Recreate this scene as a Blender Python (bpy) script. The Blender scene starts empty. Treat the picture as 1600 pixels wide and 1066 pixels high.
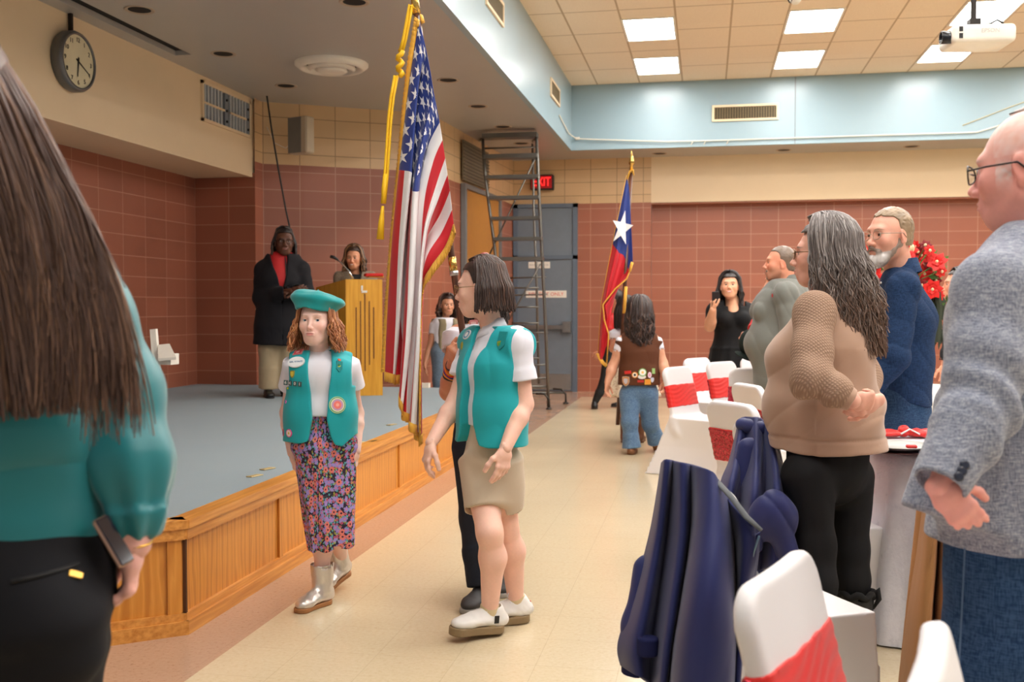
import bpy, math, random, sys
import numpy as np
from mathutils import Vector
from mathutils.bvhtree import BVHTree
random.seed(7); RNG = np.random.RandomState(11)
SC = bpy.context.scene; COL = SC.collection
# ---------------------------------------------------------------- camera, world, exposure
CH = 1.32; FPX = 1590.0; YAW = math.radians(10.8); PITCH = math.radians(-1.9)
cam = bpy.data.cameras.new('camera'); camo = bpy.data.objects.new('camera', cam); COL.objects.link(camo)
camo.location = (0, 0, CH); camo.rotation_euler = (math.pi/2 + PITCH, 0, YAW)
cam.sensor_width = 36; cam.lens = 36*FPX/1600; cam.clip_start = 0.05; cam.clip_end = 100
cam.dof.use_dof = True; cam.dof.focus_distance = 4.15; cam.dof.aperture_fstop = 4.5
SC.camera = camo
SC.view_settings.view_transform = 'Standard'; SC.view_settings.look = 'None'
SC.view_settings.gamma = 1; SC.view_settings.use_curve_mapping = False
SC.view_settings.exposure = 0.08
SC.cycles.use_denoising = True
SC.cycles.max_bounces = 8; SC.cycles.diffuse_bounces = 5; SC.cycles.transparent_max_bounces = 8
SC.cycles.sample_clamp_indirect = 6
W = bpy.data.worlds.new('world'); SC.world = W; W.use_nodes = True
W.node_tree.nodes['Background'].inputs[0].default_value = (1.0, 0.96, 0.92, 1)
W.node_tree.nodes['Background'].inputs[1].default_value = 0.38
PANEL_POWER = 23.0

FW = np.array([-math.sin(YAW)*math.cos(PITCH), math.cos(YAW)*math.cos(PITCH), math.sin(PITCH)])
RT = np.array([math.cos(YAW), math.sin(YAW), 0.0]); UP = np.cross(RT, FW)
CAMP = np.array([0, 0, CH])
def V(*a): return np.array(a if len(a) > 1 else a[0], float)
def ray(px, py): return RT*(px-800)/FPX - UP*(py-533)/FPX + FW
def at(px, py, d): return CAMP + ray(px, py)*d                 # point at forward distance d
def atz(px, py, z=0.0):
    r = ray(px, py); return CAMP + r*((z-CH)/r[2])
def aty(px, py, Y):
    r = ray(px, py); return CAMP + r*(Y/r[1])
def atx(px, py, X):
    r = ray(px, py); return CAMP + r*(X/r[0])
def unit(v): v = V(v); return v/max(np.linalg.norm(v), 1e-9)

# ---------------------------------------------------------------- materials
def lin(c): return tuple(((x/255.0)/12.92 if x/255.0 <= .04045 else ((x/255.0+.055)/1.055)**2.4) for x in c)
class NT:
    def __init__(s, name):
        s.m = bpy.data.materials.new(name); s.m.use_nodes = True; s.t = s.m.node_tree
        s.b = s.t.nodes['Principled BSDF']
    def n(s, typ, ins=None, **kw):
        nd = s.t.nodes.new('ShaderNode'+typ)
        for k, v in kw.items(): setattr(nd, k, v)
        for k, v in (ins or {}).items():
            if isinstance(v, bpy.types.NodeSocket): s.t.links.new(v, nd.inputs[k])
            else: nd.inputs[k].default_value = v
        return nd
    def math(s, op, a, b=0.0, c=0.0):
        return s.n('Math', {0: a, 1: b, 2: c}, operation=op).outputs[0]
    def mix(s, f, a, b, bt='MIX'):
        nd = s.n('Mix', {0: f}, data_type='RGBA', blend_type=bt)
        for i, v in ((6, a), (7, b)):
            if isinstance(v, bpy.types.NodeSocket): s.t.links.new(v, nd.inputs[i])
            else: nd.inputs[i].default_value = tuple(v)+(1,) if len(v) == 3 else v
        return nd.outputs[2]
    def set(s, **kw):
        for k, v in kw.items():
            k = k.replace('_', ' ')
            if isinstance(v, bpy.types.NodeSocket): s.t.links.new(v, s.b.inputs[k])
            else: s.b.inputs[k].default_value = tuple(v)+(1,) if isinstance(v, tuple) and len(v) == 3 and 'Color' in k or k == 'Sheen Tint' and len(v) == 3 else v
    def bump(s, h, strength=.3, dist=.01):
        s.t.links.new(s.n('Bump', {'Height': h, 'Strength': strength, 'Distance': dist}).outputs[0], s.b.inputs['Normal'])
    def obj(s): return s.n('TexCoord').outputs['Object']
    def uv(s): return s.n('TexCoord').outputs['UV']
    def noise(s, co, scale, detail=3, rough=.5, out=0):
        return s.n('TexNoise', {'Vector': co, 'Scale': scale, 'Detail': detail, 'Roughness': rough}).outputs[out]
    def map(s, co, scale=(1,1,1), rot=(0,0,0), loc=(0,0,0)):
        return s.n('Mapping', {'Vector': co, 'Scale': scale, 'Rotation': rot, 'Location': loc}).outputs[0]
    def ramp(s, f, stops, interp='LINEAR'):
        nd = s.n('ValToRGB', {0: f}); cr = nd.color_ramp; cr.interpolation = interp
        while len(cr.elements) < len(stops): cr.elements.new(.5)
        for e, (p, c) in zip(cr.elements, stops):
            e.position = p; e.color = tuple(c)+(1,) if len(c) == 3 else c
        return nd.outputs[0]
_plain = {}
def plain(name, rgb, rough=.6, metal=0.0, **kw):
    if name in _plain: return _plain[name]
    t = NT(name); c = lin(rgb)
    n = t.noise(t.obj(), 9, 3)
    col = t.mix(n, tuple(x*.9 for x in c), tuple(min(1, x*1.1) for x in c))
    t.set(Base_Color=col, Roughness=rough, Metallic=metal, **kw); _plain[name] = t.m
    return t.m
def fabric(name, rgb, scale=900, bump=.15, rough=.85, var=.12, streak=None, sheen=None, rgb2=None):
    sheen = (.15 if sum(rgb) > 200 else 0.0) if sheen is None else sheen
    t = NT(name); c = lin(rgb); co = t.obj()
    n = t.noise(co, 6, 4, .6); n2 = t.noise(co, scale*.25, 2)
    a = tuple(x*(1-var) for x in c); b = tuple(min(1, x*(1+var)) for x in c)
    col = t.mix(n, a, b)
    if rgb2 is not None:
        w = t.noise(t.map(co, (380, 380, 40)), 1, 2); w2 = t.noise(t.map(co, (50, 50, 420)), 1, 2)
        f = t.math('MULTIPLY', t.math('ADD', w, w2), .5)
        col = t.mix(t.ramp(f, [(.40, (0,0,0)), (.60, (1,1,1))]), lin(rgb), lin(rgb2))
    t.set(Base_Color=col, Roughness=rough, Sheen_Weight=sheen)
    if sum(rgb) < 200: t.b.inputs['Specular IOR Level'].default_value = .2
    wv = t.n('TexWave', {'Vector': co, 'Scale': scale*.5, 'Distortion': .5}, wave_type='BANDS', bands_direction='DIAGONAL').outputs[0]
    t.bump(t.math('ADD', wv, t.math('MULTIPLY', n2, 2)), bump, .001)
    return t.m
def colattr(name, rough=.5, sss=0.0, bumpscale=0, bump=.1, spec=.5, **kw):
    t = NT(name); a = t.n('Attribute', attribute_name='Col').outputs[0]
    t.set(Base_Color=a, Roughness=rough, **kw)
    t.b.inputs['Specular IOR Level'].default_value = spec
    if sss:
        t.set(Subsurface_Weight=sss, Subsurface_Scale=.006); t.b.inputs['Subsurface Radius'].default_value = (1, .35, .2)
    if bumpscale: t.bump(t.noise(t.obj(), bumpscale, 3), bump, .001)
    return t.m
M_SKIN = colattr('skin', .48, .12, 350, .12, .4)
M_HAIR = colattr('hair', .42, 0, 0, .1, .55)
M_EYE = colattr('eye', .12, 0, 0, .1, .6)

# ---------------------------------------------------------------- objects
def tag(o, label=None, cat=None, group=None, kind=None):
    if label: o['label'] = label
    if cat: o['category'] = cat
    if group: o['group'] = group
    if kind: o['kind'] = kind
    return o
def empty(name, loc, label=None, cat=None, group=None, rz=0, kind=None):
    o = bpy.data.objects.new(name, None); COL.objects.link(o); o.location = tuple(loc); o.rotation_euler = (0, 0, rz)
    o.empty_display_size = .1
    return tag(o, label, cat, group, kind)
def meshobj(name, verts, faces, mats, parent=None, smooth=True, col=None, uv=None, midx=None, world=True):
    verts = np.asarray(verts, np.float32)
    if parent is not None and world:
        p = parent; off = np.zeros(3)
        while p is not None: off = off + np.array(p.location); p = p.parent
        verts = verts - off.astype(np.float32)
    me = bpy.data.meshes.new(name)
    if isinstance(faces, np.ndarray) and faces.ndim == 2:
        k = faces.shape[1]; nf = len(faces)
        me.vertices.add(len(verts)); me.vertices.foreach_set('co', verts.ravel())
        me.loops.add(nf*k); me.loops.foreach_set('vertex_index', faces.astype(np.int32).ravel())
        me.polygons.add(nf); me.polygons.foreach_set('loop_start', np.arange(0, nf*k, k, dtype=np.int32))
        me.update(calc_edges=True)
    else:
        me.from_pydata(verts.tolist(), [], [list(map(int, f)) for f in faces])
        me.update()
    if smooth: me.polygons.foreach_set('use_smooth', np.ones(len(me.polygons), bool))
    for m in (mats if isinstance(mats, (list, tuple)) else [mats]): me.materials.append(m)
    if midx is not None: me.polygons.foreach_set('material_index', np.asarray(midx, np.int32))
    if col is not None:
        a = me.attributes.new('Col', 'FLOAT_COLOR', 'POINT')
        c = np.ones((len(verts), 4), np.float32); c[:, :3] = col; a.data.foreach_set('color', c.ravel())
    if uv is not None:
        l = me.uv_layers.new(name='UVMap'); vi = np.zeros(len(me.loops), np.int32); me.loops.foreach_get('vertex_index', vi)
        l.data.foreach_set('uv', np.asarray(uv, np.float32)[vi].ravel())
    me.update()
    o = bpy.data.objects.new(name, me); COL.objects.link(o)
    if parent is not None: o.parent = parent
    return o
class MB:                                        # collects simple shapes into one mesh
    def __init__(s): s.v = []; s.f = []; s.n = 0; s.c = []; s.mi = []
    def add(s, v, f, c=None, mi=0):
        v = np.asarray(v, float); s.v.append(v)
        s.f += [[int(i)+s.n for i in q] for q in f]; s.n += len(v); s.mi += [mi]*len(f)
        s.c.append(np.tile(V(c) if c is not None else V(1,1,1), (len(v), 1)) if c is None or np.ndim(c) == 1 else np.asarray(c))
        return s
    def box(s, lo, hi, R=None, o=None, mi=0, c=None, bev=0):
        lo = V(lo); hi = V(hi)
        if bev:
            b = min(bev, *(abs(hi-lo)/2.01)); pts = []; 
            n = 0; v = []; f = []
            ring = lambda z, i: [(lo[0]+i, lo[1]+b, z), (lo[0]+b, lo[1]+i, z), (hi[0]-b, lo[1]+i, z), (hi[0]-i, lo[1]+b, z), (hi[0]-i, hi[1]-b, z), (hi[0]-b, hi[1]-i, z), (lo[0]+b, hi[1]-i, z), (lo[0]+i, hi[1]-b, z)]
            for z, i in ((lo[2], b*.9), (lo[2]+b, 0), (hi[2]-b, 0), (hi[2], b*.9)): v += ring(z, i)
            for r in range(3):
                for k in range(8): f.append((r*8+k, r*8+(k+1) % 8, r*8+8+(k+1) % 8, r*8+8+k))
            f.append(tuple(range(7, -1, -1))); f.append(tuple(range(24, 32)))
            v = V(v)
        else:
            v = V([(x, y, z) for x in (lo[0], hi[0]) for y in (lo[1], hi[1]) for z in (lo[2], hi[2])])
            f = [(0,1,3,2), (4,6,7,5), (0,4,5,1), (2,3,7,6), (0,2,6,4), (1,5,7,3)]
        if R is not None: v = v @ np.asarray(R).T
        if o is not None: v = v + V(o)
        return s.add(v, f, c, mi)
    def tube(s, pts, r, n=8, c=None, mi=0, caps=True, flat=None):
        pts = np.asarray(pts, float); m = len(pts); r = np.broadcast_to(np.asarray(r, float), (m,))
        T = np.gradient(pts, axis=0); T /= np.maximum(np.linalg.norm(T, axis=1, keepdims=True), 1e-9)
        a = V(0, 0, 1) if abs(T[0][2]) < .9 else V(1, 0, 0)
        v = []
        N = unit(np.cross(T[0], a))
        for i in range(m):
            N = unit(N - T[i]*(N@T[i])); B = np.cross(T[i], N)
            for k in range(n):
                t = 2*math.pi*k/n
                v.append(pts[i] + r[i]*(math.cos(t)*N + (flat or 1)*math.sin(t)*B))
        f = [(i*n+k, i*n+(k+1) % n, (i+1)*n+(k+1) % n, (i+1)*n+k) for i in range(m-1) for k in range(n)]
        if caps: f += [tuple(range(n-1, -1, -1)), tuple(range((m-1)*n, m*n))]
        if c is not None and np.ndim(c) == 2: c = np.repeat(np.asarray(c), n, axis=0)
        return s.add(v, f, c, mi)
    def lathe(s, prof, o=(0,0,0), n=32, R=None, c=None, mi=0):
        v = []
        for rr, z in prof:
            for k in range(n):
                t = 2*math.pi*k/n; v.append((rr*math.cos(t), rr*math.sin(t), z))
        v = V(v)
        if R is not None: v = v @ np.asarray(R).T
        v = v + V(o); m = len(prof)
        f = [(i*n+k, i*n+(k+1) % n, (i+1)*n+(k+1) % n, (i+1)*n+k) for i in range(m-1) for k in range(n)]
        return s.add(v, f, c, mi)
    def ball(s, c0, r, n=12, c=None, mi=0, R=None):
        r = V(r, r, r) if np.ndim(r) == 0 else V(r)
        v = V([(math.sin(math.pi*i/n)*math.cos(2*math.pi*j/n), math.sin(math.pi*i/n)*math.sin(2*math.pi*j/n), math.cos(math.pi*i/n)) for i in range(n+1) for j in range(n)])*r
        if R is not None: v = v @ np.asarray(R).T
        f = [(i*n+j, (i+1)*n+j, (i+1)*n+(j+1) % n, i*n+(j+1) % n) for i in range(n) for j in range(n)]
        return s.add(v+V(c0), f, c, mi)
    def poly(s, pts, th, nrm, c=None, mi=0):      # extruded polygon
        pts = np.asarray(pts, float); k = len(pts); nn = unit(nrm)*th
        v = np.vstack([pts, pts+nn])
        f = [tuple(range(k-1, -1, -1)), tuple(range(k, 2*k))]+[(i, (i+1) % k, k+(i+1) % k, k+i) for i in range(k)]
        return s.add(v, f, c, mi)
    def build(s, name, mats, parent=None, smooth=False, col=False, world=True):
        return meshobj(name, np.vstack(s.v), s.f, mats, parent, smooth, np.vstack(s.c) if col else None, None, s.mi, world)
def smooth_angle(o, deg=40):
    m = o.data; m.polygons.foreach_set('use_smooth', np.ones(len(m.polygons), bool))
    try: m.set_sharp_from_angle(angle=math.radians(deg))
    except Exception: pass
    return o
def frame(z, x=None):
    z = unit(z); x = V(1, 0, 0) if x is None else V(x)
    if abs(x@z) > .99: x = V(0, 1, 0)
    x = unit(x - z*(x@z)); y = np.cross(z, x)
    return np.stack([x, y, z], 1)                # columns

# ---------------------------------------------------------------- implicit sculpting
class Pr:
    def __init__(s, f, lo, hi, k=.02, op='u'): s.f = f; s.lo = V(lo); s.hi = V(hi); s.k = k; s.op = op
    def neg(s, k=None): return Pr(s.f, s.lo, s.hi, s.k if k is None else k, 's')
def rc(a, b, ra, rb=None, k=.02):
    a = V(a); b = V(b); rb = ra if rb is None else rb; ab = b-a; L2 = max(ab@ab, 1e-12)
    def f(P):
        t = np.clip(((P-a)@ab)/L2, 0, 1)
        return np.linalg.norm(P-a-t[:, None]*ab, axis=1) - (ra+(rb-ra)*t)
    r = max(ra, rb); return Pr(f, np.minimum(a, b)-r, np.maximum(a, b)+r, k)
def ell(c, r, R=None, k=.02):
    c = V(c); r = V(r)
    def f(P):
        q = P-c
        if R is not None: q = q @ R
        k0 = np.linalg.norm(q/r, axis=1); k1 = np.linalg.norm(q/(r*r), axis=1)
        return k0*(k0-1)/np.maximum(k1, 1e-6)
    m = r.max() if R is not None else r
    return Pr(f, c-m, c+m, k)
def ec(a, b, ra, rb, side=(1,0,0), k=.03, cap=None):      # elliptical cone, side = direction of first radius
    a = V(a); b = V(b); ax = b-a; L = max(np.linalg.norm(ax), 1e-6); Rm = frame(ax, side)
    def f(P):
        q = (P-a) @ Rm; t = np.clip(q[:, 2]/L, 0, 1)
        rx = ra[0]+(rb[0]-ra[0])*t; ry = ra[1]+(rb[1]-ra[1])*t; rz = np.minimum(rx, ry) if cap is None else cap
        ez = q[:, 2]-t*L
        x, y, z = q[:, 0]/rx, q[:, 1]/ry, ez/rz
        k0 = np.sqrt(x*x+y*y+z*z); k1 = np.sqrt((x/rx)**2+(y/ry)**2+(z/rz)**2)
        return k0*(k0-1)/np.maximum(k1, 1e-6)
    m = max(*ra, *rb); return Pr(f, np.minimum(a, b)-m, np.maximum(a, b)+m, k)
def bx(c, h, R=None, r=.01, k=.01):
    c = V(c); h = V(h)
    def f(P):
        q = P-c
        if R is not None: q = q @ R
        q = np.abs(q)-h+r
        return np.linalg.norm(np.maximum(q, 0), axis=1)+np.minimum(q.max(1), 0)-r
    m = np.linalg.norm(h) if R is not None else h
    return Pr(f, c-m, c+m, k)
def cut(p, n, k=.004):                            # removes the side n points to
    p = V(p); n = unit(n); return Pr(lambda P: -((P-p)@n), p, p, k, 's')
def cutf(f, k=.004): return Pr(f, V(0,0,0), V(0,0,0), k, 's')      # removes where f<0
def chain(pts, rad, k=.02):
    return [rc(pts[i], pts[i+1], rad[i], rad[i+1], k) for i in range(len(pts)-1)]
def smin(a, b, k):
    h = np.maximum(k-np.abs(a-b), 0)/k; return np.minimum(a, b)-h*h*k*.25
def sculpt(prims, vox, disp=None, amp=0.0, lo=None, hi=None):
    B = 8; us = [p for p in prims if p.op == 'u']
    L = np.min([p.lo for p in us], 0)-3*vox-amp-.01; Hh = np.max([p.hi for p in us], 0)+3*vox+amp+.01
    if lo is not None: L = np.maximum(L, lo)
    if hi is not None: Hh = np.minimum(Hh, hi)
    nb = np.maximum(np.ceil((Hh-L)/(vox*B)).astype(int), 1)
    ii = np.stack(np.meshgrid(*[np.arange(n) for n in nb], indexing='ij'), -1).reshape(-1, 3)
    C = L+(ii*B+(B-1)/2)*vox; r = B*vox*.87; kmax = max(p.k for p in prims)
    D = [p.f(C) for p in prims]; du = np.full(len(C), 1e3); comb = np.full(len(C), 1e3)
    for p, d in zip(prims, D):
        if p.op == 'u': du = np.minimum(du, d); comb = np.minimum(comb, d)
        else: comb = np.maximum(comb, -d)
    act = np.abs(comb) < r*1.35+kmax*.5+amp
    n = nb*B; G = np.empty(tuple(n), np.float32)
    G6 = G.reshape(nb[0], B, nb[1], B, nb[2], B)
    Gb = np.where(comb > 0, 1., -1.).reshape(tuple(nb)); G6[:] = Gb[:, None, :, None, :, None]
    ai = np.nonzero(act)[0]
    if not len(ai): return np.zeros((0, 3)), np.zeros((0, 4), int)
    oo = np.stack(np.meshgrid(*[np.arange(B)]*3, indexing='ij'), -1).reshape(-1, 3)
    CH_ = 4000
    for s0 in range(0, len(ai), CH_):
        a = ai[s0:s0+CH_]
        P = L+(ii[a][:, None, :]*B+oo[None])*vox; val = np.full((len(a), B**3), 1e3)
        for p, d in zip(prims, D):
            dc = d[a]
            if p.op == 'u': m = dc < du[a]+2.6*r+p.k
            else: m = dc < 2.6*r+p.k
            if not m.any(): continue
            f = p.f(P[m].reshape(-1, 3)).reshape(-1, B**3)
            if p.op == 'u': val[m] = smin(val[m], f, p.k)
            else: val[m] = -smin(-val[m], f, p.k)
        if disp is not None: val += disp(P.reshape(-1, 3)).reshape(val.shape)
        b = ii[a]
        G6[b[:, 0], :, b[:, 1], :, b[:, 2], :] = val.reshape(-1, B, B, B)
    return nets(G, L, vox)
def nets(G, L, vox):
    S = G < 0; n = np.array(G.shape)
    c = np.zeros(tuple(n-1), np.int8)
    for dx in (0, 1):
        for dy in (0, 1):
            for dz in (0, 1): c += S[dx:n[0]-1+dx, dy:n[1]-1+dy, dz:n[2]-1+dz]
    cells = np.stack(np.nonzero((c > 0) & (c < 8)), 1)
    idx = -np.ones(tuple(n-1), np.int32); idx[cells[:, 0], cells[:, 1], cells[:, 2]] = np.arange(len(cells))
    acc = np.zeros((len(cells), 3)); cnt = np.zeros(len(cells)); x, y, z = cells.T
    g = lambda o: G[x+o[0], y+o[1], z+o[2]]
    cor = [(i, j, k) for i in (0, 1) for j in (0, 1) for k in (0, 1)]
    for a in cor:
        for ax in range(3):
            if a[ax]: continue
            b = list(a); b[ax] = 1; ga, gb = g(a), g(b); m = (ga < 0) != (gb < 0)
            t = np.where(m, ga/np.where(m, ga-gb, 1), 0)
            pt = np.tile(np.array(a, float), (len(cells), 1)); pt[:, ax] += t
            acc[m] += pt[m]; cnt[m] += 1
    vv = L+(cells+acc/np.maximum(cnt, 1)[:, None])*vox
    F = []
    for ax in range(3):
        u, w = (ax+1) % 3, (ax+2) % 3
        sl0 = [slice(None)]*3; sl1 = [slice(None)]*3; sl0[ax] = slice(0, n[ax]-1); sl1[ax] = slice(1, n[ax])
        a, b = S[tuple(sl0)], S[tuple(sl1)]; e = np.stack(np.nonzero(a != b), 1)
        e = e[(e[:, u] > 0) & (e[:, w] > 0) & (e[:, u] < n[u]-1) & (e[:, w] < n[w]-1)]
        if not len(e): continue
        def ix(du, dw):
            q = e.copy(); q[:, u] -= du; q[:, w] -= dw; return idx[q[:, 0], q[:, 1], q[:, 2]]
        q = np.stack([ix(1, 1), ix(0, 1), ix(0, 0), ix(1, 0)], 1)
        fl = S[e[:, 0], e[:, 1], e[:, 2]]; q[~fl] = q[~fl][:, ::-1]
        F.append(q)
    F = np.vstack(F) if F else np.zeros((0, 4), int)
    F = F[(F >= 0).all(1)]
    return vv, F
def relax(v, f, n=1, w=.5):
    for _ in range(n):
        acc = np.zeros_like(v); cnt = np.zeros(len(v))
        for k in range(4):
            a, b = f[:, k], f[:, (k+1) % 4]
            for q, p in ((a, b), (b, a)):
                for c in range(3): acc[:, c] += np.bincount(q, v[p, c], len(v))
                cnt += np.bincount(q, minlength=len(v))
        m = cnt > 0; v = v.copy(); v[m] += w*(acc[m]/cnt[m][:, None]-v[m])
    return v
def sob(name, prims, vox, mats, parent, disp=None, amp=0.0, colf=None, rel=1):
    v, f = sculpt(prims, vox, disp, amp); v = relax(v, f, rel)
    return meshobj(name, v, f, mats, parent, True, None if colf is None else colf(v))
def wn(P, fr, sd=0.0):                            # smooth cheap 3-D noise in -1..1
    x, y, z = (P*fr).T; s = sd
    a = np.sin(x*1.0+1.3*np.sin(y*.9+s)+s*1.7)*np.cos(z*1.1+1.1*np.sin(x*.8+2.1+s))
    b = np.sin(y*1.23+1.2*np.sin(z*1.07+s*2.3)+.7)*np.cos(x*.93+.8*np.sin(z*.71-s))
    return (a+b)*.5
def crease(a, w=.6): return .5-np.abs(np.sin(a))**w
def folds(fr, amp, stretch=(1,1,1), sd=0.0, sharp=True, R=None):
    st = V(stretch)
    def f(P):
        Q = (P if R is None else P @ R)*st
        a = wn(Q, fr, sd)+.5*wn(Q, fr*2.1, sd+3)
        if sharp: a = 1-2*np.abs(np.clip(a, -1, 1))**.8
        return a*amp*.6
    return f

# ---------------------------------------------------------------- people
def hand(w, d, n, side, L=.18, curl=(.35,.35,.4,.45), thumb=.4, spread=.06, k=.006):
    """w wrist, d towards fingers, n the way the palm faces, side +1/-1 thumb side"""
    w = V(w); d = unit(d); n = unit(V(n)-d*(V(n)@d)); t = np.cross(n, d)*side; s = L/.18; pr = []
    pr.append(ec(w-d*.01*s, w+d*.03*s, (.026*s, .019*s), (.034*s, .016*s), t, .015))
    pr.append(ec(w+d*.03*s, w+d*.078*s, (.034*s, .016*s), (.039*s, .0125*s), t, .015))
    pr.append(rc(w+d*.02*s+t*.018*s+n*.006*s, w+d*.05*s+t*.03*s+n*.008*s, .015*s, .012*s, .012))
    for i, (ln, off, r) in enumerate(((.070, .029, .0088), (.078, .010, .0092), (.073, -.010, .0088), (.057, -.028, .0078))):
        b = w+d*(.082-.004*abs(i-1.2))*s+t*off*s; a = 0
        dd = unit(d+t*(off*spread*30)); cu = curl[i] if np.ndim(curl) else curl
        for j, (fl, rr) in enumerate(((.45, 1), (.31, .93), (.26, .85))):
            a += cu*(1.0, 1.15, .8)[j]*1.0
            e = b+(dd*math.cos(a)+n*math.sin(a))*ln*fl*s
            pr.append(rc(b, e, r*rr*s, r*rr*.93*s, k if j else .010)); b = e
    b = w+d*.022*s+t*.024*s+n*.004*s
    for ln, dr in ((.040, t*.75+d*.75+n*thumb*.6), (.032, t*.35+d*.95+n*thumb), (.027, t*.05+d+n*thumb*1.2)):
        e = b+unit(dr)*ln*s; pr.append(rc(b, e, .0115*s, .0098*s, .007)); b = e
    return pr

def head_prims(c, R, s, g):
    """c centre, R columns = (left, forward, up); s scale; g dict of tweaks"""
    T = lambda x, y, z: V(c)+R@(V(x, y, z)*s); jw = g.get('jaw', 1.0); nz = g.get('nose', 1.0); fat = g.get('fat', 0.0)
    E = lambda p, r, k: ell(T(*p), V(r)*s, R, k*s)
    pr = [E((0, -.014, .030), (.0755, .093, .087), .02), E((0, .026, -.030), (.061*(1+fat*.5), .066, .084), .04),
          E((0, .058, -.094), (.028*jw, .028, .024), .035)]
    for q in (-1, 1):
        pr += [rc(T(q*.047*jw, .0, -.062), T(q*.020, .056, -.095), .020*s*(1+fat), .018*s*(1+fat), .03*s),
               E((q*.040, .060, -.030), (.022*(1+fat), .022, .022), .03)]
    pr += [rc(T(-.032, .077, .020), T(.032, .077, .020), .013*s, .013*s, .02*s)]
    for q in (-1, 1):
        pr.append(E((q*.031, .096, .001), (.019, .014, .012), .012).neg())
        pr.append(E((q*.031, .0735, -.001), (.0150, .0150, .0128), .004))
        pr.append(E((q*.0315, .0895, -.0012), (.0125, .010, .0046), .0015).neg())
    pr += [rc(T(0, .084, .010), T(0, .104*1, -.030), .0075*s, .010*s*nz, .012*s), E((0, .108, -.036), (.0115*nz, .0115*nz, .0095*nz), .008)]
    for q in (-1, 1): pr += [E((q*.0125*nz, .100, -.041), (.0075*nz, .010, .0075), .006)]
    sm = g.get('smile', 0)
    pr += [E((0, .085, -.068), (.030, .012, .022), .015), E((0, .0955, -.0635), (.0222*(1+sm*.25), .0075, .0048), .004), E((0, .0950, -.0735), (.020*(1+sm*.3), .0085, .0060), .004)]
    m = g.get('mouth', .0011)
    pr.append(E((0, .106, -.0685), (.023*(1+sm*.2), .009, m), .002).neg())
    if not g.get('noear'):
        for q in (-1, 1):
            Re = R @ frame((0, .25, 1), (1, -.35*q, 0))
            pr += [ell(T(q*.078, -.008, -.010), V(.0065, .019, .031)*s, Re, .008*s), ell(T(q*.0865, -.003, -.008), V(.004, .011, .019)*s, Re, .004*s).neg(),
                   ell(T(q*.0775, -.002, -.034), V(.0055, .009, .010)*s, Re, .006*s)]
    return pr, T
def skin_color(base, T, R, c, s, g):
    base = V(lin(base)); lipc = V(lin(g.get('lips', (190, 110, 105)))); brow = V(lin(g.get('brow', (90, 60, 40)))); blush = g.get('blush', .25)
    def f(P):
        Q = ((P-V(c)) @ R)/s; n = wn(P, 60)*.03+wn(P, 300, 2)*.025
        C = np.tile(base, (len(P), 1))*(1+n[:, None])
        def blob(p, r): return np.exp(-(((Q-V(p))/V(r))**2).sum(1))
        bl = np.zeros(len(P))
        for q in (-1, 1): bl += blob((q*.042, .075, -.032), (.022, .03, .02))+blob((q*.08, -.005, -.015), (.014, .03, .035))*.8
        bl += blob((0, .112, -.037), (.014, .02, .012))*.9; bl = np.clip(bl*blush, 0, 1)
        C = C*(1-bl[:, None])+C*V(1.1, .62, .58)*bl[:, None]
        sm = g.get('smile', 0)
        l = np.clip(2.2*np.exp(-((Q[:, 0]/(.0226*(1+sm*.25)))**4+((Q[:, 2]+.0685-sm*.18*Q[:, 0]**2*40)/.0092)**4))-1.0, 0, 1)*(Q[:, 1] > .06)
        C = C*(1-l[:, None]*.8)+lipc*l[:, None]*.8
        if g.get('teeth'):
            t = (np.abs(Q[:, 0]) < .015) & (np.abs(Q[:, 2]+.0685) < .0034) & (Q[:, 1] > .07); C[t] = (.85, .82, .78)
        for q in (-1, 1):
            x = Q[:, 0]*q; zc = .0195+.004*np.sin(np.clip((x-.012)/.036, 0, 1)*3.0)
            b = np.clip(1.6*np.exp(-(((x-.031)/.020)**6+((Q[:, 2]-zc)/.0034)**4))-.3, 0, 1)*(Q[:, 1] > .05)
            C = C*(1-b[:, None]*g.get('browa', .75))+brow*b[:, None]*g.get('browa', .75)
            e = np.clip(1.5*np.exp(-(((x-.0315)/.0155)**4+((Q[:, 2]-.0040)/.0022)**4))-.4, 0, 1)*(Q[:, 1] > .07)
            C = C*(1-e[:, None]*.6)+brow*.5*e[:, None]*.6
        if 'stubble' in g:
            sb = (1/(1+np.exp((Q[:, 2]+.045)/.008)))*(Q[:, 1] > .0)*(1/(1+np.exp((Q[:, 2]*-1-.15)/.01)))
            a = sb*g['stubble'][1]; C = C*(1-a[:, None])+V(lin(g['stubble'][0]))*a[:, None]
        if 'extra' in g: C = g['extra'](Q, C)
        return np.clip(C, 0, 1)
    return f
def eyes(parent, T, R, s, iris=(90, 60, 40), look=(0, 1, 0)):
    m = MB(); lk = unit(R @ unit(look)); Rf = frame(lk)
    n = 16
    for q in (-1, 1):
        c = T(q*.0315, .0735, -.001); r = .0138*s; v = []; col = []
        for i in range(n+1):
            a = math.pi*i/n*.62 if i < n else math.pi*.62
            for j in range(n):
                b = 2*math.pi*j/n
                v.append(c+Rf@(V(math.sin(a)*math.cos(b), math.sin(a)*math.sin(b), math.cos(a))*r))
                col.append(lin((14, 10, 10)) if i <= 2 else lin(iris) if i <= 4 else lin((212, 204, 198)))
        f = [(i*n+j, (i+1)*n+j, (i+1)*n+(j+1) % n, i*n+(j+1) % n) for i in range(n) for j in range(n)]
        m.add(v, f, np.array(col))
    return m.build('eye', M_EYE, parent, True, True)

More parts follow.
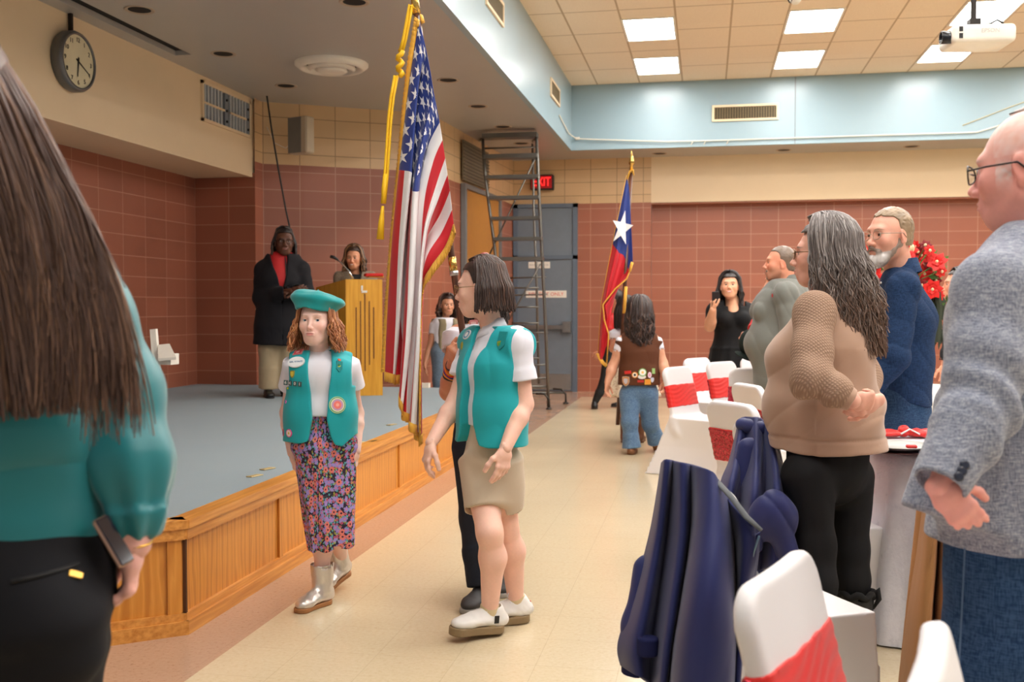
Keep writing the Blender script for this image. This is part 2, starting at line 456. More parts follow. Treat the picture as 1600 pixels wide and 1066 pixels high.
class Person:
    """skeleton in world space: rz heading (radians, direction the body faces measured as angle of forward vector), h height"""
    def __init__(s, name, loc, h, face, label, child=False, build=1.0, depth=1.0, headyaw=None, headpitch=0, headroll=0, group=None, hs=None, lean=(0, 0), z0=0):
        s.root = empty(name, loc, label, 'person', group); s.o = V(loc); s.h = h; s.b = build; s.dp = depth
        f = V(math.cos(face), math.sin(face), 0); l = V(-math.sin(face), math.cos(face), 0); s.f = f; s.l = l; s.u = V(0, 0, 1)
        s.J = J = {}; o = s.o; hb = h
        lf = f*lean[0]+l*lean[1]
        J['pelvis'] = o+s.u*.53*h; J['waist'] = o+s.u*.62*h+lf*.3; J['chest'] = o+s.u*.745*h+lf*.7; J['neck'] = o+s.u*(.83 if not child else .815)*h+lf
        sw = .108*h*(.5+.5*build)*(1 if not child else .95)
        for q, n in ((1, 'L'), (-1, 'R')):
            J['sho'+n] = o+s.u*(.805 if not child else .79)*h+l*q*sw+lf
            J['elb'+n] = J['sho'+n]-s.u*.18*h+l*q*.025*h-f*.01*h
            J['wri'+n] = J['elb'+n]-s.u*.15*h+f*.03*h
            J['hip'+n] = o+s.u*.50*h+l*q*.052*h
            J['kne'+n] = o+s.u*.275*h+l*q*.052*h+f*.008*h
            J['ank'+n] = o+s.u*.042*h+l*q*.052*h-f*.01*h
            J['toe'+n] = J['ank'+n]+f*.09*h-s.u*.03*h+l*q*.012*h
        s.hs = hs or ((.135*h if not child else .158*h)/.23)
        hy = face if headyaw is None else headyaw
        hf = V(math.cos(hy)*math.cos(headpitch), math.sin(hy)*math.cos(headpitch), math.sin(headpitch)); hl = V(-math.sin(hy), math.cos(hy), 0)
        hu = np.cross(-hf, hl)*-1; hu = unit(np.cross(hl, hf))*-1
        if hu[2] < 0: hu = -hu
        cr, sr = math.cos(headroll), math.sin(headroll); hl, hu = hl*cr+hu*sr, hu*cr-hl*sr
        # columns: x axis = right-handed with forward,y up: x = cross(y,z)
        s.HR = np.stack([np.cross(hf, hu), hf, hu], 1)
        s.hc = o+s.u*(h-.115*s.hs)+lf+f*.012*h
    def move_head(s, p): s.hc = V(p)
    def T(s, x, y, z): return s.hc+s.HR@(V(x, y, z)*s.hs)
    def torso(s, e=0.0, k=.06, lo='pelvis', hips=1.0, waist=1.0, chest=1.0, bust=0.0, belly=0.0, drop=0.0):
        J, h, b, d = s.J, s.h, s.b, s.dp; A = lambda x, y: (x*h*b+e, y*h*b*d+e)
        pr = [ec(J['pelvis']-s.u*(.02*h+drop), J['waist'], A(.098*hips, .066*hips), A(.080*waist, .058*waist), s.l, k),
              ec(J['waist'], J['chest'], A(.080*waist, .058*waist), A(.094*chest, .064*chest), s.l, k),
              ec(J['chest'], J['neck']-s.u*.045*h, A(.094*chest, .064*chest), A(.075, .045), s.l, k)]
        for n in 'LR':
            pr.append(rc(J['neck']-s.u*.035*h, J['sho'+n]-s.u*.012*h, .036*h+e, .036*h*min(b, 1.15)+e, k*.6))
        if bust:
            for q in (-1, 1): pr.append(ell(J['chest']-s.u*.015*h+s.f*(.055*h*b*d)+s.l*q*.042*h*b, V(.042, .042, .045)*h*bust+e, None, .03))
        if belly: pr.append(ell(J['waist']-s.u*.02*h+s.f*.03*h, (.085*h*b*belly+e,)*2+(.085*h+e,), None, .06))
        return pr
    def arm(s, n, e=0.0, r=(.031, .026, .0175), t0=0.0, t1=2.0, k=.02, m=1.0):
        """t 0..1 upper arm, 1..2 forearm"""
        J = s.J; A, B, C = J['sho'+n], J['elb'+n], J['wri'+n]; h = s.h*m
        P = lambda t: A+(B-A)*t if t <= 1 else B+(C-B)*(t-1)
        Rr = lambda t: (r[0]+(r[1]-r[0])*t if t <= 1 else r[1]+(r[2]-r[1])*(t-1))*h+e
        ts = [t0]+[t for t in (.5, 1.0, 1.3) if t0 < t < t1]+[t1]
        R_ = {t: Rr(t) for t in ts}
        if 1.3 in R_: R_[1.3] = (r[1]*1.04)*h+e
        return [rc(P(a), P(b), R_[a], R_[b], k) for a, b in zip(ts[:-1], ts[1:])]
    def armpt(s, n, t):
        J = s.J; A, B, C = J['sho'+n], J['elb'+n], J['wri'+n]
        return (A+(B-A)*t, unit(B-A)) if t <= 1 else (B+(C-B)*(t-1), unit(C-B))
    def leg(s, n, e=0.0, r=(.056, .036, .036, .022), k=.03, t1=2.0, t0=0.0):
        J = s.J; h = s.h; A, B, C = J['hip'+n], J['kne'+n], J['ank'+n]
        calf = B+(C-B)*.32-s.f*.010*h
        if t1 <= 1: return [rc(A, A+(B-A)*t1, r[0]*h+e, (r[0]+(r[1]-r[0])*t1)*h+e, k)]
        E = B+(C-B)*(t1-1)
        if t1-1 < .4: return [rc(A, B, r[0]*h+e, r[1]*h+e, k), rc(B, E, r[1]*h+e, r[2]*h+e, k)]
        return ([rc(A+(B-A)*t0, B, (r[0]+(r[1]-r[0])*t0)*h+e, r[1]*h+e, k)] if t0 < 1 else [])+[rc(B, calf, r[1]*.95*h+e, r[2]*h+e, k), rc(calf, E, r[2]*h+e, r[3]*h+e, k)]
    def neckp(s, r=.030): 
        return [rc(s.J['neck']-s.u*.03*s.h, s.T(0, -.022, -.045), r*s.h*1.12, r*s.h*.98, .03)]
    def body(s, skin, g, regions, vox=.005, hv=.0024, extra=(), iris=(90, 60, 40), look=(0, 1, 0), noeyes=False, hands=(), handv=None):
        """one continuous body: head + neck at hv, everything else at vox"""
        hp, T = head_prims(s.hc, s.HR, s.hs, g); pr = hp+s.neckp(g.get('neck', .030))+list(regions)+list(extra)
        zc = s.hc-s.HR[:, 2]*.135*s.hs
        v1, f1 = sculpt(pr, hv, lo=s.hc-V(.17, .17, .15)*s.hs, hi=s.hc+V(.17, .17, .16)*s.hs)
        zl = s.hc[2]-.15*s.hs; vs = [v1]; fs = [f1]; n = len(v1)
        rest = [p for p in pr if p.lo[2] < zl+.02]
        if rest:
            v2, f2 = sculpt(rest, vox, hi=V(99, 99, zl+.014)); vs.append(v2); fs.append(f2+n); n += len(v2)
        v = np.vstack(vs); f = np.vstack(fs); v = relax(v, f, 1)
        for hpr in hands:
            v3, f3 = sculpt(hpr, handv or hv); v3 = relax(v3, f3, 1, .4); v = np.vstack([v, v3]); f = np.vstack([f, f3+n]); n += len(v3)
        o = meshobj('body', v, f, M_SKIN, s.root, True, skin_color(skin, T, s.HR, s.hc, s.hs, g)(v))
        if not noeyes: eyes(s.root, T, s.HR, s.hs, iris, look)
        return o
    def part(s, name, prims, mat, vox=.006, disp=None, amp=0.0, colf=None, parent=None, rel=1):
        return sob(name, prims, vox, mat, parent or s.root, disp, amp, colf, rel)

def hair_locks(name, parent, paths, w0, w1, cols, mat=None, seg=None, flat=.55, sides=5):
    """paths (n,m,3) -> one mesh of tapered locks"""
    paths = np.asarray(paths); n, m, _ = paths.shape
    T = np.gradient(paths, axis=1); T /= np.maximum(np.linalg.norm(T, axis=2, keepdims=True), 1e-9)
    ref = V(.3, .2, .1)+RNG.normal(0, 1, (n, 1, 3)); N = ref-T*(ref*T).sum(2, keepdims=True); N /= np.linalg.norm(N, axis=2, keepdims=True)
    Bn = np.cross(T, N); t = np.linspace(0, 1, m); w = (w0+(w1-w0)*t**1.5)*np.minimum(1, t*6+.35)
    w = w[None, :, None]*(RNG.uniform(.7, 1.3, (n, 1, 1)))
    ring = [paths+w*(math.cos(a)*N+flat*math.sin(a)*Bn) for a in np.arange(sides)*2*math.pi/sides]
    v = np.stack(ring, 2).reshape(-1, 3)
    base = (np.arange(n)[:, None, None]*m+np.arange(m-1)[None, :, None])*sides
    k = np.arange(sides)[None, None, :]; k2 = (k+1) % sides
    f = np.stack([base+k, base+k2, base+sides+k2, base+sides+k], -1).reshape(-1, 4)
    c = np.repeat(cols[:, None, :], m, 1) if cols.ndim == 2 else cols
    c = np.repeat(c[:, :, None, :], sides, 2).reshape(-1, 3)
    return meshobj(name, v, f, mat or M_HAIR, parent, True, np.clip(c, 0, 1))
def hcols(n, base, var=.25, mixc=None, frac=0.0):
    b = V(lin(base)); c = b*(1+RNG.uniform(-var, var, (n, 1)))
    if mixc is not None:
        m = RNG.rand(n) < frac; c[m] = V(lin(mixc))*(1+RNG.uniform(-var, var, (m.sum(), 1)))
    return c
def scalp_hair(P, n, length, base, w=(.006, .002), part=0.0, wave=0.0, wf=3.0, var=.25, mixc=None, frac=0, out=.012, face=.35, back=0.0, m=16, name='hair', jit=.12, tip=0.0, zmin=-.1, spread=1.0, push=None, tipc=None, fwdlim=None, sd=0):
    """locks rooted on the scalp that lie on the skull, then hang"""
    s = P.hs; rng = np.random.RandomState(sd+5); paths = []
    th = rng.uniform(-1, 1, n)
    for i in range(n):
        q = 1 if i % 2 else -1
        # root along the parting from forehead to crown and over the back
        a = rng.uniform(-1.0, 1.35)                # -1 front hairline ... 1.3 crown back
        y0 = .075-.075*(a+1.0); 
        el = rng.uniform(.0, 1)
        # target azimuth where the lock leaves the skull: 0 side, 1 back
        az = (face + (1.0-face)*rng.rand()**.8)*math.pi/1.0
        az = face*math.pi+(math.pi-face*math.pi)*rng.rand()
        root = V(part*.075+q*.003, np.clip(.070-.10*rng.rand()-.05*(az/math.pi), -.07, .08), 0)
        pts = []
        ex = V(q*math.sin(az)*.080*spread, math.cos(az)*.098*spread-.012, -.02)
        cx, rx, ry, rz = V(0, -.014, .030), .079, .097, .092
        def onskull(p):
            d = p-cx; k0 = math.sqrt((d[0]/rx)**2+(d[1]/ry)**2+(d[2]/rz)**2); return cx+d/max(k0, 1e-6)
        ru = root.copy(); ru[2] = .12; r0 = onskull(ru); hang = onskull(V(ex[0]*3, ex[1]*3, -.015+.03*rng.randn()*.3))
        lift = out*(.5+rng.rand())
        ms = max(3, m//3)
        for t in np.linspace(0, 1, ms):
            p = r0*(1-t)+hang*t; p[2] += .06*math.sin(math.pi*t); p = onskull(p); d = unit(p-cx); pts.append(P.T(*(p+d*lift)))
        L = length*(1-jit*rng.rand()); p = pts[-1].copy(); 
        outd = unit(P.HR@V(ex[0], ex[1], 0)); ph = rng.uniform(0, 6.28); ph2 = rng.uniform(0, 6.28); wv = wave*(.6+.8*rng.rand())
        sidev = unit(np.cross(outd, V(0, 0, 1)))
        for j in range(1, m-ms+1):
            t = j/(m-ms); q0 = p+V(0, 0, -1)*L*t+outd*(.012*math.sin(min(1, t*3)*1.57)+tip*t*t)
            q0 = q0+sidev*wv*math.sin(t*wf*6.28+ph)*min(1, t*3)+outd*wv*.8*math.sin(t*wf*6.28+ph2)*min(1, t*3)
            if push is not None: q0 = push(q0, t)
            pts.append(q0)
        paths.append(pts)
    paths = np.array(paths); c = hcols(n, base, var, mixc, frac)
    if tipc is not None:
        tt = np.linspace(0, 1, m)[None, :, None]**2; c = c[:, None, :]*(1-tt)+V(lin(tipc))*tt*(1+RNG.uniform(-var, var, (n, 1, 1)))
    return hair_locks(name, P.root, paths, w[0]*s, w[1]*s, c)
def hair_cap(P, base, e=.004, disp=.002, front=.062, low=-.03, vox=.004, var=.2, extra=(), name='hair', noise=70, k=.006):
    """hair mass over the skull; cut away from the face in head space"""
    s = P.hs; c, R = P.hc, P.HR; b = V(lin(base))
    pr = [ell(P.T(0, -.014, .030), V(.0775+e, .095+e, .089+e)*s, R, .01), ell(P.T(0, -.035, -.03), V(.066+e, .066+e, .07)*s, R, .02)]
    def fc(Q_):
        Q = ((Q_-c)@R)/s
        lim = np.interp(Q[:, 2]+.002*wn(Q*V(1, 0, 0), 160), [-.1, -.03, 0, .03, .06, .076, .088], [-.02, -.015, .010, .020, .032, .050, .2])+(front-.058)*np.clip((Q[:, 2]+.02)/.08, 0, 1)
        return -(Q[:, 1]-lim)*s
    pr.append(cutf(fc, k)); pr.append(cut(P.T(0, 0, low), -R[:, 2], k))
    pr += list(extra)
    def dis(X): Q = ((X-c)@R)/s; return -np.abs(wn(Q*V(1, .4, .5), noise*2, 1.0))*disp*1.5+disp*.6
    def cf(v): Q = ((v-c)@R)/s; return b*(1+var*wn(Q*V(1, .35, .4), 160, 1)[:, None])
    return P.part(name, pr, M_HAIR, vox, dis, disp, cf)
def glasses(P, col=(60, 55, 50), w=.024, hgt=.019, r=.0012, z=-.003, x=.033, y=.104, metal=1.0, lens=True):
    m = MB(); s = P.hs
    for q in (-1, 1):
        ring = [P.T(q*x+w*math.cos(a), y-.006*abs(math.cos(a)), z+hgt*math.sin(a)) for a in np.linspace(0, 2*math.pi, 25)]
        m.tube(ring, r*s, 6, caps=False)
        m.tube([P.T(q*(x+w), y-.006, z+.006), P.T(q*.080, .06, z+.006), P.T(q*.084, .0, z+.006), P.T(q*.083, -.018, z-.012)], r*1.2*s, 6)
    m.tube([P.T(-x+w, y, z+.004), P.T(0, y+.006, z+.007), P.T(x-w, y, z+.004)], r*s, 6)
    o = m.build('glasses', plain('glasses_%d_%d' % (col[0], col[2]), col, .3, metal), P.root, True)
    if lens:
        k = MB()
        for q in (-1, 1): k.poly([P.T(q*x+w*.97*math.cos(a), y-.006*abs(math.cos(a)), z+hgt*.97*math.sin(a)) for a in np.linspace(0, 2*math.pi, 20, endpoint=False)], .001*s, P.HR[:, 1])
        g = bpy.data.materials.get('lens')
        if not g:
            t = NT('lens'); t.set(Base_Color=(.95, .97, .97), Roughness=.03, Transmission_Weight=1.0, Alpha=.25); t.b.inputs['IOR'].default_value = 1.05; g = t.m
        k.build('lens', g, o, False, world=True)
    return o
# ================================================================ THE HALL
ZS = 3.62; ZC = 4.56; SX = -2.07; FX = -1.96; STZ = 0.46
def block_mat(name, lo_c, hi_c, split=2.93, mort=(196, 150, 130), hm=(150, 118, 84)):
    t = NT(name); uv = t.uv(); co = t.obj()
    def br(c1, c2, m):
        b = t.n('TexBrick', {'Vector': uv, 'Color1': lin(c1)+(1,), 'Color2': lin(c2)+(1,), 'Mortar': lin(m)+(1,), 'Scale': 1.0, 'Mortar Size': .0045, 'Mortar Smooth': .3, 'Bias': 0.0, 'Brick Width': .406, 'Row Height': .2035}, offset=0.0, squash=1.0)
        return b
    a = br(lo_c, tuple(x*.93 for x in lo_c), mort); b = br(hi_c, tuple(x*.97 for x in hi_c), hm)
    z = t.n('SeparateXYZ', {0: uv}).outputs[1]
    f = t.math('GREATER_THAN', z, split)
    col = t.mix(f, a.outputs[0], b.outputs[0])
    col = t.mix(t.math('MULTIPLY', t.noise(co, 3, 4), .25), col, t.mix(.5, col, (.02, .01, .01)))
    t.set(Base_Color=col, Roughness=.38); t.bump(a.outputs[1], -.3, .003)
    return t.m
M_BLOCK = block_mat('glazed_block', (164, 98, 74), (222, 186, 140), mort=(190, 140, 116))
def paint(name, rgb, rough=.5, blot=.06, sc=1.5):
    t = NT(name); c = lin(rgb); n = t.noise(t.obj(), sc, 5, .6)
    t.set(Base_Color=t.mix(n, tuple(x*(1-blot) for x in c), tuple(min(1, x*(1+blot)) for x in c)), Roughness=rough)
    t.bump(t.noise(t.obj(), 180, 2), .05, .002); return t.m
M_CREAM = paint('cream_paint', (232, 208, 172)); M_BLUE = paint('blue_paint', (146, 170, 180), .28, .10, .8)
M_SOFFIT = paint('soffit_paint', (172, 170, 166), .35, .05)
M_DARK = plain('dark_void', (18, 15, 14), .8)
def wallstrip(name, pts, z0, z1, mat, flip=False, u0=0.0):
    v = []; uv = []; u = u0; f = []
    for i, p in enumerate(pts):
        if i: u += math.hypot(p[0]-pts[i-1][0], p[1]-pts[i-1][1])
        v += [(p[0], p[1], z0), (p[0], p[1], z1)]; uv += [(u, z0), (u, z1)]
    for i in range(len(pts)-1):
        q = (2*i, 2*i+2, 2*i+3, 2*i+1); f.append(q[::-1] if flip else q)
    return tag(meshobj(name, v, f, mat, None, False, None, np.array(uv)), kind='structure')
def slab(name, poly, z0, z1, mat, kind='structure', parent=None):
    m = MB(); p = [(x, y, z0) for x, y in poly]; m.poly(p, z1-z0, (0, 0, 1)); o = m.build(name, mat, parent)
    if kind and not parent: tag(o, kind=kind)
    return o
# floor: polished vinyl tile with a brown border along the stage and back wall
t = NT('vinyl_floor'); co = t.obj(); xyz = t.n('SeparateXYZ', {0: co})
X, Y = xyz.outputs[0], xyz.outputs[1]
speck = t.noise(t.map(co, (60, 60, 60)), 1, 4, .7); cloud = t.noise(co, 1.1, 4); tilevar = t.n('TexWhiteNoise', {'Vector': t.n('VectorMath', {0: t.map(co, (3.279, 3.279, 3.279))}, operation='FLOOR').outputs[0]}).outputs[0]
base = t.mix(t.ramp(speck, [(.30, (.46, .36, .24)), (.42, (.80, .70, .54)), (.7, (.83, .735, .575))]), (0, 0, 0), (0, 0, 0))
cream = t.ramp(speck, [(.27, lin((190, 168, 134))), (.40, lin((200, 183, 152))), (.75, lin((208, 193, 163)))])
cream = t.mix(t.math('MULTIPLY', tilevar, .10), cream, lin((202, 180, 142)))
brown = t.ramp(speck, [(.28, lin((150, 112, 88))), (.42, lin((176, 142, 118))), (.75, lin((184, 150, 126)))])
inb = t.math('MAXIMUM', t.math('LESS_THAN', X, -1.80), t.math('GREATER_THAN', Y, 14.9))
col = t.mix(inb, cream, brown)
g = t.n('TexBrick', {'Vector': co, 'Scale': 1.0, 'Mortar Size': .0016, 'Mortar Smooth': .2, 'Brick Width': .305, 'Row Height': .305}, offset=0.0, squash=1.0).outputs[1]
col = t.mix(t.math('MULTIPLY', g, .22), col, (.25, .18, .11))
t.set(Base_Color=col, Roughness=t.ramp(cloud, [(.3, (.13,)*3), (.7, (.24,)*3)])); t.b.inputs['Specular IOR Level'].default_value = .55
t.bump(t.noise(co, 5, 3), .06, .01); M_FLOOR = t.m
m = MB(); m.box((-7, -3, -.2), (9, 17, 0)); tag(m.build('floor', M_FLOOR), kind='structure')
# walls
wallstrip('wall_back', [(-2.99, 15.8), (-1.97, 15.8), (-.84, 15.8), (-.84, 16.0)], 0, ZS+.05, M_BLOCK)
wallstrip('wall_right_recess', [(-.84, 16.02), (9, 16.02)], 0, 2.95, M_BLOCK, u0=.12)
wallstrip('wall_stage_back', [(-5.62, 10.55), (-4.9, 10.55)], 0, 2.80, M_BLOCK)
wallstrip('wall_stage_left', [(-5.62, 1.5), (-5.62, 10.55)], 0, 2.80, M_BLOCK, u0=.1)
wallstrip('wall_stage_curve', [(-4.9, 10.55), (-4.9, 10.75), (-4.5, 10.98), (-4.17, 11.19), (-3.71, 11.46), (-3.42, 11.66), (-3.29, 11.85), (-3.21, 12.22), (-3.17, 12.85), (-2.99, 15.8)], 0, ZS+.05, M_BLOCK, u0=.2)
# cream dropped fronts
m = MB(); m.box((-4.98, 1.5, 2.755), (-4.93, 10.72, ZS-.001)); m.box((-5.7, 1.5, 2.76), (-4.981, 10.72, 2.80)); tag(m.build('wall_stage_drop', M_CREAM), kind='structure')
m = MB(); m.box((-.84, 15.80, 2.92), (9, 15.86, ZS)); tag(m.build('wall_back_drop', M_CREAM), kind='structure')
m = MB(); m.box((-.84, 15.8, 2.90), (9, 16.04, 2.925)); tag(m.build('ceiling_recess', plain('recess_paint', (150, 92, 66), .5)), kind='structure')
for x in (.26, 1.95, 3.3): m.box((x-.05, 15.9, 2.89), (x+.05, 15.96, 2.899))
# soffit of the stage and the back strip, blue fronts above
def soffit_with_slot():
    m = MB(); m.box((-5.7, 1.5, ZS), (-4.78, 17, ZS+.05)); m.box((-4.62, 1.5, ZS), (FX, 17, ZS+.05)); m.box((-4.78, 8.64, ZS), (-4.62, 17, ZS+.05)); m.box((FX, 14.9, ZS), (9, 17, ZS+.05))
    return tag(m.build('ceiling_soffit', M_SOFFIT), kind='structure')
soffit_with_slot()
tag(MB().box((-4.8, 1.5, ZS+.045), (-4.6, 8.66, ZS+.12)).build('trim_slot', M_DARK), kind='structure')
m = MB(); m.box((FX-.06, -1, ZS-.002), (FX+.005, 14.9, ZC)); tag(m.build('wall_fascia_left', M_BLUE), kind='structure')
m = MB(); m.box((FX-.06, 14.894, ZS-.002), (9, 14.96, ZC))
tag(m.build('wall_fascia_back', M_BLUE), kind='structure')
m = MB(); m.box((1.205, 14.891, ZS), (1.217, 14.9, ZC)); tag(m.build('trim_fascia_joint', plain('joint_grey', (120, 128, 130), .5)), kind='structure')
# suspended ceiling: tiles with openings for the light panels
LX = [-.665, 1.165, 2.995, 4.825, 6.655]; LY = [12.06, 13.88]+[10.24-1.83*k for k in range(6)]
t = NT('ceiling_tile'); co = t.obj()
n1 = t.noise(t.map(co, (120, 120, 120)), 1, 4, .8); c1 = t.ramp(n1, [(.3, lin((212, 192, 166))), (.55, lin((240, 222, 196)))])
tv = t.n('TexWhiteNoise', {'Vector': t.n('VectorMath', {0: t.map(co, (1/.61, 1/.915, 1), loc=(.965/.61, -.0, .5))}, operation='FLOOR').outputs[0]}).outputs[0]
c1 = t.mix(t.math('MULTIPLY', tv, .12), c1, lin((214, 186, 150)))
g = t.n('TexBrick', {'Vector': t.map(co, loc=(.965, .665, 0)), 'Scale': 1.0, 'Mortar Size': .012, 'Mortar Smooth': .1, 'Brick Width': .61, 'Row Height': .915}, offset=0.0, squash=1.0).outputs[1]
t.set(Base_Color=t.mix(g, c1, lin((186, 160, 128))), Roughness=.9); t.bump(g, -.5, .01); M_TILE = t.m
m = MB(); m.box((FX-.1, -3, ZC), (9, 15, ZC+.1)); tag(m.build('ceiling', M_TILE), kind='structure')
t = NT('light_diffuser'); t.set(Base_Color=(1, 1, 1), Emission_Color=(1.0, .975, .945), Emission_Strength=PANEL_POWER); M_LAMP = t.m
M_WHITE = plain('white_enamel', (228, 222, 210), .4)
def panel():
    r = empty('ceiling_light', (0, 0, 0))
    MB().box((-.275, -.45, -.006), (.275, .45, 0), bev=.004).build('diffuser', M_LAMP, r)
    m = MB()
    for a, b in (((-.30, -.475), (-.275, .475)), ((.275, -.475), (.30, .475)), ((-.275, -.475), (.275, -.45)), ((-.275, .45), (.275, .475))): m.box(a+(-.012,), b+(0,))
    m.build('frame', M_WHITE, r); return r
def dup(root, loc, rz=None, label=None, group=None):
    r = root.copy(); COL.objects.link(r); r.location = tuple(loc)
    if rz is not None: r.rotation_euler = (0, 0, rz)
    if label: r['label'] = label
    if group: r['group'] = group
    for ch in list(root.children):
        c = ch.copy(); COL.objects.link(c); c.parent = r
        for g_ in ch.children:
            d = g_.copy(); COL.objects.link(d); d.parent = c
    return r
names = {(0, 0): 'left front', (0, 1): 'left rear', (1, 0): 'middle front', (1, 1): 'middle rear', (2, 0): 'right front, above the projector', (2, 1): 'right rear, partly behind the projector'}
P0 = panel(); first = True
for j, y in enumerate(LY):
    for i, x in enumerate(LX):
        if j > 1 and i == 4: continue
        if first: o = P0; o.location = (x, y, ZC); first = False
        else: o = dup(P0, (x, y, ZC))
        o['category'] = 'ceiling light'; o['group'] = 'square ceiling light panels'
        o['label'] = 'bright ceiling light panel, %s of the lit panels' % names.get((i, j), '') if (i, j) in names else 'bright flat ceiling light panel outside the view of the photo'
# recessed downlights
DL = [((-4.32, 7.27), 'above the clock end'), ((-2.62, 7.39), 'at the top edge left of the flag'), ((-4.32, 8.66), 'above the wall grille'), ((-4.30, 10.02), 'nearest the grey wall speaker'),
      ((-2.58, 10.08), 'right of the big flag'), ((-2.58, 11.45), 'second right of the big flag'), ((-2.56, 12.79), 'just before the ladder top'), ((-2.56, 14.13), 'seen inside the ladder guardrail'),
      ((-.70, 15.45), 'just right of the small flag finial'), ((1.10, 15.45), 'below the seam of the blue band'), ((2.87, 15.45), 'left of the bald man')]
def downlight():
    r = empty('downlight', (0, 0, 0))
    MB().lathe([(.085, -.001), (.108, -.008), (.115, -.004), (.115, 0)], n=28).build('rim', plain('rim_paint', (176, 158, 138), .5), r, True)
    MB().lathe([(0, -.0005), (.086, -.0015)], n=28).build('opening', M_DARK, r)
    return r
D0 = downlight()
for i, (p, w) in enumerate(DL):
    o = D0 if i == 0 else dup(D0, (0, 0, 0)); o.location = (p[0], p[1], ZS)
    tag(o, 'round dark recessed downlight in the grey soffit, '+w, 'downlight', 'recessed downlights in the grey soffit')
# round ceiling diffuser
r = empty('air_diffuser', (-3.49, 9.2, ZS), 'large round off-white ceiling air diffuser over the stage', 'vent')
MB().lathe([(.345, 0), (.345, -.02), (.30, -.055), (.27, -.055), (.25, -.02), (.25, 0)], (-3.49, 9.2, ZS), 48).build('outer_ring', M_WHITE, r, True)
MB().lathe([(.215, -.01), (.225, -.05), (.19, -.075), (.175, -.03)], (-3.49, 9.2, ZS), 48).build('middle_ring', M_WHITE, r, True)
MB().lathe([(0, -.082), (.12, -.085), (.15, -.07), (.13, -.03)], (-3.49, 9.2, ZS), 48).build('inner_cone', M_WHITE, r, True)
MB().lathe([(0, -.004), (.25, -.004)], (-3.49, 9.2, ZS), 48).build('throat', M_DARK, r)
# ---------------------------------------------------------------- stage
t = NT('oak_panel'); co = t.obj()
w = t.n('TexWave', {'Vector': t.map(co, (2.2, 2.2, .28)), 'Scale': 3.0, 'Distortion': 7.0, 'Detail': 4.0, 'Detail Scale': 1.6}, wave_type='BANDS', bands_direction='Y').outputs[0]
gr = t.noise(t.map(co, (90, 90, 4)), 1, 3)
c = t.ramp(w, [(.0, lin((192, 122, 44))), (.6, lin((222, 154, 68))), (1, lin((208, 138, 54)))])
c = t.mix(t.math('MULTIPLY', gr, .35), c, lin((168, 100, 34)))
t.set(Base_Color=c, Roughness=.33); M_OAK = t.m
t = NT('oak_trim'); co = t.obj(); gr = t.noise(t.map(co, (60, 3, 60)), 1, 4)
t.set(Base_Color=t.ramp(gr, [(.3, lin((186, 118, 48))), (.7, lin((220, 156, 78)))]), Roughness=.33); M_OAKT = t.m
t = NT('stage_carpet'); co = t.obj(); n = t.noise(co, 260, 2); n2 = t.noise(co, 2.0, 4, .7)
c = t.mix(n, lin((118, 132, 142)), lin((142, 154, 160))); c = t.mix(t.math('MULTIPLY', n2, .35), c, lin((150, 156, 150)))
t.set(Base_Color=c, Roughness=.95); t.bump(n, .4, .004); M_CARPET = t.m
edge = [(-4.4, 1.95), (-2.45, 3.46), (SX, 3.76), (SX, 10.55)]
slab('floor_stage', edge+[(-4.0, 10.55), (-5.62, 10.56), (-5.62, 1.95)], .41, STZ-.002, M_CARPET)
m = MB(); seg = list(zip(edge[:-1], edge[1:]))
st = empty('stage_front', (SX, 3.76, 0), None, None, kind='structure')
def along(a, b, s0, s1, d0, d1, z0, z1, M):
    a, b = V(a), V(b); L = np.linalg.norm(b-a); t_ = (b-a)/L; nn = V(t_[1], -t_[0])
    p = [a+t_*s0+nn*d0, a+t_*s1+nn*d0, a+t_*s1+nn*d1, a+t_*s0+nn*d1]
    M.poly([(q[0], q[1], z0) for q in p], z1-z0, (0, 0, 1))
pan = MB(); cap = MB(); bs = MB(); stl = MB(); gap = MB()
for a, b in seg:
    L = math.hypot(b[0]-a[0], b[1]-a[1])
    along(a, b, 0, L, -.03, 0, .08, .40, pan)
    along(a, b, -.004, L+.004, -.06, .022, .385, STZ, cap); along(a, b, -.008, L+.008, -.06, .032, STZ-.03, STZ+.004, cap)
    along(a, b, -.015, L+.015, -.03, .030, 0, .055, bs); along(a, b, -.01, L+.01, -.03, .018, .055, .085, bs)
    if L > 5:
        y = 0.0; k = 0
        for yy in (4.70, 5.72, 6.70, 7.72, 8.74, 9.75): along(a, b, yy-3.76-.022, yy-3.76+.022, 0, .012, .08, .39, stl); along(a, b, yy-3.76+.022, yy-3.76+.032, -.001, .0025, .08, .39, gap)
for p in (edge[1], edge[2]): cap.lathe([(0, .386), (.021, .386), (.021, STZ-.03), (.031, STZ-.03), (.031, STZ+.0035), (0, STZ+.0035)], (p[0], p[1], 0), 20)
along(edge[1], edge[2], .42, .475, 0, .012, .08, .39, stl); along(edge[2], edge[3], -.004, .006, 0, .014, .08, .39, gap)
pan.build('front_panel', M_OAK, st); cap.build('nosing', M_OAKT, st); bs.build('base_trim', M_OAKT, st); stl.build('stile', M_OAK, st); gap.build('panel_joint', plain('joint_brown', (84, 48, 20), .6), st)
m = MB()                                                  # steps off the far end of the stage
for k in range(3): m.box((-3.6, 10.56+.28*k, 0), (SX, 10.84+.28*k, .345-.115*k))
tag(m.build('floor_stage_steps', M_CARPET), kind='structure')
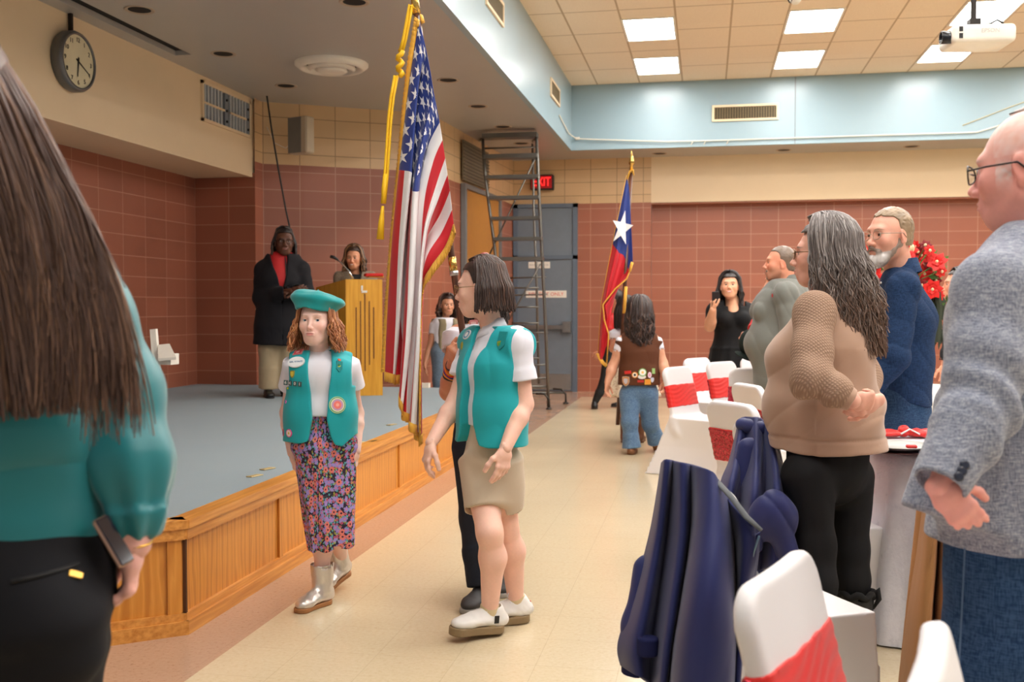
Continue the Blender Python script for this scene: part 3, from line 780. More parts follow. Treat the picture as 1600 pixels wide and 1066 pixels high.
for i, (px, py) in enumerate(((418, 733), (398, 744), (560, 692), (584, 690), (612, 664))):      # brass floor plates
    p = atz(px, py, STZ); m = MB(); R = frame((0, 0, 1), (math.sin(.3), 1, 0)); m.box((-.045, -.02, 0), (.045, .02, .004), R, p, bev=.003); m.box((-.03, -.003, .004), (.03, .003, .005), R, p)
    tag(m.build('floor_plate', plain('old_brass', (190, 170, 120), .4, .4)), 'small brass outlet plate in the stage carpet, '+('nearest the stage corner of the left pair', 'leftmost of the plates by the stage edge', 'left one beyond the girl in the beret', 'one just below the big flag', 'farthest one by the stage lip')[i], 'floor plate', 'brass plates in the stage carpet')
m = MB(); m.box((-.05, -.035, 0), (.05, .035, .05), None, atz(664, 606, STZ)); tag(m.build('floor_box', M_WHITE), 'small cream box on the far edge of the stage carpet', 'box')
# handrail by the far steps
r = empty('handrail', (-3.3, 11.0, 0), 'brown wooden handrail on the tiled wall by the far stage steps', 'handrail')
a, b = at(607, 548, 12.1), at(648, 574, 11.5)
MB().tube([a, b], .026, 10, flat=1.5).build('rail', plain('rail_wood', (150, 84, 34), .4), r, True)
for q in (.2, .8):
    p = a+(b-a)*q; MB().tube([p, p+V(-.02, .12, -.05)], .012, 8).build('bracket', plain('dark_metal', (50, 46, 44), .4, .8), r, True)
# ---------------------------------------------------------------- clock
c0 = V(-4.93, 7.26, 3.245); r = empty('wall_clock', c0, 'round grey-rimmed wall clock with cream dial on the cream drop wall', 'clock')
Rc = frame((1, 0, 0), (0, 1, 0))
MB().lathe([(0, 0), (.225, 0), (.235, .02), (.235, .075), (.225, .095), (.205, .1), (.205, .085)], c0, 56, Rc).build('case', plain('clock_rim', (112, 112, 112), .35, .6), r, True)
MB().lathe([(0, .084), (.206, .084)], c0, 48, Rc).build('dial', plain('clock_dial', (224, 214, 180), .5), r)
hb = MB()
def hand_bar(ang, L, w): 
    d = V(0, math.sin(ang), math.cos(ang)); nrm = V(0, math.cos(ang), -math.sin(ang)); p = c0+V(.088, 0, 0)
    hb.poly([p-d*.03-nrm*w, p-d*.03+nrm*w, p+d*L+nrm*w*.5, p+d*L-nrm*w*.5], .003, (1, 0, 0))
hand_bar(math.radians(118), .155, .006); hand_bar(math.radians(186), .12, .008); hb.build('hands', plain('black', (18, 17, 17), .5), r)
def text_mesh(name, body, size, o, R, mat, parent=None, ext=.001, align='CENTER', font=None, sx=1.0):
    cu = bpy.data.curves.new(name, 'FONT'); cu.body = body; cu.size = size; cu.extrude = ext; cu.align_x = align; cu.align_y = 'CENTER'; cu.resolution_u = 3; cu.space_character = 1.0
    ob = bpy.data.objects.new(name, cu); COL.objects.link(ob)
    bpy.context.view_layer.update()
    me = bpy.data.meshes.new_from_object(ob); COL.objects.unlink(ob); bpy.data.objects.remove(ob)
    v = np.zeros(len(me.vertices)*3, np.float32); me.vertices.foreach_get('co', v); v = v.reshape(-1, 3)*V(sx, 1, 1)
    w = v @ np.asarray(R).T + V(o)
    if parent is not None:
        p = parent; off = np.zeros(3)
        while p is not None: off += np.array(p.location); p = p.parent
        w = w-off
    me.vertices.foreach_set('co', w.astype(np.float32).ravel()); me.materials.clear(); me.materials.append(mat); me.update()
    ob = bpy.data.objects.new(name, me); COL.objects.link(ob)
    if parent is not None: ob.parent = parent
    return ob
M_BLACK = plain('black', (18, 17, 17), .5)
Rt = np.stack([V(0, 1, 0), V(0, 0, 1), V(1, 0, 0)], 1)
for k in range(1, 13):
    a = k*math.pi/6; text_mesh('numeral', str(k), .05, c0+V(.087, .165*math.sin(a), .165*math.cos(a)), Rt, M_BLACK, r)
MB().box((.01, -.012, .23), (.04, .012, .375), None, c0).build('hanger', plain('dark_metal', (50, 46, 44), .4, .8), r)
# grille in the drop wall
r = empty('wall_grille', (-4.93, 9.93, 3.37), 'white barred rectangular vent grille at the end of the cream drop wall', 'vent')
m = MB(); y0, y1, z0, z1 = 9.39, 10.48, 3.17, 3.57
for a, b in (((y0, z0), (y1, z0+.03)), ((y0, z1-.03), (y1, z1)), ((y0, z0), (y0+.03, z1)), ((y1-.03, z0), (y1, z1))): m.box((-4.93, a[0], a[1]), (-4.905, b[0], b[1]))
m.build('frame', M_CREAM, r)
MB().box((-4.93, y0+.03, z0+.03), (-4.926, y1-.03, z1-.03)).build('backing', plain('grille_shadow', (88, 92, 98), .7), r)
for s0 in (y0+.05, y0+.60):
    for k in range(6): MB().box((-4.926, s0+.07*k, z0+.03), (-4.908, s0+.07*k+.022, z1-.03)).build('bar', plain('grille_bar', (196, 200, 204), .5), r)
m = MB(); m.box((-4.926, y0+.03, 3.345), (-4.902, y0+.47, 3.365)); m.box((-4.926, y0+.60, 3.345), (-4.902, y1-.12, 3.365)); m.build('crossbar', M_CREAM, r)
for yy in (y0+.485, y1-.105):
    MB().box((-4.926, yy, z0+.03), (-4.912, yy+.075, z1-.03)).build('slider', plain('slider_grey', (120, 128, 138), .5), r)
for yy in (y0+.52, y1-.07):
    for zz in (3.25, 3.36, 3.47): MB().ball((-4.908, yy, zz), .014, 8).build('screw', M_BLACK, r, True)
for yy, zz in ((7.0, 2.86), (7.05, 2.90), (9.2, 2.90)): pass
# wall speaker
p = aty(466, 211, 10.62); r = empty('wall_speaker', p, 'grey box loudspeaker high on the cream block wall', 'speaker')
R = frame((0, 0, 1), (math.cos(-.35), math.sin(-.35), 0))
o = MB().box((-.135, -.02, -.20), (.135, .12, .20), R, p, bev=.015).build('cabinet', plain('speaker_box', (190, 176, 152), .5), r)
MB().box((-.133, -.024, -.195), (.06, -.018, .195), R, p, bev=.01).build('grille_cloth', plain('speaker_grille', (122, 118, 112), .8), r)
MB().tube([p+V(-.1, .1, -.05), p+V(-.2, .12, -.12), p+V(-.33, .12, -.06), p+V(-.42, .12, .12)], .005, 6).build('wire', M_WHITE, r, True)
pts = [at(417, 150, 10.72), at(424, 200, 10.75), at(436, 270, 10.78), at(447, 330, 10.8), at(452, 352, 10.8), at(458, 420, 10.85), at(462, 500, 10.9)]
m = MB().tube(pts, .009, 6); tag(m.build('hanging_cable', M_BLACK, None, True), 'thin dark cable hanging down the curved stage wall', 'cable')
# vents in the blue fronts
def vent(name, o, ax, w, h, label, dark=(110, 96, 66)):
    o = (o[0]+.006, o[1], o[2]) if ax == 'x' else (o[0], o[1]-.008, o[2])
    r = empty(name, o, label, 'vent'); n = V(1, 0, 0) if ax == 'x' else V(0, -1, 0); s = V(0, 1, 0) if ax == 'x' else V(1, 0, 0); R = np.stack([s, n, V(0, 0, 1)], 1); o = V(o)
    m = MB(); b = .03
    for a, c in (((-w/2-b, -h/2-b), (w/2+b, -h/2)), ((-w/2-b, h/2), (w/2+b, h/2+b)), ((-w/2-b, -h/2), (-w/2, h/2)), ((w/2, -h/2), (w/2+b, h/2))): m.box((a[0], 0, a[1]), (c[0], .02, c[1]), R, o)
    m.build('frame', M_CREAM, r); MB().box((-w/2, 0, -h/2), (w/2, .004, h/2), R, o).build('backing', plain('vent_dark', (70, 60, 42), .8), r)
    m = MB(); k = int(w/.035)
    for i in range(k): m.box((-w/2+i*w/k, .004, -h/2), (-w/2+(i+.45)*w/k, .014, h/2), R, o)
    m.build('fins', plain('vent_fin', dark, .6), r); return r
vent('wall_vent', (FX, 9.36, 4.14), 'x', .72, .17, 'narrow supply vent in the pale left band, nearest the camera')
vent('wall_vent', (FX, 13.2, 4.11), 'x', .72, .17, 'narrow supply vent in the pale left band near the hall corner')
vent('wall_vent', (.525, 14.9, 4.08), 'y', .86, .17, 'long supply vent with fins in the blue band over the back wall')
# dark louvre high on the side wall behind the ladder
r = empty('wall_louver', (-3.1, 13.6, 3.2), 'dark flat return louvre high on the cream side wall behind the ladder', 'vent')
A0, A1 = V(-3.16+.03, 12.95, 0), V(-3.085+.03, 14.15, 0)
m = MB(); m.poly([A0+V(0, 0, 2.98), A1+V(0, 0, 2.98), A1+V(0, 0, 3.5), A0+V(0, 0, 3.5)], .02, (1, 0, 0)); m.build('panel', plain('louver', (116, 104, 84), .6), r)
m = MB()
for k in range(11):
    z = 3.0+k*.045; m.poly([A0+V(.02, 0, z), A1+V(.02, 0, z), A1+V(.02, 0, z+.015), A0+V(.02, 0, z+.015)], .012, (1, 0, 0))
m.build('slats', plain('louver_slat', (96, 86, 70), .6), r)
# wooden side door behind ladder
r = empty('door_1', (-3.08, 14.0, 0), kind='structure')
def on_side(y): return V(-3.17+.18*(y-12.85)/2.95, y, 0)
m = MB(); a, b = on_side(13.05), on_side(14.75); m.poly([a+V(.02, 0, 0), b+V(.02, 0, 0), b+V(.02, 0, 2.88), a+V(.02, 0, 2.88)], .02, (1, 0, 0)); m.build('door_leaf', plain('door_wood', (176, 118, 44), .4), r)
m = MB()
for y0, y1, z0, z1 in ((12.97, 13.05, 0, 2.94), (14.75, 14.83, 0, 2.94), (13.05, 14.75, 2.88, 2.94)):
    a, b = on_side(y0), on_side(y1); m.poly([a+V(.01, 0, z0), b+V(.01, 0, z0), b+V(.01, 0, z1), a+V(.01, 0, z1)], .06, (1, 0, 0))
m.build('frame', plain('door_frame_grey', (112, 112, 112), .5), r)
# grey exit door with transom
r = empty('door_2', (-2.48, 15.8, 0), kind='structure'); GD = plain('door_grey', (108, 118, 128), .4); GF = plain('door_frame', (92, 104, 118), .4)
m = MB(); m.box((-2.98, 15.72, 0), (-2.91, 15.8, 2.93)); m.box((-2.04, 15.72, 0), (-1.97, 15.8, 2.93)); m.box((-2.98, 15.72, 2.87), (-1.97, 15.8, 2.93)); m.box((-2.98, 15.72, 2.07), (-1.97, 15.8, 2.13)); m.build('frame', GF, r)
MB().box((-2.91, 15.745, .01), (-2.04, 15.79, 2.07)).build('door_leaf', GD, r); MB().box((-2.91, 15.745, 2.13), (-2.04, 15.79, 2.87)).build('transom_panel', GD, r)
m = MB(); m.box((-2.86, 15.66, .98), (-2.12, 15.70, 1.04)); m.box((-2.19, 15.65, .93), (-2.06, 15.745, 1.10)); m.box((-2.88, 15.66, .97), (-2.80, 15.745, 1.05)); m.build('push_bar', plain('bar_metal', (150, 150, 150), .3, .9), r)
sg = MB().box((-2.74, 15.738, 1.93), (-2.40, 15.745, 2.03)).build('door_sign', M_WHITE, r); text_mesh('sign_text', 'DO NOT BLOCK', .04, (-2.57, 15.736, 1.98), np.stack([V(1, 0, 0), V(0, 0, 1), V(0, -1, 0)], 1), plain('sign_grey', (150, 150, 150), .6), sg)
sg = MB().box((-2.78, 15.738, 1.47), (-2.14, 15.745, 1.58)).build('door_sign', M_WHITE, r); text_mesh('sign_text', 'FIRE EXIT ONLY', .078, (-2.46, 15.736, 1.523), np.stack([V(1, 0, 0), V(0, 0, 1), V(0, -1, 0)], 1), plain('sign_red', (214, 96, 76), .6), sg)
MB().box((-2.88, 15.735, .03), (-2.07, 15.745, .28)).build('kick_plate', plain('kick', (170, 172, 170), .25, .8), r)
# exit sign
r = empty('exit_sign', (-2.47, 15.75, 3.26), 'dark box with a lit red exit sign above the grey door', 'exit sign')
MB().box((-2.70, 15.66, 3.145), (-2.34, 15.8, 3.375), bev=.01).build('housing', M_BLACK, r)
t = NT('exit_glow'); t.set(Base_Color=(.5, .0, .0), Emission_Color=(1, .02, .02), Emission_Strength=2.2); M_EXIT = t.m
t = NT('exit_face'); t.set(Base_Color=(.10, .0, .0), Emission_Color=(1, .01, .01), Emission_Strength=.22)
MB().box((-2.68, 15.655, 3.165), (-2.36, 15.66, 3.355)).build('face', t.m, r)
text_mesh('exit_letters', 'EXIT', .19, (-2.52, 15.652, 3.26), np.stack([V(1, 0, 0), V(0, 0, 1), V(0, -1, 0)], 1), M_EXIT, r, .002, sx=.72)
# wires along the blue bands
m = MB(); 
m.tube([aty(872, 197, 13.6)*0+V(FX+.02, 13.55, 3.88), V(FX+.02, 14.5, 3.80), V(FX+.08, 14.85, 3.78), V(-1.5, 14.86, 3.755), V(-.6, 14.86, 3.70), V(.1, 14.87, 3.695), V(1.6, 14.87, 3.70), V(3.6, 14.87, 3.70), V(5, 14.87, 4.1)], .009, 6)
for x in (-.2, -.02, .3): m.tube([V(x, 14.87, 3.70), V(x-.03, 14.87, 3.64)], .007, 5)
tag(m.build('surface_wire', plain('wire_white', (226, 222, 206), .5), None, True), 'thin white wire running along the blue bands around the hall corner', 'wire')
m = MB().box((-.03, -.015, -.02), (.03, 0, .02), None, (FX+.10, 14.87, 3.785)); tag(m.build('wire_clip', M_WHITE), 'small white wire connector in the blue hall corner', 'connector')
m = MB(); m.tube([(3.42, 14.88, 3.80), (4.0, 14.88, 4.02), (5.4, 14.86, 4.52)], .006, 6); tag(m.build('ceiling_wire', plain('wire_tan', (196, 184, 140), .5), None, True), 'thin tan wire slanting up the band behind the bald man', 'wire')
# projector
pc = at(1526, 60, 6.2); r = empty('projector', pc, 'white ceiling projector hanging from a dark pole at the top right', 'projector')
R = frame((0, 0, 1), (math.cos(.10), math.sin(.10), 0)) @ np.array([[1,0,0],[0,1,0],[0,0,1.]])
m = MB(); pf = [(-.17, -.055), (-.185, .02), (-.15, .055), (.17, .06), (.20, .02), (.195, -.03), (.16, -.06), (-.12, -.075)]
b = [Pr0 for Pr0 in [bx(pc, (.185, .14, .062), R, .03), ]]; 
o = sob('casing', [bx(pc, (.185, .14, .055), R, .028), ell(pc+V(0, 0, -.02), (.16, .12, .055), R, .02)], .006, M_WHITE, r)
lp = pc+R@V(-.165, -.08, -.0)
MB().lathe([(0, .03), (.028, .03), (.030, .045), (.038, .045), (.038, -.02)], pc+R@V(-.19, -.075, -.01), 24, R@frame((-1, 0, 0))).build('lens', plain('lens_black', (22, 26, 32), .25), r, True)
m = MB()
for z in (.008, -.032): m.box((-.15, -.1425, z), (-.128, -.139, z+.03), R, pc)
m.build('air_slots', M_BLACK, r)
text_mesh('lettering', 'EPSON', .035, pc+R@V(.03, -.1415, .01), R@np.stack([V(1, 0, 0), V(0, 0, 1), V(0, -1, 0)], 1), plain('letter_grey', (190, 186, 184), .5), r)
DM = plain('dark_metal', (50, 46, 44), .4, .8)
m = MB(); m.tube([pc+V(-.02, 0, .11), V(pc[0]-.02, pc[1], ZC)], .017, 12); m.box((-.09, -.05, .058), (.05, .05, .075), R, pc); m.box((-.05, -.03, .075), (.015, .03, .115), R, pc); m.build('ceiling_mount', DM, r)
m = MB(); m.tube([pc+V(.02, 0, .08), pc+V(.07, -.03, .078), pc+V(.11, -.02, .10), pc+V(.15, 0, .085)], .006, 6); m.build('cable', M_BLACK, r, True)
pc = at(1243, -4, 8.4); m = MB(); r = empty('ceiling_camera', pc, 'small white round device hanging at the top edge above the middle lights', 'camera')
m.lathe([(0, -.05), (.03, -.05), (.05, -.02), (.052, .03), (.03, .07)], pc, 24, frame((0, .25, 1))).build('shell', M_WHITE, r, True); MB().tube([pc+V(0, 0, .05), V(pc[0], pc[1], ZC)], .014, 8).build('stem', M_WHITE, r, True)
MB().lathe([(.055, -.02), (.058, .0), (.05, .02)], pc+V(-.035, 0, .01), 16, frame((-1, -.2, -.3))).build('lens_ring', M_BLACK, r, True)
# ---------------------------------------------------------------- rolling ladder
def ladder():
    Y0 = 13.0; r = empty('rolling_ladder', (-2.35, Y0, 0), 'tall grey metal rolling step ladder in front of the grey door', 'ladder')
    MT = plain('ladder_metal', (112, 110, 104), .35, .7); A = lambda px, py, Y=Y0: aty(px, py, Y)
    # seen from the rear: vertical support frame near, stair side far
    rail = MB()
    top = A(762, 214); topr = A(838, 214)
    nearL = [A(754, 216), A(758, 275), A(772, 380), A(782, 470), A(788, 560), A(790, 640)]; nearR = [A(838, 214), A(842, 300), A(848, 420), A(853, 520), A(857, 636)]
    for q, s_ in ((nearL, 1), (nearR, 1)): rail.tube(q, .021, 8)
    farL = [A(747, 222, 14.2), A(748, 300, 14.2), A(744, 395, 14.0), A(738, 420, 13.9), A(736, 600, 13.9)]; farR = [A(832, 222, 14.2), A(834, 330, 14.2), A(838, 420, 14.1), A(842, 600, 13.9)]
    rail.tube(farL, .017, 8); rail.tube(farR, .017, 8)
    rail.tube([A(754, 216), farL[0]], .017, 8); rail.tube([A(838, 214), farR[0]], .017, 8)
    rail.build('side_rail', MT, r, True)
    for i, (y, xl, xr, rr) in enumerate(((214, 755, 840, .030), (246, 757, 840, .026), (278, 760, 842, .022), (310, 765, 843, .020), (342, 769, 845, .020), (374, 773, 847, .020), (405, 776, 849, .022))):
        m = MB(); a, b = A(xl, y), A(xr, y-1)
        m.box((0, -.09, -rr), (float(b[0]-a[0]), .09, rr), None, (a[0], a[1], a[2])); o = m.build('step', MT, r)
    MB().tube([A(757, 232, 13.6), A(838, 230, 13.6)], .012, 6).build('brace', MT, r, True)
    for (x0, y0, x1, y1) in ((835, 250, 745, 440), (845, 412, 795, 500), (785, 435, 853, 433), (787, 462, 855, 460), (788, 520, 856, 520), (788, 572, 857, 570), (788, 592, 857, 591)):
        MB().tube([A(x0, y0, 13.25), A(x1, y1, 13.05)], .011, 6).build('brace', MT, r, True)
    for (y) in (450, 480, 505, 535, 560): MB().tube([A(800, y, 13.7), A(842, y, 13.7)], .012, 6).build('rear_rung', MT, r, True)
    for i, (x, y, Yy, dx) in enumerate(((858, 642, 12.95, .10), (884, 625, 13.75, .12), (790, 646, 12.95, -.05))):
        b = aty(x, y, Yy); b[2] = .03
        m = MB(); m.tube([b+V(-.18 if i < 2 else .12, .05, .17), b+V(-.06, 0, .17), b+V(0, 0, .10), b], .014, 8); m.lathe([(.0, -.03), (.04, -.03), (.04, -.015), (.02, .0)], b, 14); m.build('caster', plain('ladder_foot', (60, 58, 54), .5, .5), r, True)
    m = MB(); m.tube([aty(790, 622, 13.0)*V(1, 1, 0)+V(0, 0, .2), aty(880, 622, 13.2)*V(1, 1, 0)+V(0, 0, .2)], .015, 8); m.tube([A(786, 604), A(858, 604)], .013, 8); m.build('base_bar', MT, r, True)
ladder()
# ---------------------------------------------------------------- lectern
def lectern():
    D = 9.95; r = empty('lectern', at(560, 620, D)*V(1, 1, 0)+V(0, 0, STZ), 'golden oak lectern with dark vertical slots on the stage', 'lectern')
    fl, fr_ = at(541, 618, 9.85), at(598, 616, 9.95); fl[2] = fr_[2] = STZ
    x = unit(fr_-fl); Wd = np.linalg.norm(fr_-fl); Wd = .38; y = V(-x[1], x[0], 0)
    bk = .55; R = np.stack([x, y, V(0, 0, 1)], 1); o = fl
    H1 = 1.13
    # body: front face toward the camera-right, deep side going back-left
    sidev = unit(V(*(at(472, 470, 10.6)-at(541, 438, 9.85)))*V(1, 1, 0)); L = .62
    t_ = NT('lectern_oak'); co = t_.obj(); gr = t_.noise(t_.map(co, (50, 50, 3)), 1, 3); t_.set(Base_Color=t_.ramp(gr, [(.3, lin((206, 142, 36))), (.7, lin((226, 166, 56)))]), Roughness=.35); LO = t_.m
    m = MB(); P4 = [fl, fr_, fr_+sidev*L, fl+sidev*L]
    v = [p*V(1, 1, 0)+V(0, 0, STZ) for p in P4]+[p*V(1, 1, 0)+V(0, 0, STZ+H1-(0 if i < 2 else .07)) for i, p in enumerate(P4)]
    m.add(v, [(3, 2, 1, 0), (4, 5, 6, 7), (0, 1, 5, 4), (1, 2, 6, 5), (2, 3, 7, 6), (3, 0, 4, 7)]); m.build('cabinet', LO, r)
    nrm = unit(np.cross(x, V(0, 0, 1))); Wr = np.linalg.norm(fr_-fl)
    for i, (a, z0, z1) in enumerate(((.28, .36, .86), (.40, .30, .92), (.52, .24, .99), (.64, .30, .92), (.76, .36, .86))):
        p = fl+x*Wr*a; MB().box((-.006, -.003, z0), (.006, .002, z1), R, p).build('slot', plain('slot_brown', (120, 70, 14), .6), r)
    p = fl+x*Wr*.5+nrm*.004; m = MB(); m.box((-.03, -.004, 1.0+.015), (-.012, 0, 1.07), R, p); m.box((-.02, -.005, 1.005), (.03, 0, 1.022), R, p); m.box((-.028, -.003, 1.0), (.028, -.001, 1.008), R, p); m.build('emblem', M_WHITE, r)
    q = at(585, 434, 10.3); MB().box((-.07, -.10, 0), (.08, .10, .015), R, q).build('ledge', LO, r)
    r2 = empty('microphone', at(552, 435, 10.15), 'gooseneck microphone on a silver arm rising from the lectern', 'microphone')
    MB().tube([at(552, 436, 10.15), at(545, 424, 10.15), at(534, 412, 10.2), at(526, 405, 10.25)], [.012, .009, .007, .006], 8).build('gooseneck', plain('chrome', (200, 200, 200), .25, .9), r2, True)
    MB().tube([at(528, 406, 10.25), at(521, 402, 10.25), at(516, 401, 10.25)], [.012, .018, .016], 10).build('mic_head', M_BLACK, r2, True)
    m = MB(); m.box((-.08, -.08, 0), (.10, .06, .03), R, at(582, 434, 10.25)+V(0, 0, .012), bev=.008); tag(m.build('red_folder', plain('folder_red', (200, 22, 18), .6)), 'small bright red folder on top of the lectern', 'folder')
lectern()
# white chair-like panel and box at far left of the stage
r = empty('ballot_stand', atz(248, 640, STZ), 'cream folding stand with an angled box behind the woman in teal', 'stand')
a = at(239, 516, 7.6); b = at(252, 640, 7.5)
m = MB(); m.poly([at(234, 515, 7.6), at(243, 514, 7.6), at(250, 600, 7.55), at(254, 664, 7.5), at(246, 664, 7.5), at(240, 600, 7.55)], .03, (0, 1, 0)); m.build('upright', M_WHITE, r)
m = MB(); m.poly([at(247, 539, 7.6), at(265, 537, 7.6), at(275, 558, 7.45), at(247, 560, 7.45)], .02, (0, 0, -1)); m.build('tray_lid', M_WHITE, r)
m = MB(); m.box((-.02, 0, -.14), (.085, .12, -.06), None, at(250, 550, 7.5)+V(0, 0, .045)); m.build('tray_box', M_WHITE, r)
# ================================================================ PEOPLE: helpers
def fc(a, b, ra, rb, k=.02, rnd=.004, side=None):        # flat-ended (elliptical) cone
    a = V(a); b = V(b); ra = (ra, ra) if np.ndim(ra) == 0 else ra; rb = (rb, rb) if np.ndim(rb) == 0 else rb
    ax = b-a; L = np.linalg.norm(ax); Rm = frame(ax, side if side is not None else (1, .1, 0))
    def f(P):
        q = (P-a) @ Rm; t = np.clip(q[:, 2]/L, 0, 1); rx = ra[0]+(rb[0]-ra[0])*t; ry = ra[1]+(rb[1]-ra[1])*t
        x, y = q[:, 0]/rx, q[:, 1]/ry; k0 = np.sqrt(x*x+y*y); k1 = np.sqrt((x/rx)**2+(y/ry)**2)
        d1 = k0*(k0-1)/np.maximum(k1, 1e-6); d2 = np.maximum(-q[:, 2], q[:, 2]-L)
        return np.minimum(np.maximum(d1, d2), 0)+np.hypot(np.maximum(d1+rnd, 0), np.maximum(d2+rnd, 0))-rnd
    m = max(*ra, *rb); return Pr(f, np.minimum(a, b)-m, np.maximum(a, b)+m, k)
def sleeve(p, n, t0, t1, e, r=(.031, .026, .0175), k=.02, flare=0.0):
    """tube of cloth round the arm from t0 to t1 (0..1 upper arm, 1..2 forearm) with an open, flat hem"""
    h = p.h; R = lambda t: (r[0]+(r[1]-r[0])*t if t <= 1 else r[1]+(r[2]-r[1])*(t-1))*h+e
    P = lambda t: p.armpt(n, t)[0]
    ts = [t0]+[t for t in (.45, 1.0, 1.5) if t0 < t < t1-.08]; out = []
    for a, b in zip(ts[:-1], ts[1:]): out.append(rc(P(a), P(b), R(a), R(b), k))
    out.append(fc(P(ts[-1]), P(t1), R(ts[-1]), R(t1)+flare, k))
    return out
def hollow(p, n, t1, e, r=(.031, .026, .0175)):
    q, d = p.armpt(n, t1); rr = ((r[0]+(r[1]-r[0])*t1) if t1 <= 1 else (r[1]+(r[2]-r[1])*(t1-1)))*p.h+e
    return fc(q-d*.022, q+d*.02, rr, rr*1.03, .003, .001).neg(.003)
def bodyxy(p, P):
    Q = P-p.o; return Q@p.l, Q@p.f, Q[:, 2]
def shoe(p, n, mat_up, mat_sole, L=.24, w=.042, hgt=.09, sole=.025, dirv=None, tilt=0.0, name='shoe', high=None, pos=None, vox=.004, roll=0.0, heel=0.0):
    """pos = point on the ground under the ankle"""
    A = p.J['ank'+n] if pos is None else V(pos); d = unit(V(dirv) if dirv is not None else p.J['toe'+n]*V(1,1,0)-A*V(1,1,0)); s = V(-d[1], d[0], 0)
    d = unit(d*math.cos(tilt)+V(0, 0, 1)*math.sin(tilt)); u = np.cross(d, s); R = np.stack([d, s, u], 1)
    G = V(A); 
    if pos is None: G = A-u*p.J['ank'+n][2] if tilt == 0 else A-u*.055*p.h/1.0
    X = lambda x, y, z: G+R@V(x, y, z)
    up = [ec(X(-L*.20, 0, sole+.02), X(L*.45, 0, sole+.018), (w*.85, .028), (w*1.05, .022), s, .02), ell(X(L*.52, 0, sole+.012), (L*.2, w*1.0, .026), R, .02), ec(X(-L*.08, 0, sole+.02), X(-L*.06, 0, hgt), (L*.17, w*.9), (L*.155, w*.82), d, .025),
          rc(X(0, 0, hgt*.85), X(L*.34, 0, sole+.03), w*.72, w*.62, .02)]
    if high: up.append(fc(X(-L*.05, 0, hgt*.7), X(-L*.03, 0, high), (L*.21, w*1.1), (L*.26, w*1.32), .02, .004, d)); up.append(fc(X(-L*.03, 0, high-.015), X(-L*.03, 0, high+.02), (L*.235, w*1.2), (L*.24, w*1.2), .002, .002, d).neg(.002))
    else: up.append(fc(X(-L*.04, 0, hgt-.012), X(-L*.03, 0, hgt+.03), (L*.12, w*.62), (L*.12, w*.62), .004, .002, d).neg(.004))
    up.append(cut(X(0, 0, sole-.002), -u, .002))
    o = p.part(name, up, mat_up, vox, folds(40, .002, (1, 1, 1)), .002)
    def sol(P):
        q = (P-G)@R; x = q[:, 0]-L*.25; wx = w*(1.02-.12*np.cos((x/L)*6.28-.6)); d1 = np.hypot(np.maximum(np.abs(x)-(L*.49-wx), 0), q[:, 1])-wx
        top = sole-q[:, 2]; d2 = np.maximum(q[:, 2]-sole, -q[:, 2])
        if heel: d2 = np.maximum(d2, -(np.minimum(np.minimum(q[:, 0]+L*.06, L*.18-q[:, 0]), heel-q[:, 2])))
        return np.maximum(d1, d2)
    m = L; so = sculpt([Pr(sol, X(0, 0, 0)-m, X(0, 0, 0)+m, .003)], vox); v = relax(so[0], so[1], 1)
    meshobj('sole', v, so[1], mat_sole, o)
    return o, X, R
def stick(target, px, py, dist=20):
    """point + normal where the line through a photo pixel meets the given objects"""
    best = None
    for o in (target if isinstance(target, (list, tuple)) else [target]):
        if 'bvh' not in CACHE.get(o.name, {}):
            off = np.zeros(3); p = o
            while p is not None: off += np.array(p.location); p = p.parent
            n = len(o.data.vertices); v = np.zeros(n*3, np.float32); o.data.vertices.foreach_get('co', v); v = v.reshape(-1, 3)+off
            CACHE[o.name] = {'bvh': BVHTree.FromPolygons(v.tolist(), [tuple(pl.vertices) for pl in o.data.polygons])}
        h = CACHE[o.name]['bvh'].ray_cast(Vector(CAMP), Vector(unit(ray(px, py))), dist)
        if h[0] is not None and (best is None or h[3] < best[2]): best = (V(*h[0]), V(*h[1]), h[3])
    if best is None: return at(px, py, 4.4), -FW
    return best[0], best[1]
CACHE = {}
def badge(name, target, px, py, w, h, colr, shape='disc', parent=None, rings=None, txt=None, tcol=(255, 255, 255), th=.003, roll=0.0, tsize=None, poly=None):
    q, n = stick(target, px, py); n = unit(n); x = unit(RT-n*(RT@n)); y = np.cross(n, x)
    x, y = x*math.cos(roll)+y*math.sin(roll), y*math.cos(roll)-x*math.sin(roll)
    R = np.stack([x, y, n], 1); q = q-n*.003; par = parent or target
    if isinstance(par, (list, tuple)): par = par[0]
    def outline(s): 
        if shape == 'disc': return [q+R@V(w*s*math.cos(a), h*s*math.sin(a), 0) for a in np.linspace(0, 6.2832, 28, endpoint=False)]
        if shape == 'rect': return [q+R@V(a*w*s, b*h*s, 0) for a, b in ((-1, -1), (1, -1), (1, 1), (-1, 1))]
        if shape == 'shield': return [q+R@V(a*w*s, b*h*s, 0) for a, b in ((-1, .9), (-1, -.1), (-.6, -.7), (0, -1), (.6, -.7), (1, -.1), (1, .9), (0, 1))]
        return [q+R@V(a*w*s, b*h*s, 0) for a, b in poly]
    m = MB().poly(outline(1), th+.003, n, None, 0); mats = [plain('patch_%d_%d_%d' % tuple(colr), colr, .7)]
    for i, (s, c) in enumerate(rings or ()):
        m.poly([a+n*(th+.003+i*.0004) for a in outline(s)], .0006, n, None, i+1); mats.append(plain('patch_%d_%d_%d' % tuple(c), c, .7))
    o = m.build(name, mats, par)
    if txt:
        text_mesh('lettering', txt, tsize or h*1.2, q+n*(th+.0045), R, plain('patch_%d_%d_%d' % tuple(tcol), tcol, .6), o, .0004)
    return o
def tubeobj(name, pts, r, mat, parent, n=8): return MB().tube(pts, r, n).build(name, mat, parent, True)
TEAL = (0, 160, 168)
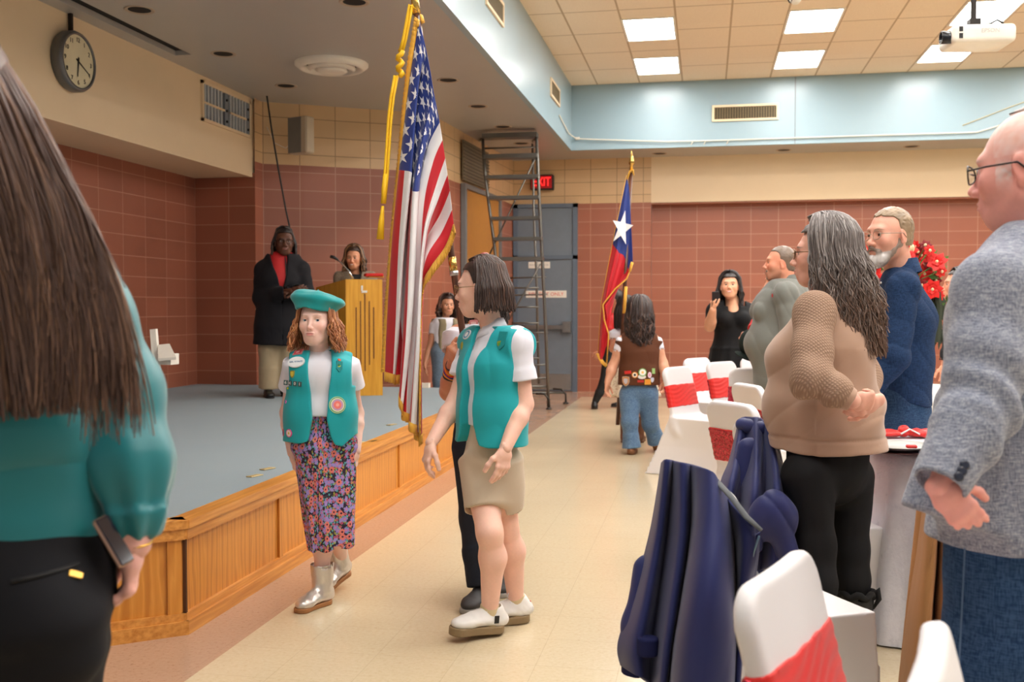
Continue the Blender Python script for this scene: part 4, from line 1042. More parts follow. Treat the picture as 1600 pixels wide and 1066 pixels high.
M_TEALV = fabric('teal_vest_cloth', TEAL, 900, .08, .75, .05); M_WSHIRT = fabric('white_shirt_cloth', (226, 226, 236), 1200, .08, .85, .03)
# ================================================================ GIRL IN THE TEAL BERET
def floral():
    t = NT('floral_skirt'); co = t.obj(); s = t.n('SeparateXYZ', {0: co})
    u = t.math('MULTIPLY', t.math('ARCTAN2', s.outputs[1], s.outputs[0]), .13)
    uv = t.n('CombineXYZ', {0: u, 1: s.outputs[2], 2: 0.0}).outputs[0]
    col = t.mix(0.0, lin((40, 24, 58)), (0, 0, 0)); 
    def layer(col, scale, seed, n, R, c1, c2, skip, leaf=False, stripes=False):
        p = t.map(uv, loc=(seed*1.37, seed*.71, 0))
        v = t.n('TexVoronoi', {'Vector': p, 'Scale': scale, 'Randomness': .85}, voronoi_dimensions='2D')
        d = t.n('VectorMath', {0: p, 1: v.outputs['Position']}, operation='SUBTRACT').outputs[0]
        q = t.n('SeparateXYZ', {0: d}); rnd = t.n('SeparateXYZ', {0: v.outputs['Color']})
        r = t.math('MULTIPLY', t.n('VectorMath', {0: d}, operation='LENGTH').outputs['Value'], scale)
        a = t.math('ADD', t.math('ARCTAN2', q.outputs[1], q.outputs[0]), t.math('MULTIPLY', rnd.outputs[1], 6.28))
        if leaf:
            ax = t.math('MULTIPLY', t.math('ABSOLUTE', t.math('SINE', a)), r); lim = t.math('SUBTRACT', R, t.math('ABSOLUTE', t.math('MULTIPLY', t.math('COSINE', a), r)))
            msk = t.math('GREATER_THAN', t.math('MULTIPLY', lim, .55), ax)
            if stripes: msk = t.math('MULTIPLY', msk, t.math('GREATER_THAN', t.math('SINE', t.math('MULTIPLY', t.math('ADD', t.math('MULTIPLY', t.math('COSINE', a), r), ax), 60)), -.2))
        else:
            pet = t.math('ADD', t.math('MULTIPLY', t.math('POWER', t.math('ABSOLUTE', t.math('COSINE', t.math('MULTIPLY', a, n/2))), .7), .5*R), .5*R)
            msk = t.math('LESS_THAN', r, pet)
        msk = t.math('MULTIPLY', msk, t.math('GREATER_THAN', rnd.outputs[0], skip))
        col = t.mix(msk, col, lin(c1))
        if not leaf: col = t.mix(t.math('MULTIPLY', msk, t.math('LESS_THAN', r, R*.28)), col, lin(c2))
        return col
    col = layer(col, 100, 5, 5, .42, (104, 120, 60), (40, 60, 40), .25, True, True)
    col = layer(col, 78, 9, 5, .42, (96, 190, 196), (50, 50, 90), .5)
    col = layer(col, 60, 3, 6, .43, (200, 96, 120), (110, 50, 90), .55)
    col = layer(col, 44, 7, 5, .45, (196, 190, 60), (0, 0, 0), .45, True, True)
    col = layer(col, 32, 2, 5, .43, (150, 134, 204), (220, 120, 160), .35)
    col = layer(col, 28, 11, 5, .44, (156, 140, 208), (0, 0, 0), .40, True)
    col = layer(col, 27, 1, 10, .42, (226, 124, 110), (70, 30, 60), .6)
    t.set(Base_Color=col, Roughness=.8); return t.m
def beret_girl():
    D = 4.5; p = Person('person', at(503, 946, D)*V(1, 1, 0), 1.385, math.radians(-72), 'girl in a teal beret, teal vest and floral skirt walking beside the stage', True, 1.0, .95, math.radians(-86), math.radians(2))
    J = p.J; h = p.h; p.hs = .88; p.move_head(at(494, 501, 4.44))
    J['neck'] = at(500, 549, 4.49); J['shoR'] = at(463, 567, 4.46); J['shoL'] = at(541, 567, 4.52)
    J['elbL'] = at(557, 646, 4.60); J['wriL'] = at(556, 704, 4.52); J['elbR'] = at(449, 645, 4.58); J['wriR'] = at(457, 708, 4.52)
    J['kneR'] = at(503, 830, 4.47); J['ankR'] = at(500, 925, 4.47); J['kneL'] = at(526, 820, 4.54); J['ankL'] = at(530, 897, 4.76)
    J['toeR'] = J['ankR']+V(-.05, -.17, -.03); J['toeL'] = J['ankL']+V(-.03, -.2, -.03)
    gR = atz(502, 945); gL = atz(529, 922)+V(0, .04, .05); J['ankR'] = gR+V(.0, 0, .075); J['ankL'] = gL+V(0, 0, .075); J['kneR'] = J['ankR']*.45+at(508, 735, 4.5)*.55-V(0, 0, .02)
    g = dict(blush=.35, brow=(170, 120, 84), browa=.45, lips=(206, 120, 116), jaw=.80, nose=.82, neck=.028, noear=False)
    arms = []
    for n in 'LR': arms += p.arm(n, 0, (.026, .0225, .0165))
    legs = []
    for n in 'LR': legs += p.leg(n, 0, (.05, .031, .0300, .0195), t0=1)
    hl = hand(J['wriL'], V(-.12, .02, -1)+FW*-.1, -RT*.9+FW*.2, 1, .148, (.25, .3, .35, .4), .3)
    hr = hand(J['wriR'], V(.18, -.0, -1), RT*.9+FW*.2, -1, .148, (.3, .35, .4, .45), .3)
    p.body((240, 202, 188), g, arms+legs, .0035, .0020, (), (70, 100, 130), V(-.35, 1, .12), hands=(hl, hr))
    # hair
    cap = hair_cap(p, (150, 92, 56), .006, .003, .058, -.02, .003)
    scalp_hair(p, 620, .150, (164, 104, 64), (.0042, .0020), part=.0, wave=.011, wf=1.3, var=.22, mixc=(206, 146, 96), frac=.22, out=.016, face=.30, m=22, spread=1.14, tip=.022, jit=.45, sd=3)
    # beret
    c = p.T(.002, -.012, .088); R = p.HR; s = p.hs
    tilt = frame(R@V(-.10, -.10, 1), R[:, 0]); G_ = lambda x, y, z: c+tilt@(V(x, y, z)*s)
    def dis(P): q = (P-c)@tilt; a = np.arctan2(q[:, 1], q[:, 0]); return .0035*np.sin(a*5+1)*np.clip(np.hypot(q[:, 0], q[:, 1])/.1, 0, 1)+.0015*wn(P, 50)
    bo = p.part('beret', [ell(G_(-.004, -.004, .010), V(.134, .130, .036)*s, tilt, .02), fc(G_(0, .004, -.050), G_(0, 0, .012), (.094*s, .112*s), (.110*s, .118*s), .025*s, .004, tilt[:, 0]), ell(G_(.02, .01, .030), V(.085, .085, .024)*s, tilt, .03), rc(G_(0, 0, .050), G_(0, 0, .066), .004, .003, .004),
            fc(G_(0, .004, -.07), G_(0, 0, -.034), (.086*s, .103*s), (.086*s, .103*s), .003, .002, tilt[:, 0]).neg(.003)], fabric('beret_felt', (0, 150, 152), 1500, .2, .95, .06, sheen=.4), .0035, dis, .005)
    badge('beret_pin', bo, 474, 484, .0115, .0125, (66, 40, 110), 'x', None, poly=[(math.cos(a)*(1 if i % 2 else .75), math.sin(a)*(1 if i % 2 else .75)) for i, a in enumerate(np.linspace(0, 6.283, 16, endpoint=False))])
    badge('beret_pin', bo, 484, 491, .010, .010, (226, 176, 90), 'x', None, poly=[(math.cos(a)*(1 if i % 2 else .55), math.sin(a)*(1 if i % 2 else .55)) for i, a in enumerate(np.linspace(0, 6.283, 12, endpoint=False))])
    # t-shirt
    neckc = J['neck']+V(0, 0, .0)
    sh = p.torso(.002, .05, waist=.95, chest=.96)+sleeve(p, 'L', 0, .50, .014, k=.03, flare=.010)+sleeve(p, 'R', 0, .50, .012, k=.03, flare=.010)
    sh += [hollow(p, 'L', .50, .009), hollow(p, 'R', .50, .007), cut(J['neck']+V(0, 0, .012), (0, 0, 1), .004), cut(V(0, 0, .845), (0, 0, -1), .01)]
    so = p.part('shirt', sh, M_WSHIRT, .0045, folds(22, .004, (1, 1, .5)), .004)
    nk = [J['neck']+V(0, 0, .012)+V(.043*math.cos(a), .040*math.sin(a), -.010*math.cos(a+1.25)) for a in np.linspace(0, 6.283, 25)]
    tubeobj('collar', nk, .006, M_WSHIRT, so)
    # skirt
    w0 = at(503, 640, D)
    pr = [fc(at(504, 642, D), at(506, 700, D), (.108, .083), (.137, .098), .05, .006, p.l), fc(at(506, 690, D), at(519, 856, D), (.137, .100), (.102, .088), .05, .008, p.l)]
    pr.append(fc(at(519, 850, D), at(519, 880, D), (.092, .078), (.092, .078), .004, .002, p.l).neg(.004))
    def sd(P): x, y, z = bodyxy(p, P); a = np.arctan2(y, x); return .006*np.sin(a*7+2*np.sin(z*6))*np.clip((.82-z)*2.5, 0, 1)+.003*wn(P, 24)
    p.part('skirt', pr, floral(), .0045, sd, .009)
    # vest
    pr = p.torso(.017, .05, waist=1.10, hips=1.0, chest=1.0, drop=-.03)+[ec(J['chest']-V(0, 0, .05), J['waist'], (.134, .092), (.142, .100), p.l, .05), ec(J['waist'], J['pelvis']-V(0, 0, .02), (.142, .100), (.156, .112), p.l, .05)]
    zc = J['neck'][2]
    def opening(P):
        x, y, z = bodyxy(p, P); x = x-.002
        w = np.interp(z, [.68, .76, .84, .95, 1.02, 1.075, 1.12], [.085, .045, .030, .038, .048, .050, .046])
        return np.maximum(np.maximum(np.abs(x)-w, -(y-.0)), -99+0*x)
    pr.append(cutf(opening, .008))
    def bottom(P):
        x, y, z = bodyxy(p, P); t_ = np.where(y > 0, np.abs(x-.01), .2)
        hem = np.where(x > 0, np.interp(t_, [.03, .075, .085, .14], [.73, .72, .715, .76]), np.interp(t_, [.03, .06, .10, .14], [.80, .745, .735, .735]))
        return z-hem
    pr.append(cutf(bottom, .004)); pr.append(cut(J['neck']+V(0, 0, .006), (0, 0, 1), .004))
    for n, q in (('L', 1), ('R', -1)):
        pr.append(rc(J['sho'+n]+p.l*q*.082-V(0, 0, .03), J['sho'+n]+p.l*q*.076-V(0, 0, .11), .058, .050, .01).neg(.008)); pr.append(cutf(lambda P, c=J['sho'+n]+p.l*q*.028, d=p.l*q: np.maximum(-((P-c)@d), J['sho'+n][2]-.10-P[:, 2]), .006))
    vo = p.part('vest', pr, M_TEALV, .0038, folds(16, .004, (1, 1, .5)), .004)
    B = lambda *a, **k: badge('badge', vo, *a, **k)
    B(466, 551, .022, .017, (226, 150, 150), 'rect', roll=-.15, rings=[(.85, (206, 70, 80)), (.35, (236, 190, 190))])
    B(463, 566, .041, .026, (226, 232, 236), 'disc', roll=-.1, rings=[(.9, (236, 240, 242))], txt='GIRL SCOUTS', tcol=(40, 110, 160), tsize=.0105)
    B(457, 585, .0115, .016, (150, 140, 50), 'shield', rings=[(.7, (206, 190, 70))])
    for i, ch in enumerate('6401'): B(448+i*7.4-1.5, 598+i*.8, .0085, .0105, (62, 92, 92), 'rect', roll=-.08, txt=ch, tcol=(240, 240, 236), tsize=.019)
    B(450, 607, .005, .005, (214, 206, 40), 'disc'); B(447, 628, .008, .008, (220, 120, 190), 'x', poly=[(0, 1), (-.9, 0), (0, -1), (.9, 0)], rings=[(.5, (150, 90, 190))])
    B(452, 677, .0175, .0175, (222, 60, 140), 'disc', rings=[(.82, (240, 226, 226)), (.3, (226, 190, 80))]); B(443, 676, .010, .016, (206, 90, 100), 'disc', rings=[(.7, (90, 60, 110))])
    B(527, 633, .036, .036, (206, 222, 140), 'disc', rings=[(.93, (30, 140, 130)), (.84, (214, 220, 170)), (.70, (186, 150, 190)), (.48, (232, 120, 110)), (.2, (240, 170, 150))])
    B(530, 573, .014, .024, (0, 128, 130), 'x', poly=[(-1, 1), (-1, -.4), (0, -1), (1, -.4), (1, 1)]); B(530, 563, .0075, .006, (190, 90, 60), 'shield'); B(529, 571, .0088, .0088, (190, 200, 50), 'disc', rings=[(.65, (40, 110, 60))])
    # boots
    t = NT('silver_leather'); t.set(Base_Color=(.68, .64, .60), Metallic=.75, Roughness=.33); t.bump(t.noise(t.obj(), 30, 3), .35, .01); SIL = t.m; TAN = plain('tan_sole', (156, 104, 58), .6)
    shoe(p, 'R', SIL, TAN, .215, .038, .085, .020, V(-.34, -1, 0), 0, 'boot', .185, gR, .0035)
    shoe(p, 'L', SIL, TAN, .215, .038, .085, .020, V(-.28, -1, 0), -.30, 'boot', .185, gL, .0035)
    return p
# ================================================================ GIRL IN THE TEAL VEST, FRONT
def vest_girl():
    D = 4.15; p = Person('person', at(768, 986, D)*V(1, 1, 0), 1.52, math.radians(-138), 'dark-haired girl in a teal vest and tan shorts looking back past the flagpole', True, 1.0, 1.0, math.radians(176), math.radians(-4))
    J = p.J; h = p.h; p.hs = .98; p.move_head(at(752, 449, 4.16))
    J['neck'] = at(769, 511, 4.17); J['shoL'] = at(809, 532, 4.05); J['shoR'] = at(742, 529, 4.27); J['chest'] = at(770, 575, 4.16); J['waist'] = at(768, 640, 4.16); J['pelvis'] = at(767, 700, 4.16)
    J['elbL'] = at(819, 632, 4.06); J['wriL'] = at(790, 700, 3.96); J['elbR'] = at(712, 628, 4.22); J['wriR'] = at(674, 692, 4.10)
    J['hipL'] = at(783, 735, 4.12); J['hipR'] = at(750, 735, 4.18); J['kneR'] = at(765, 832, 4.02); J['ankR'] = at(757, 956, 4.02); J['kneL'] = at(790, 822, 4.18); J['ankL'] = at(800, 932, 4.30)
    gF = atz(765, 992)+V(0, 0, .012); gB = atz(806, 972)+V(0, 0, .002); J['ankR'] = gF+V(0, 0, .08); J['ankL'] = gB+V(0, 0, .08)
    g = dict(blush=.25, brow=(60, 40, 30), browa=.7, lips=(196, 110, 106), jaw=.92, nose=.9, neck=.028)
    arms = []
    for n in 'LR': arms += p.arm(n, 0, (.027, .0235, .0165))
    legs = p.leg('L', 0, (.050, .032, .034, .021), t0=.6)+p.leg('R', 0, (.050, .033, .034, .021), t0=.6)
    hl = hand(J['wriL'], V(-.14, 0, -1)+FW*-.1, -RT*.7+FW*.7, 1, .172, (.22, .3, .35, .4), .4)
    hr = hand(J['wriR'], unit(-RT*.28-UP+FW*-.15), RT*.9+FW*.4, -1, .170, (.35, .4, .5, .6), .5)
    p.body((238, 192, 172), g, arms+legs, .0035, .0021, (), (70, 50, 36), hands=(hl, hr))
    DK = (50, 34, 28)
    hair_cap(p, (46, 31, 26), .008, .002, .050, -.02, .003, k=.004)
    scalp_hair(p, 900, .120, (54, 36, 29), (.0042, .0024), part=-.35, wave=.002, wf=1, var=.22, mixc=(84, 56, 42), frac=.15, out=.010, face=.45, m=16, spread=1.0, tip=.010, jit=.22, sd=9)
    q = at(757, 399, 4.17); m = MB().ball(q, (.022, .018, .012), 10); m.build('hair_clip', plain('clip_red', (150, 60, 56), .4), p.root, True)
    glasses(p, (150, 120, 70))
    # polo
    sh = p.torso(.004, .05)+sleeve(p, 'L', 0, .62, .012, k=.02, flare=.010)+sleeve(p, 'R', 0, .62, .012, k=.02, flare=.006)
    sh += [hollow(p, 'L', .62, .008), cut(J['neck']+V(0, 0, .015), (0, 0, 1), .004), cut(V(0, 0, .84), (0, 0, -1), .01)]
    so = p.part('polo_shirt', sh, M_WSHIRT, .0045, folds(20, .005, (1, 1, .6)), .005)
    nc = J['neck']+V(0, 0, .020); m = MB(); pts = []
    K = 26
    for i in range(K):
        a = i/(K-1)*2*math.pi*.93+.22; dr = p.f*math.cos(a)+p.l*math.sin(a)
        fr = abs(math.cos(a/1.0)) ; drop = .030*max(0, math.cos(a))**1
        pts.append((nc+dr*.047+V(0, 0, .018-drop), nc+dr*(.066+.020*max(0, math.cos(a)))+V(0, 0, -.020-drop*1.3)))
    v = [q for ab in pts for q in ab]+[q-V(0, 0, .003)-unit(q-nc)*.003 for ab in pts for q in ab]; n2 = 2*K
    f = [(2*i, 2*i+1, 2*i+3, 2*i+2) for i in range(K-1)]+[(n2+2*i, n2+2*i+2, n2+2*i+3, n2+2*i+1) for i in range(K-1)]+[(2*i+1, n2+2*i+1, n2+2*i+3, 2*i+3) for i in range(K-1)]+[(2*i, 2*i+2, n2+2*i+2, n2+2*i) for i in range(K-1)]
    m.add(v, f).build('collar', M_WSHIRT, so, True)
    tubeobj('necklace', [stick(so, x, y)[0]+V(0, -.004, 0) for x, y in ((748, 513), (743, 525), (740, 540), (739, 546), (741, 538), (750, 522))], .0012, plain('silver', (190, 190, 190), .3, .9), p.root, 5)
    # shorts
    KH = fabric('khaki_twill', (196, 178, 154), 1000, .1, .85, .05)
    pr = [ec(J['pelvis']+V(0, 0, .09), J['pelvis']-V(0, 0, .02), (.108, .085), (.128, .102), p.l, .04)]
    for n, kx, kd in (('L', 787, 4.16), ('R', 759, 4.09)):
        b = at(kx, 796, kd); pr.append(fc(J['hip'+n]+V(0, 0, .05), b, (.088, .088), (.086, .086), .045, .006, p.l)); pr.append(fc(b+V(0, 0, .008), b-V(0, 0, .03), .079, .079, .004, .002).neg(.004))
    def fd(P): x, y, z = bodyxy(p, P); return .006*np.sin((x*30)+z*14)*np.clip((.80-z)*5, 0, 1)+.004*wn(P, 22)
    p.part('shorts', pr, KH, .0045, fd, .009)
    # vest
    pr = p.torso(.022, .05, waist=1.12, hips=1.06, chest=1.03, drop=-.02)+[ec(J['chest']-V(0, 0, .06), J['waist'], (.148, .105), (.152, .112), p.l, .05), ec(J['waist'], J['pelvis']-V(0, 0, .02), (.152, .112), (.165, .128), p.l, .05)]
    a0 = at(737, 560, 3.9)
    def opening(P):
        x, y, z = bodyxy(p, P); w = np.interp(z, [.75, .80, .85, 1.0, 1.15, 1.22, 1.28], [.085, .052, .038, .035, .042, .05, .05])
        return np.maximum(np.abs(x+.008)-w, -y)
    pr.append(cutf(opening, .008))
    def bottom(P): x, y, z = bodyxy(p, P); return z-np.where(x > 0, np.interp(x, [.02, .06, .10], [.80, .772, .765]), np.interp(-x, [.02, .05, .09], [.81, .78, .77]))
    pr.append(cutf(bottom, .005)); pr.append(cut(J['neck']+V(0, 0, .006), (0, 0, 1), .004))
    for n, q in (('L', 1), ('R', -1)):
        pr.append(rc(J['sho'+n]+p.l*q*.092-V(0, 0, .03)+p.f*.01, J['sho'+n]+p.l*q*.085-V(0, 0, .14), .068, .060, .01).neg(.008)); pr.append(cutf(lambda P, c=J['sho'+n]+p.l*q*.040, d=p.l*q: np.maximum(-((P-c)@d), J['sho'+n][2]-.12-P[:, 2]), .006))
    vo = p.part('vest', pr, M_TEALV, .0038, folds(13, .006, (1, 1, .5)), .006)
    B = lambda *a, **k: badge('badge', vo, *a, **k)
    B(740, 507, .018, .020, (214, 130, 130), 'shield', rings=[(.6, (230, 180, 176))]); B(730, 523, .028, .020, (226, 230, 236), 'disc', rings=[(.8, (90, 160, 200)), (.5, (236, 240, 240))], roll=-.3)
    B(722, 541, .010, .018, (170, 160, 60), 'shield'); B(718, 552, .012, .010, (120, 140, 140), 'rect')
    B(784, 533, .022, .038, (0, 138, 142), 'x', roll=-.3, poly=[(-1, 1), (-1, -.4), (0, -1), (1, -.4), (1, 1)]); B(786, 527, .011, .011, (160, 150, 140), 'disc', rings=[(.6, (190, 100, 100))]); B(781, 538, .011, .013, (130, 140, 40), 'shield', rings=[(.5, (70, 150, 60))])
    # shoes
    WL = plain('white_leather', (224, 222, 218), .5); GUM = plain('gum_sole', (134, 112, 80), .6); CR = fabric('cream_sock', (214, 192, 150), 1500, .3, .95)
    p.part('sock', [fc(J['ankR']+V(0, 0, .035), J['ankR']-V(0, 0, .05), .037, .040, .01)], CR, .004); p.part('sock', [fc(J['ankL']+V(0, 0, .035), J['ankL']-V(0, 0, .05), .037, .040, .01)], CR, .004)
    o1, X1, R1 = shoe(p, 'R', WL, GUM, .25, .045, .085, .032, V(-.72, -.72, 0), .10, 'shoe', None, gF, .0035)
    o2, X2, R2 = shoe(p, 'L', WL, GUM, .25, .045, .085, .032, V(-.80, -.58, 0), 0, 'shoe', None, gB, .0035)
    for o_, X_ in ((o1, X1), (o2, X2)):
        m = MB()
        for i, x in enumerate((.035, .055, .075, .095)): m.tube([X_(x, -.025, .088-i*.010), X_(x+.004, 0, .098-i*.011), X_(x, .025, .088-i*.010)], .0035, 6)
        m.tube([X_(.03, 0, .10), X_(.025, .01, .125), X_(.04, .02, .135), X_(.045, .012, .115), X_(.03, 0, .10)], .003, 6)
        m.build('laces', M_WSHIRT, o_, True)
    MB().box((-.020, .0425, .045), (.0, .047, .075), R1, X1(.01, 0, 0)).build('logo_stripe', M_BLACK, o1); MB().box((-.006, -.02, .05), (.004, .02, .085), R2, X2(-.055, 0, 0)).build('heel_tab', plain('tab_red', (200, 50, 44), .5), o2)
    return p
# ================================================================ HIDDEN GIRL HOLDING THE BIG FLAG
def pants(p, mat, e=.012, r=(.060, .045, .042, .036), hipw=(.100, .070), vox=.006, name='trousers', end=1.97, flare=0.0, fold=(14, .005), zmax=.60):
    J, h = p.J, p.h; pr = [ec(p.o+p.u*zmax*h+ (J['waist']-p.o)*V(1, 1, 0), J['pelvis']-p.u*.02*h, (hipw[0]*.88*h*p.b, hipw[1]*.9*h*p.dp), (hipw[0]*h*p.b, hipw[1]*h*p.dp), p.l, .04)]
    for n in 'LR':
        A, B, C = J['hip'+n], J['kne'+n], J['ank'+n]; E = B+(C-B)*(end-1)
        pr += [rc(A, B, r[0]*h*p.b+e, r[1]*h+e, .03), rc(B, B+(E-B)*.5, r[1]*h+e, r[2]*h+e, .03), fc(B+(E-B)*.45, E, r[2]*h+e, r[3]*h+e+flare, .02)]
    fo = folds(fold[0], fold[1], (1, 1, .45))
    return p.part(name, pr, mat, vox, fo, fold[1])
def far_shoes(p, mat, sole=None, L=.155, vox=.006, **k):
    for n in 'LR':
        g = p.J['ank'+n]-p.u*.045*p.h; d = p.J['toe'+n]-p.J['ank'+n]; d[2] = 0
        shoe(p, n, mat, sole or M_BLACK, L*p.h, .026*p.h, .05*p.h, .014, d, 0, 'shoe', None, V(g[0], g[1], max(p.o[2], g[2])), vox, **k)
def top(p, mat, e, t1, zlo, sle, vox=.006, name='shirt', fold=(14, .005), zhi=.012, extra=(), slk=.03, tk={}, tr=(.031, .026, .0175), flare=0.0, colf=None, hem=True):
    sh = p.torso(e, .05, **tk)
    for n in 'LR':
        if t1: sh += sleeve(p, n, 0, t1, sle, tr, slk, flare)
    sh += list(extra)
    if t1:
        for n in 'LR': sh.append(hollow(p, n, t1, sle-.006+flare*.6, tr))
    if zlo is not None:
        sh.append(cutf(lambda P, z=p.o[2]+zlo: P[:, 2]-z if not callable(z) else z(P), .008))
    sh.append(cut(p.J['neck']+V(0, 0, zhi), (0, 0, 1), .004))
    return p.part(name, sh, mat, vox, folds(fold[0], fold[1], (1, 1, .55)), fold[1], colf)
def coat_tail(p, z0, z1, w0, w1, k=.05, rnd=.006): # skirt of a jacket from height z0 down to z1
    a = p.J['waist']*V(1, 1, 0)+V(0, 0, p.o[2]+z0); b = p.J['pelvis']*V(1, 1, 0)+V(0, 0, p.o[2]+z1); return fc(a, b, w0, w1, k, rnd, p.l)
M_DENIMD = fabric('dark_denim', (40, 44, 54), 900, .2, .85, .15)
def jeans_mat(name, c, c2=None): return fabric(name, c, 1100, .25, .85, .2, rgb2=c2)
def pole_girl():
    D = 4.62; p = Person('person', at(760, 960, D)*V(1, 1, 0), 1.50, math.radians(-85), 'person in dark trousers and white puff sleeve carrying the big flag', True, 1.0, 1.0)
    J = p.J; h = p.h; p.move_head(at(757, 455, 4.62)); J['neck'] = at(757, 508, 4.62)
    J['shoR'] = at(716, 522, 4.56); J['elbR'] = at(702, 612, 4.50); J['wriR'] = at(709, 566, 4.34); J['shoL'] = at(797, 535, 4.66)
    J['elbL'] = at(800, 600, 4.7); J['wriL'] = at(790, 660, 4.6)
    J['hipR'] = at(740, 700, 4.6); J['hipL'] = at(775, 700, 4.64); J['kneR'] = at(745, 810, 4.6); J['kneL'] = at(780, 805, 4.7)
    gR = atz(752, 945); gL = atz(786, 920); J['ankR'] = gR+V(0, 0, .07); J['ankL'] = gL+V(0, 0, .07)
    g = dict(brow=(40, 28, 22)); arms = p.arm('R', 0, (.030, .027, .018))+p.arm('L', 0, (.030, .027, .018))
    w = J['wriR']; pd = unit(POLE(.5)-POLE(.45)); dh = unit(-UP*-.9-RT*.05+FW*-.1)
    hg = hand(w, UP*.75-RT*.05-FW*.65, RT*.72-FW*-.7, -1, .150, (1.2, 1.25, 1.25, 1.2), 1.0, .02)
    p.body((206, 140, 108), g, arms, .0045, .003, (), hands=(hg,))
    hair_cap(p, (38, 26, 22), .010, .002, .055, -.08, .005)
    scalp_hair(p, 220, .16, (40, 28, 24), (.007, .004), wave=.004, out=.012, face=.2, m=14, var=.2, sd=4)
    top(p, M_WSHIRT, .006, .34, .80, .024, .005, 'blouse', flare=-.008)
    pants(p, M_DENIMD, .010, vox=.005)
    for n, gp, dv in (('R', gR, V(-.2, -1, 0)), ('L', gL, V(.1, -1, 0))): shoe(p, n, plain('sneaker_dark', (58, 56, 58), .6), plain('sole_grey', (150, 146, 140), .6), .23, .042, .075, .022, dv, 0, 'shoe', None, gp, .005)
    rb = random.Random(5)
    for i, c in enumerate(((60, 26, 26), (240, 120, 30), (250, 170, 40), (230, 60, 40), (30, 60, 150), (246, 150, 40), (40, 40, 44))):
        t_ = .80-.075*i; q = w+(J['elbR']-w)*(1-t_)*.62; dd = unit(J['elbR']-w); R = frame(dd); r_ = .030+.0012*i; m = MB()
        pts = [q+R@V(math.cos(a)*r_, math.sin(a)*r_*1.05, .004*math.sin(a*3+i)) for a in np.linspace(0, 6.2832, 40)]
        m.tube(pts, .0042, 6, caps=False); m.build('bracelet', plain('bead_%d_%d' % (c[0], c[2]), c, .4), p.root, True)
def POLE(t): return at(648, 0, 4.33)*(1-t)+at(752, 722, 4.36)*t
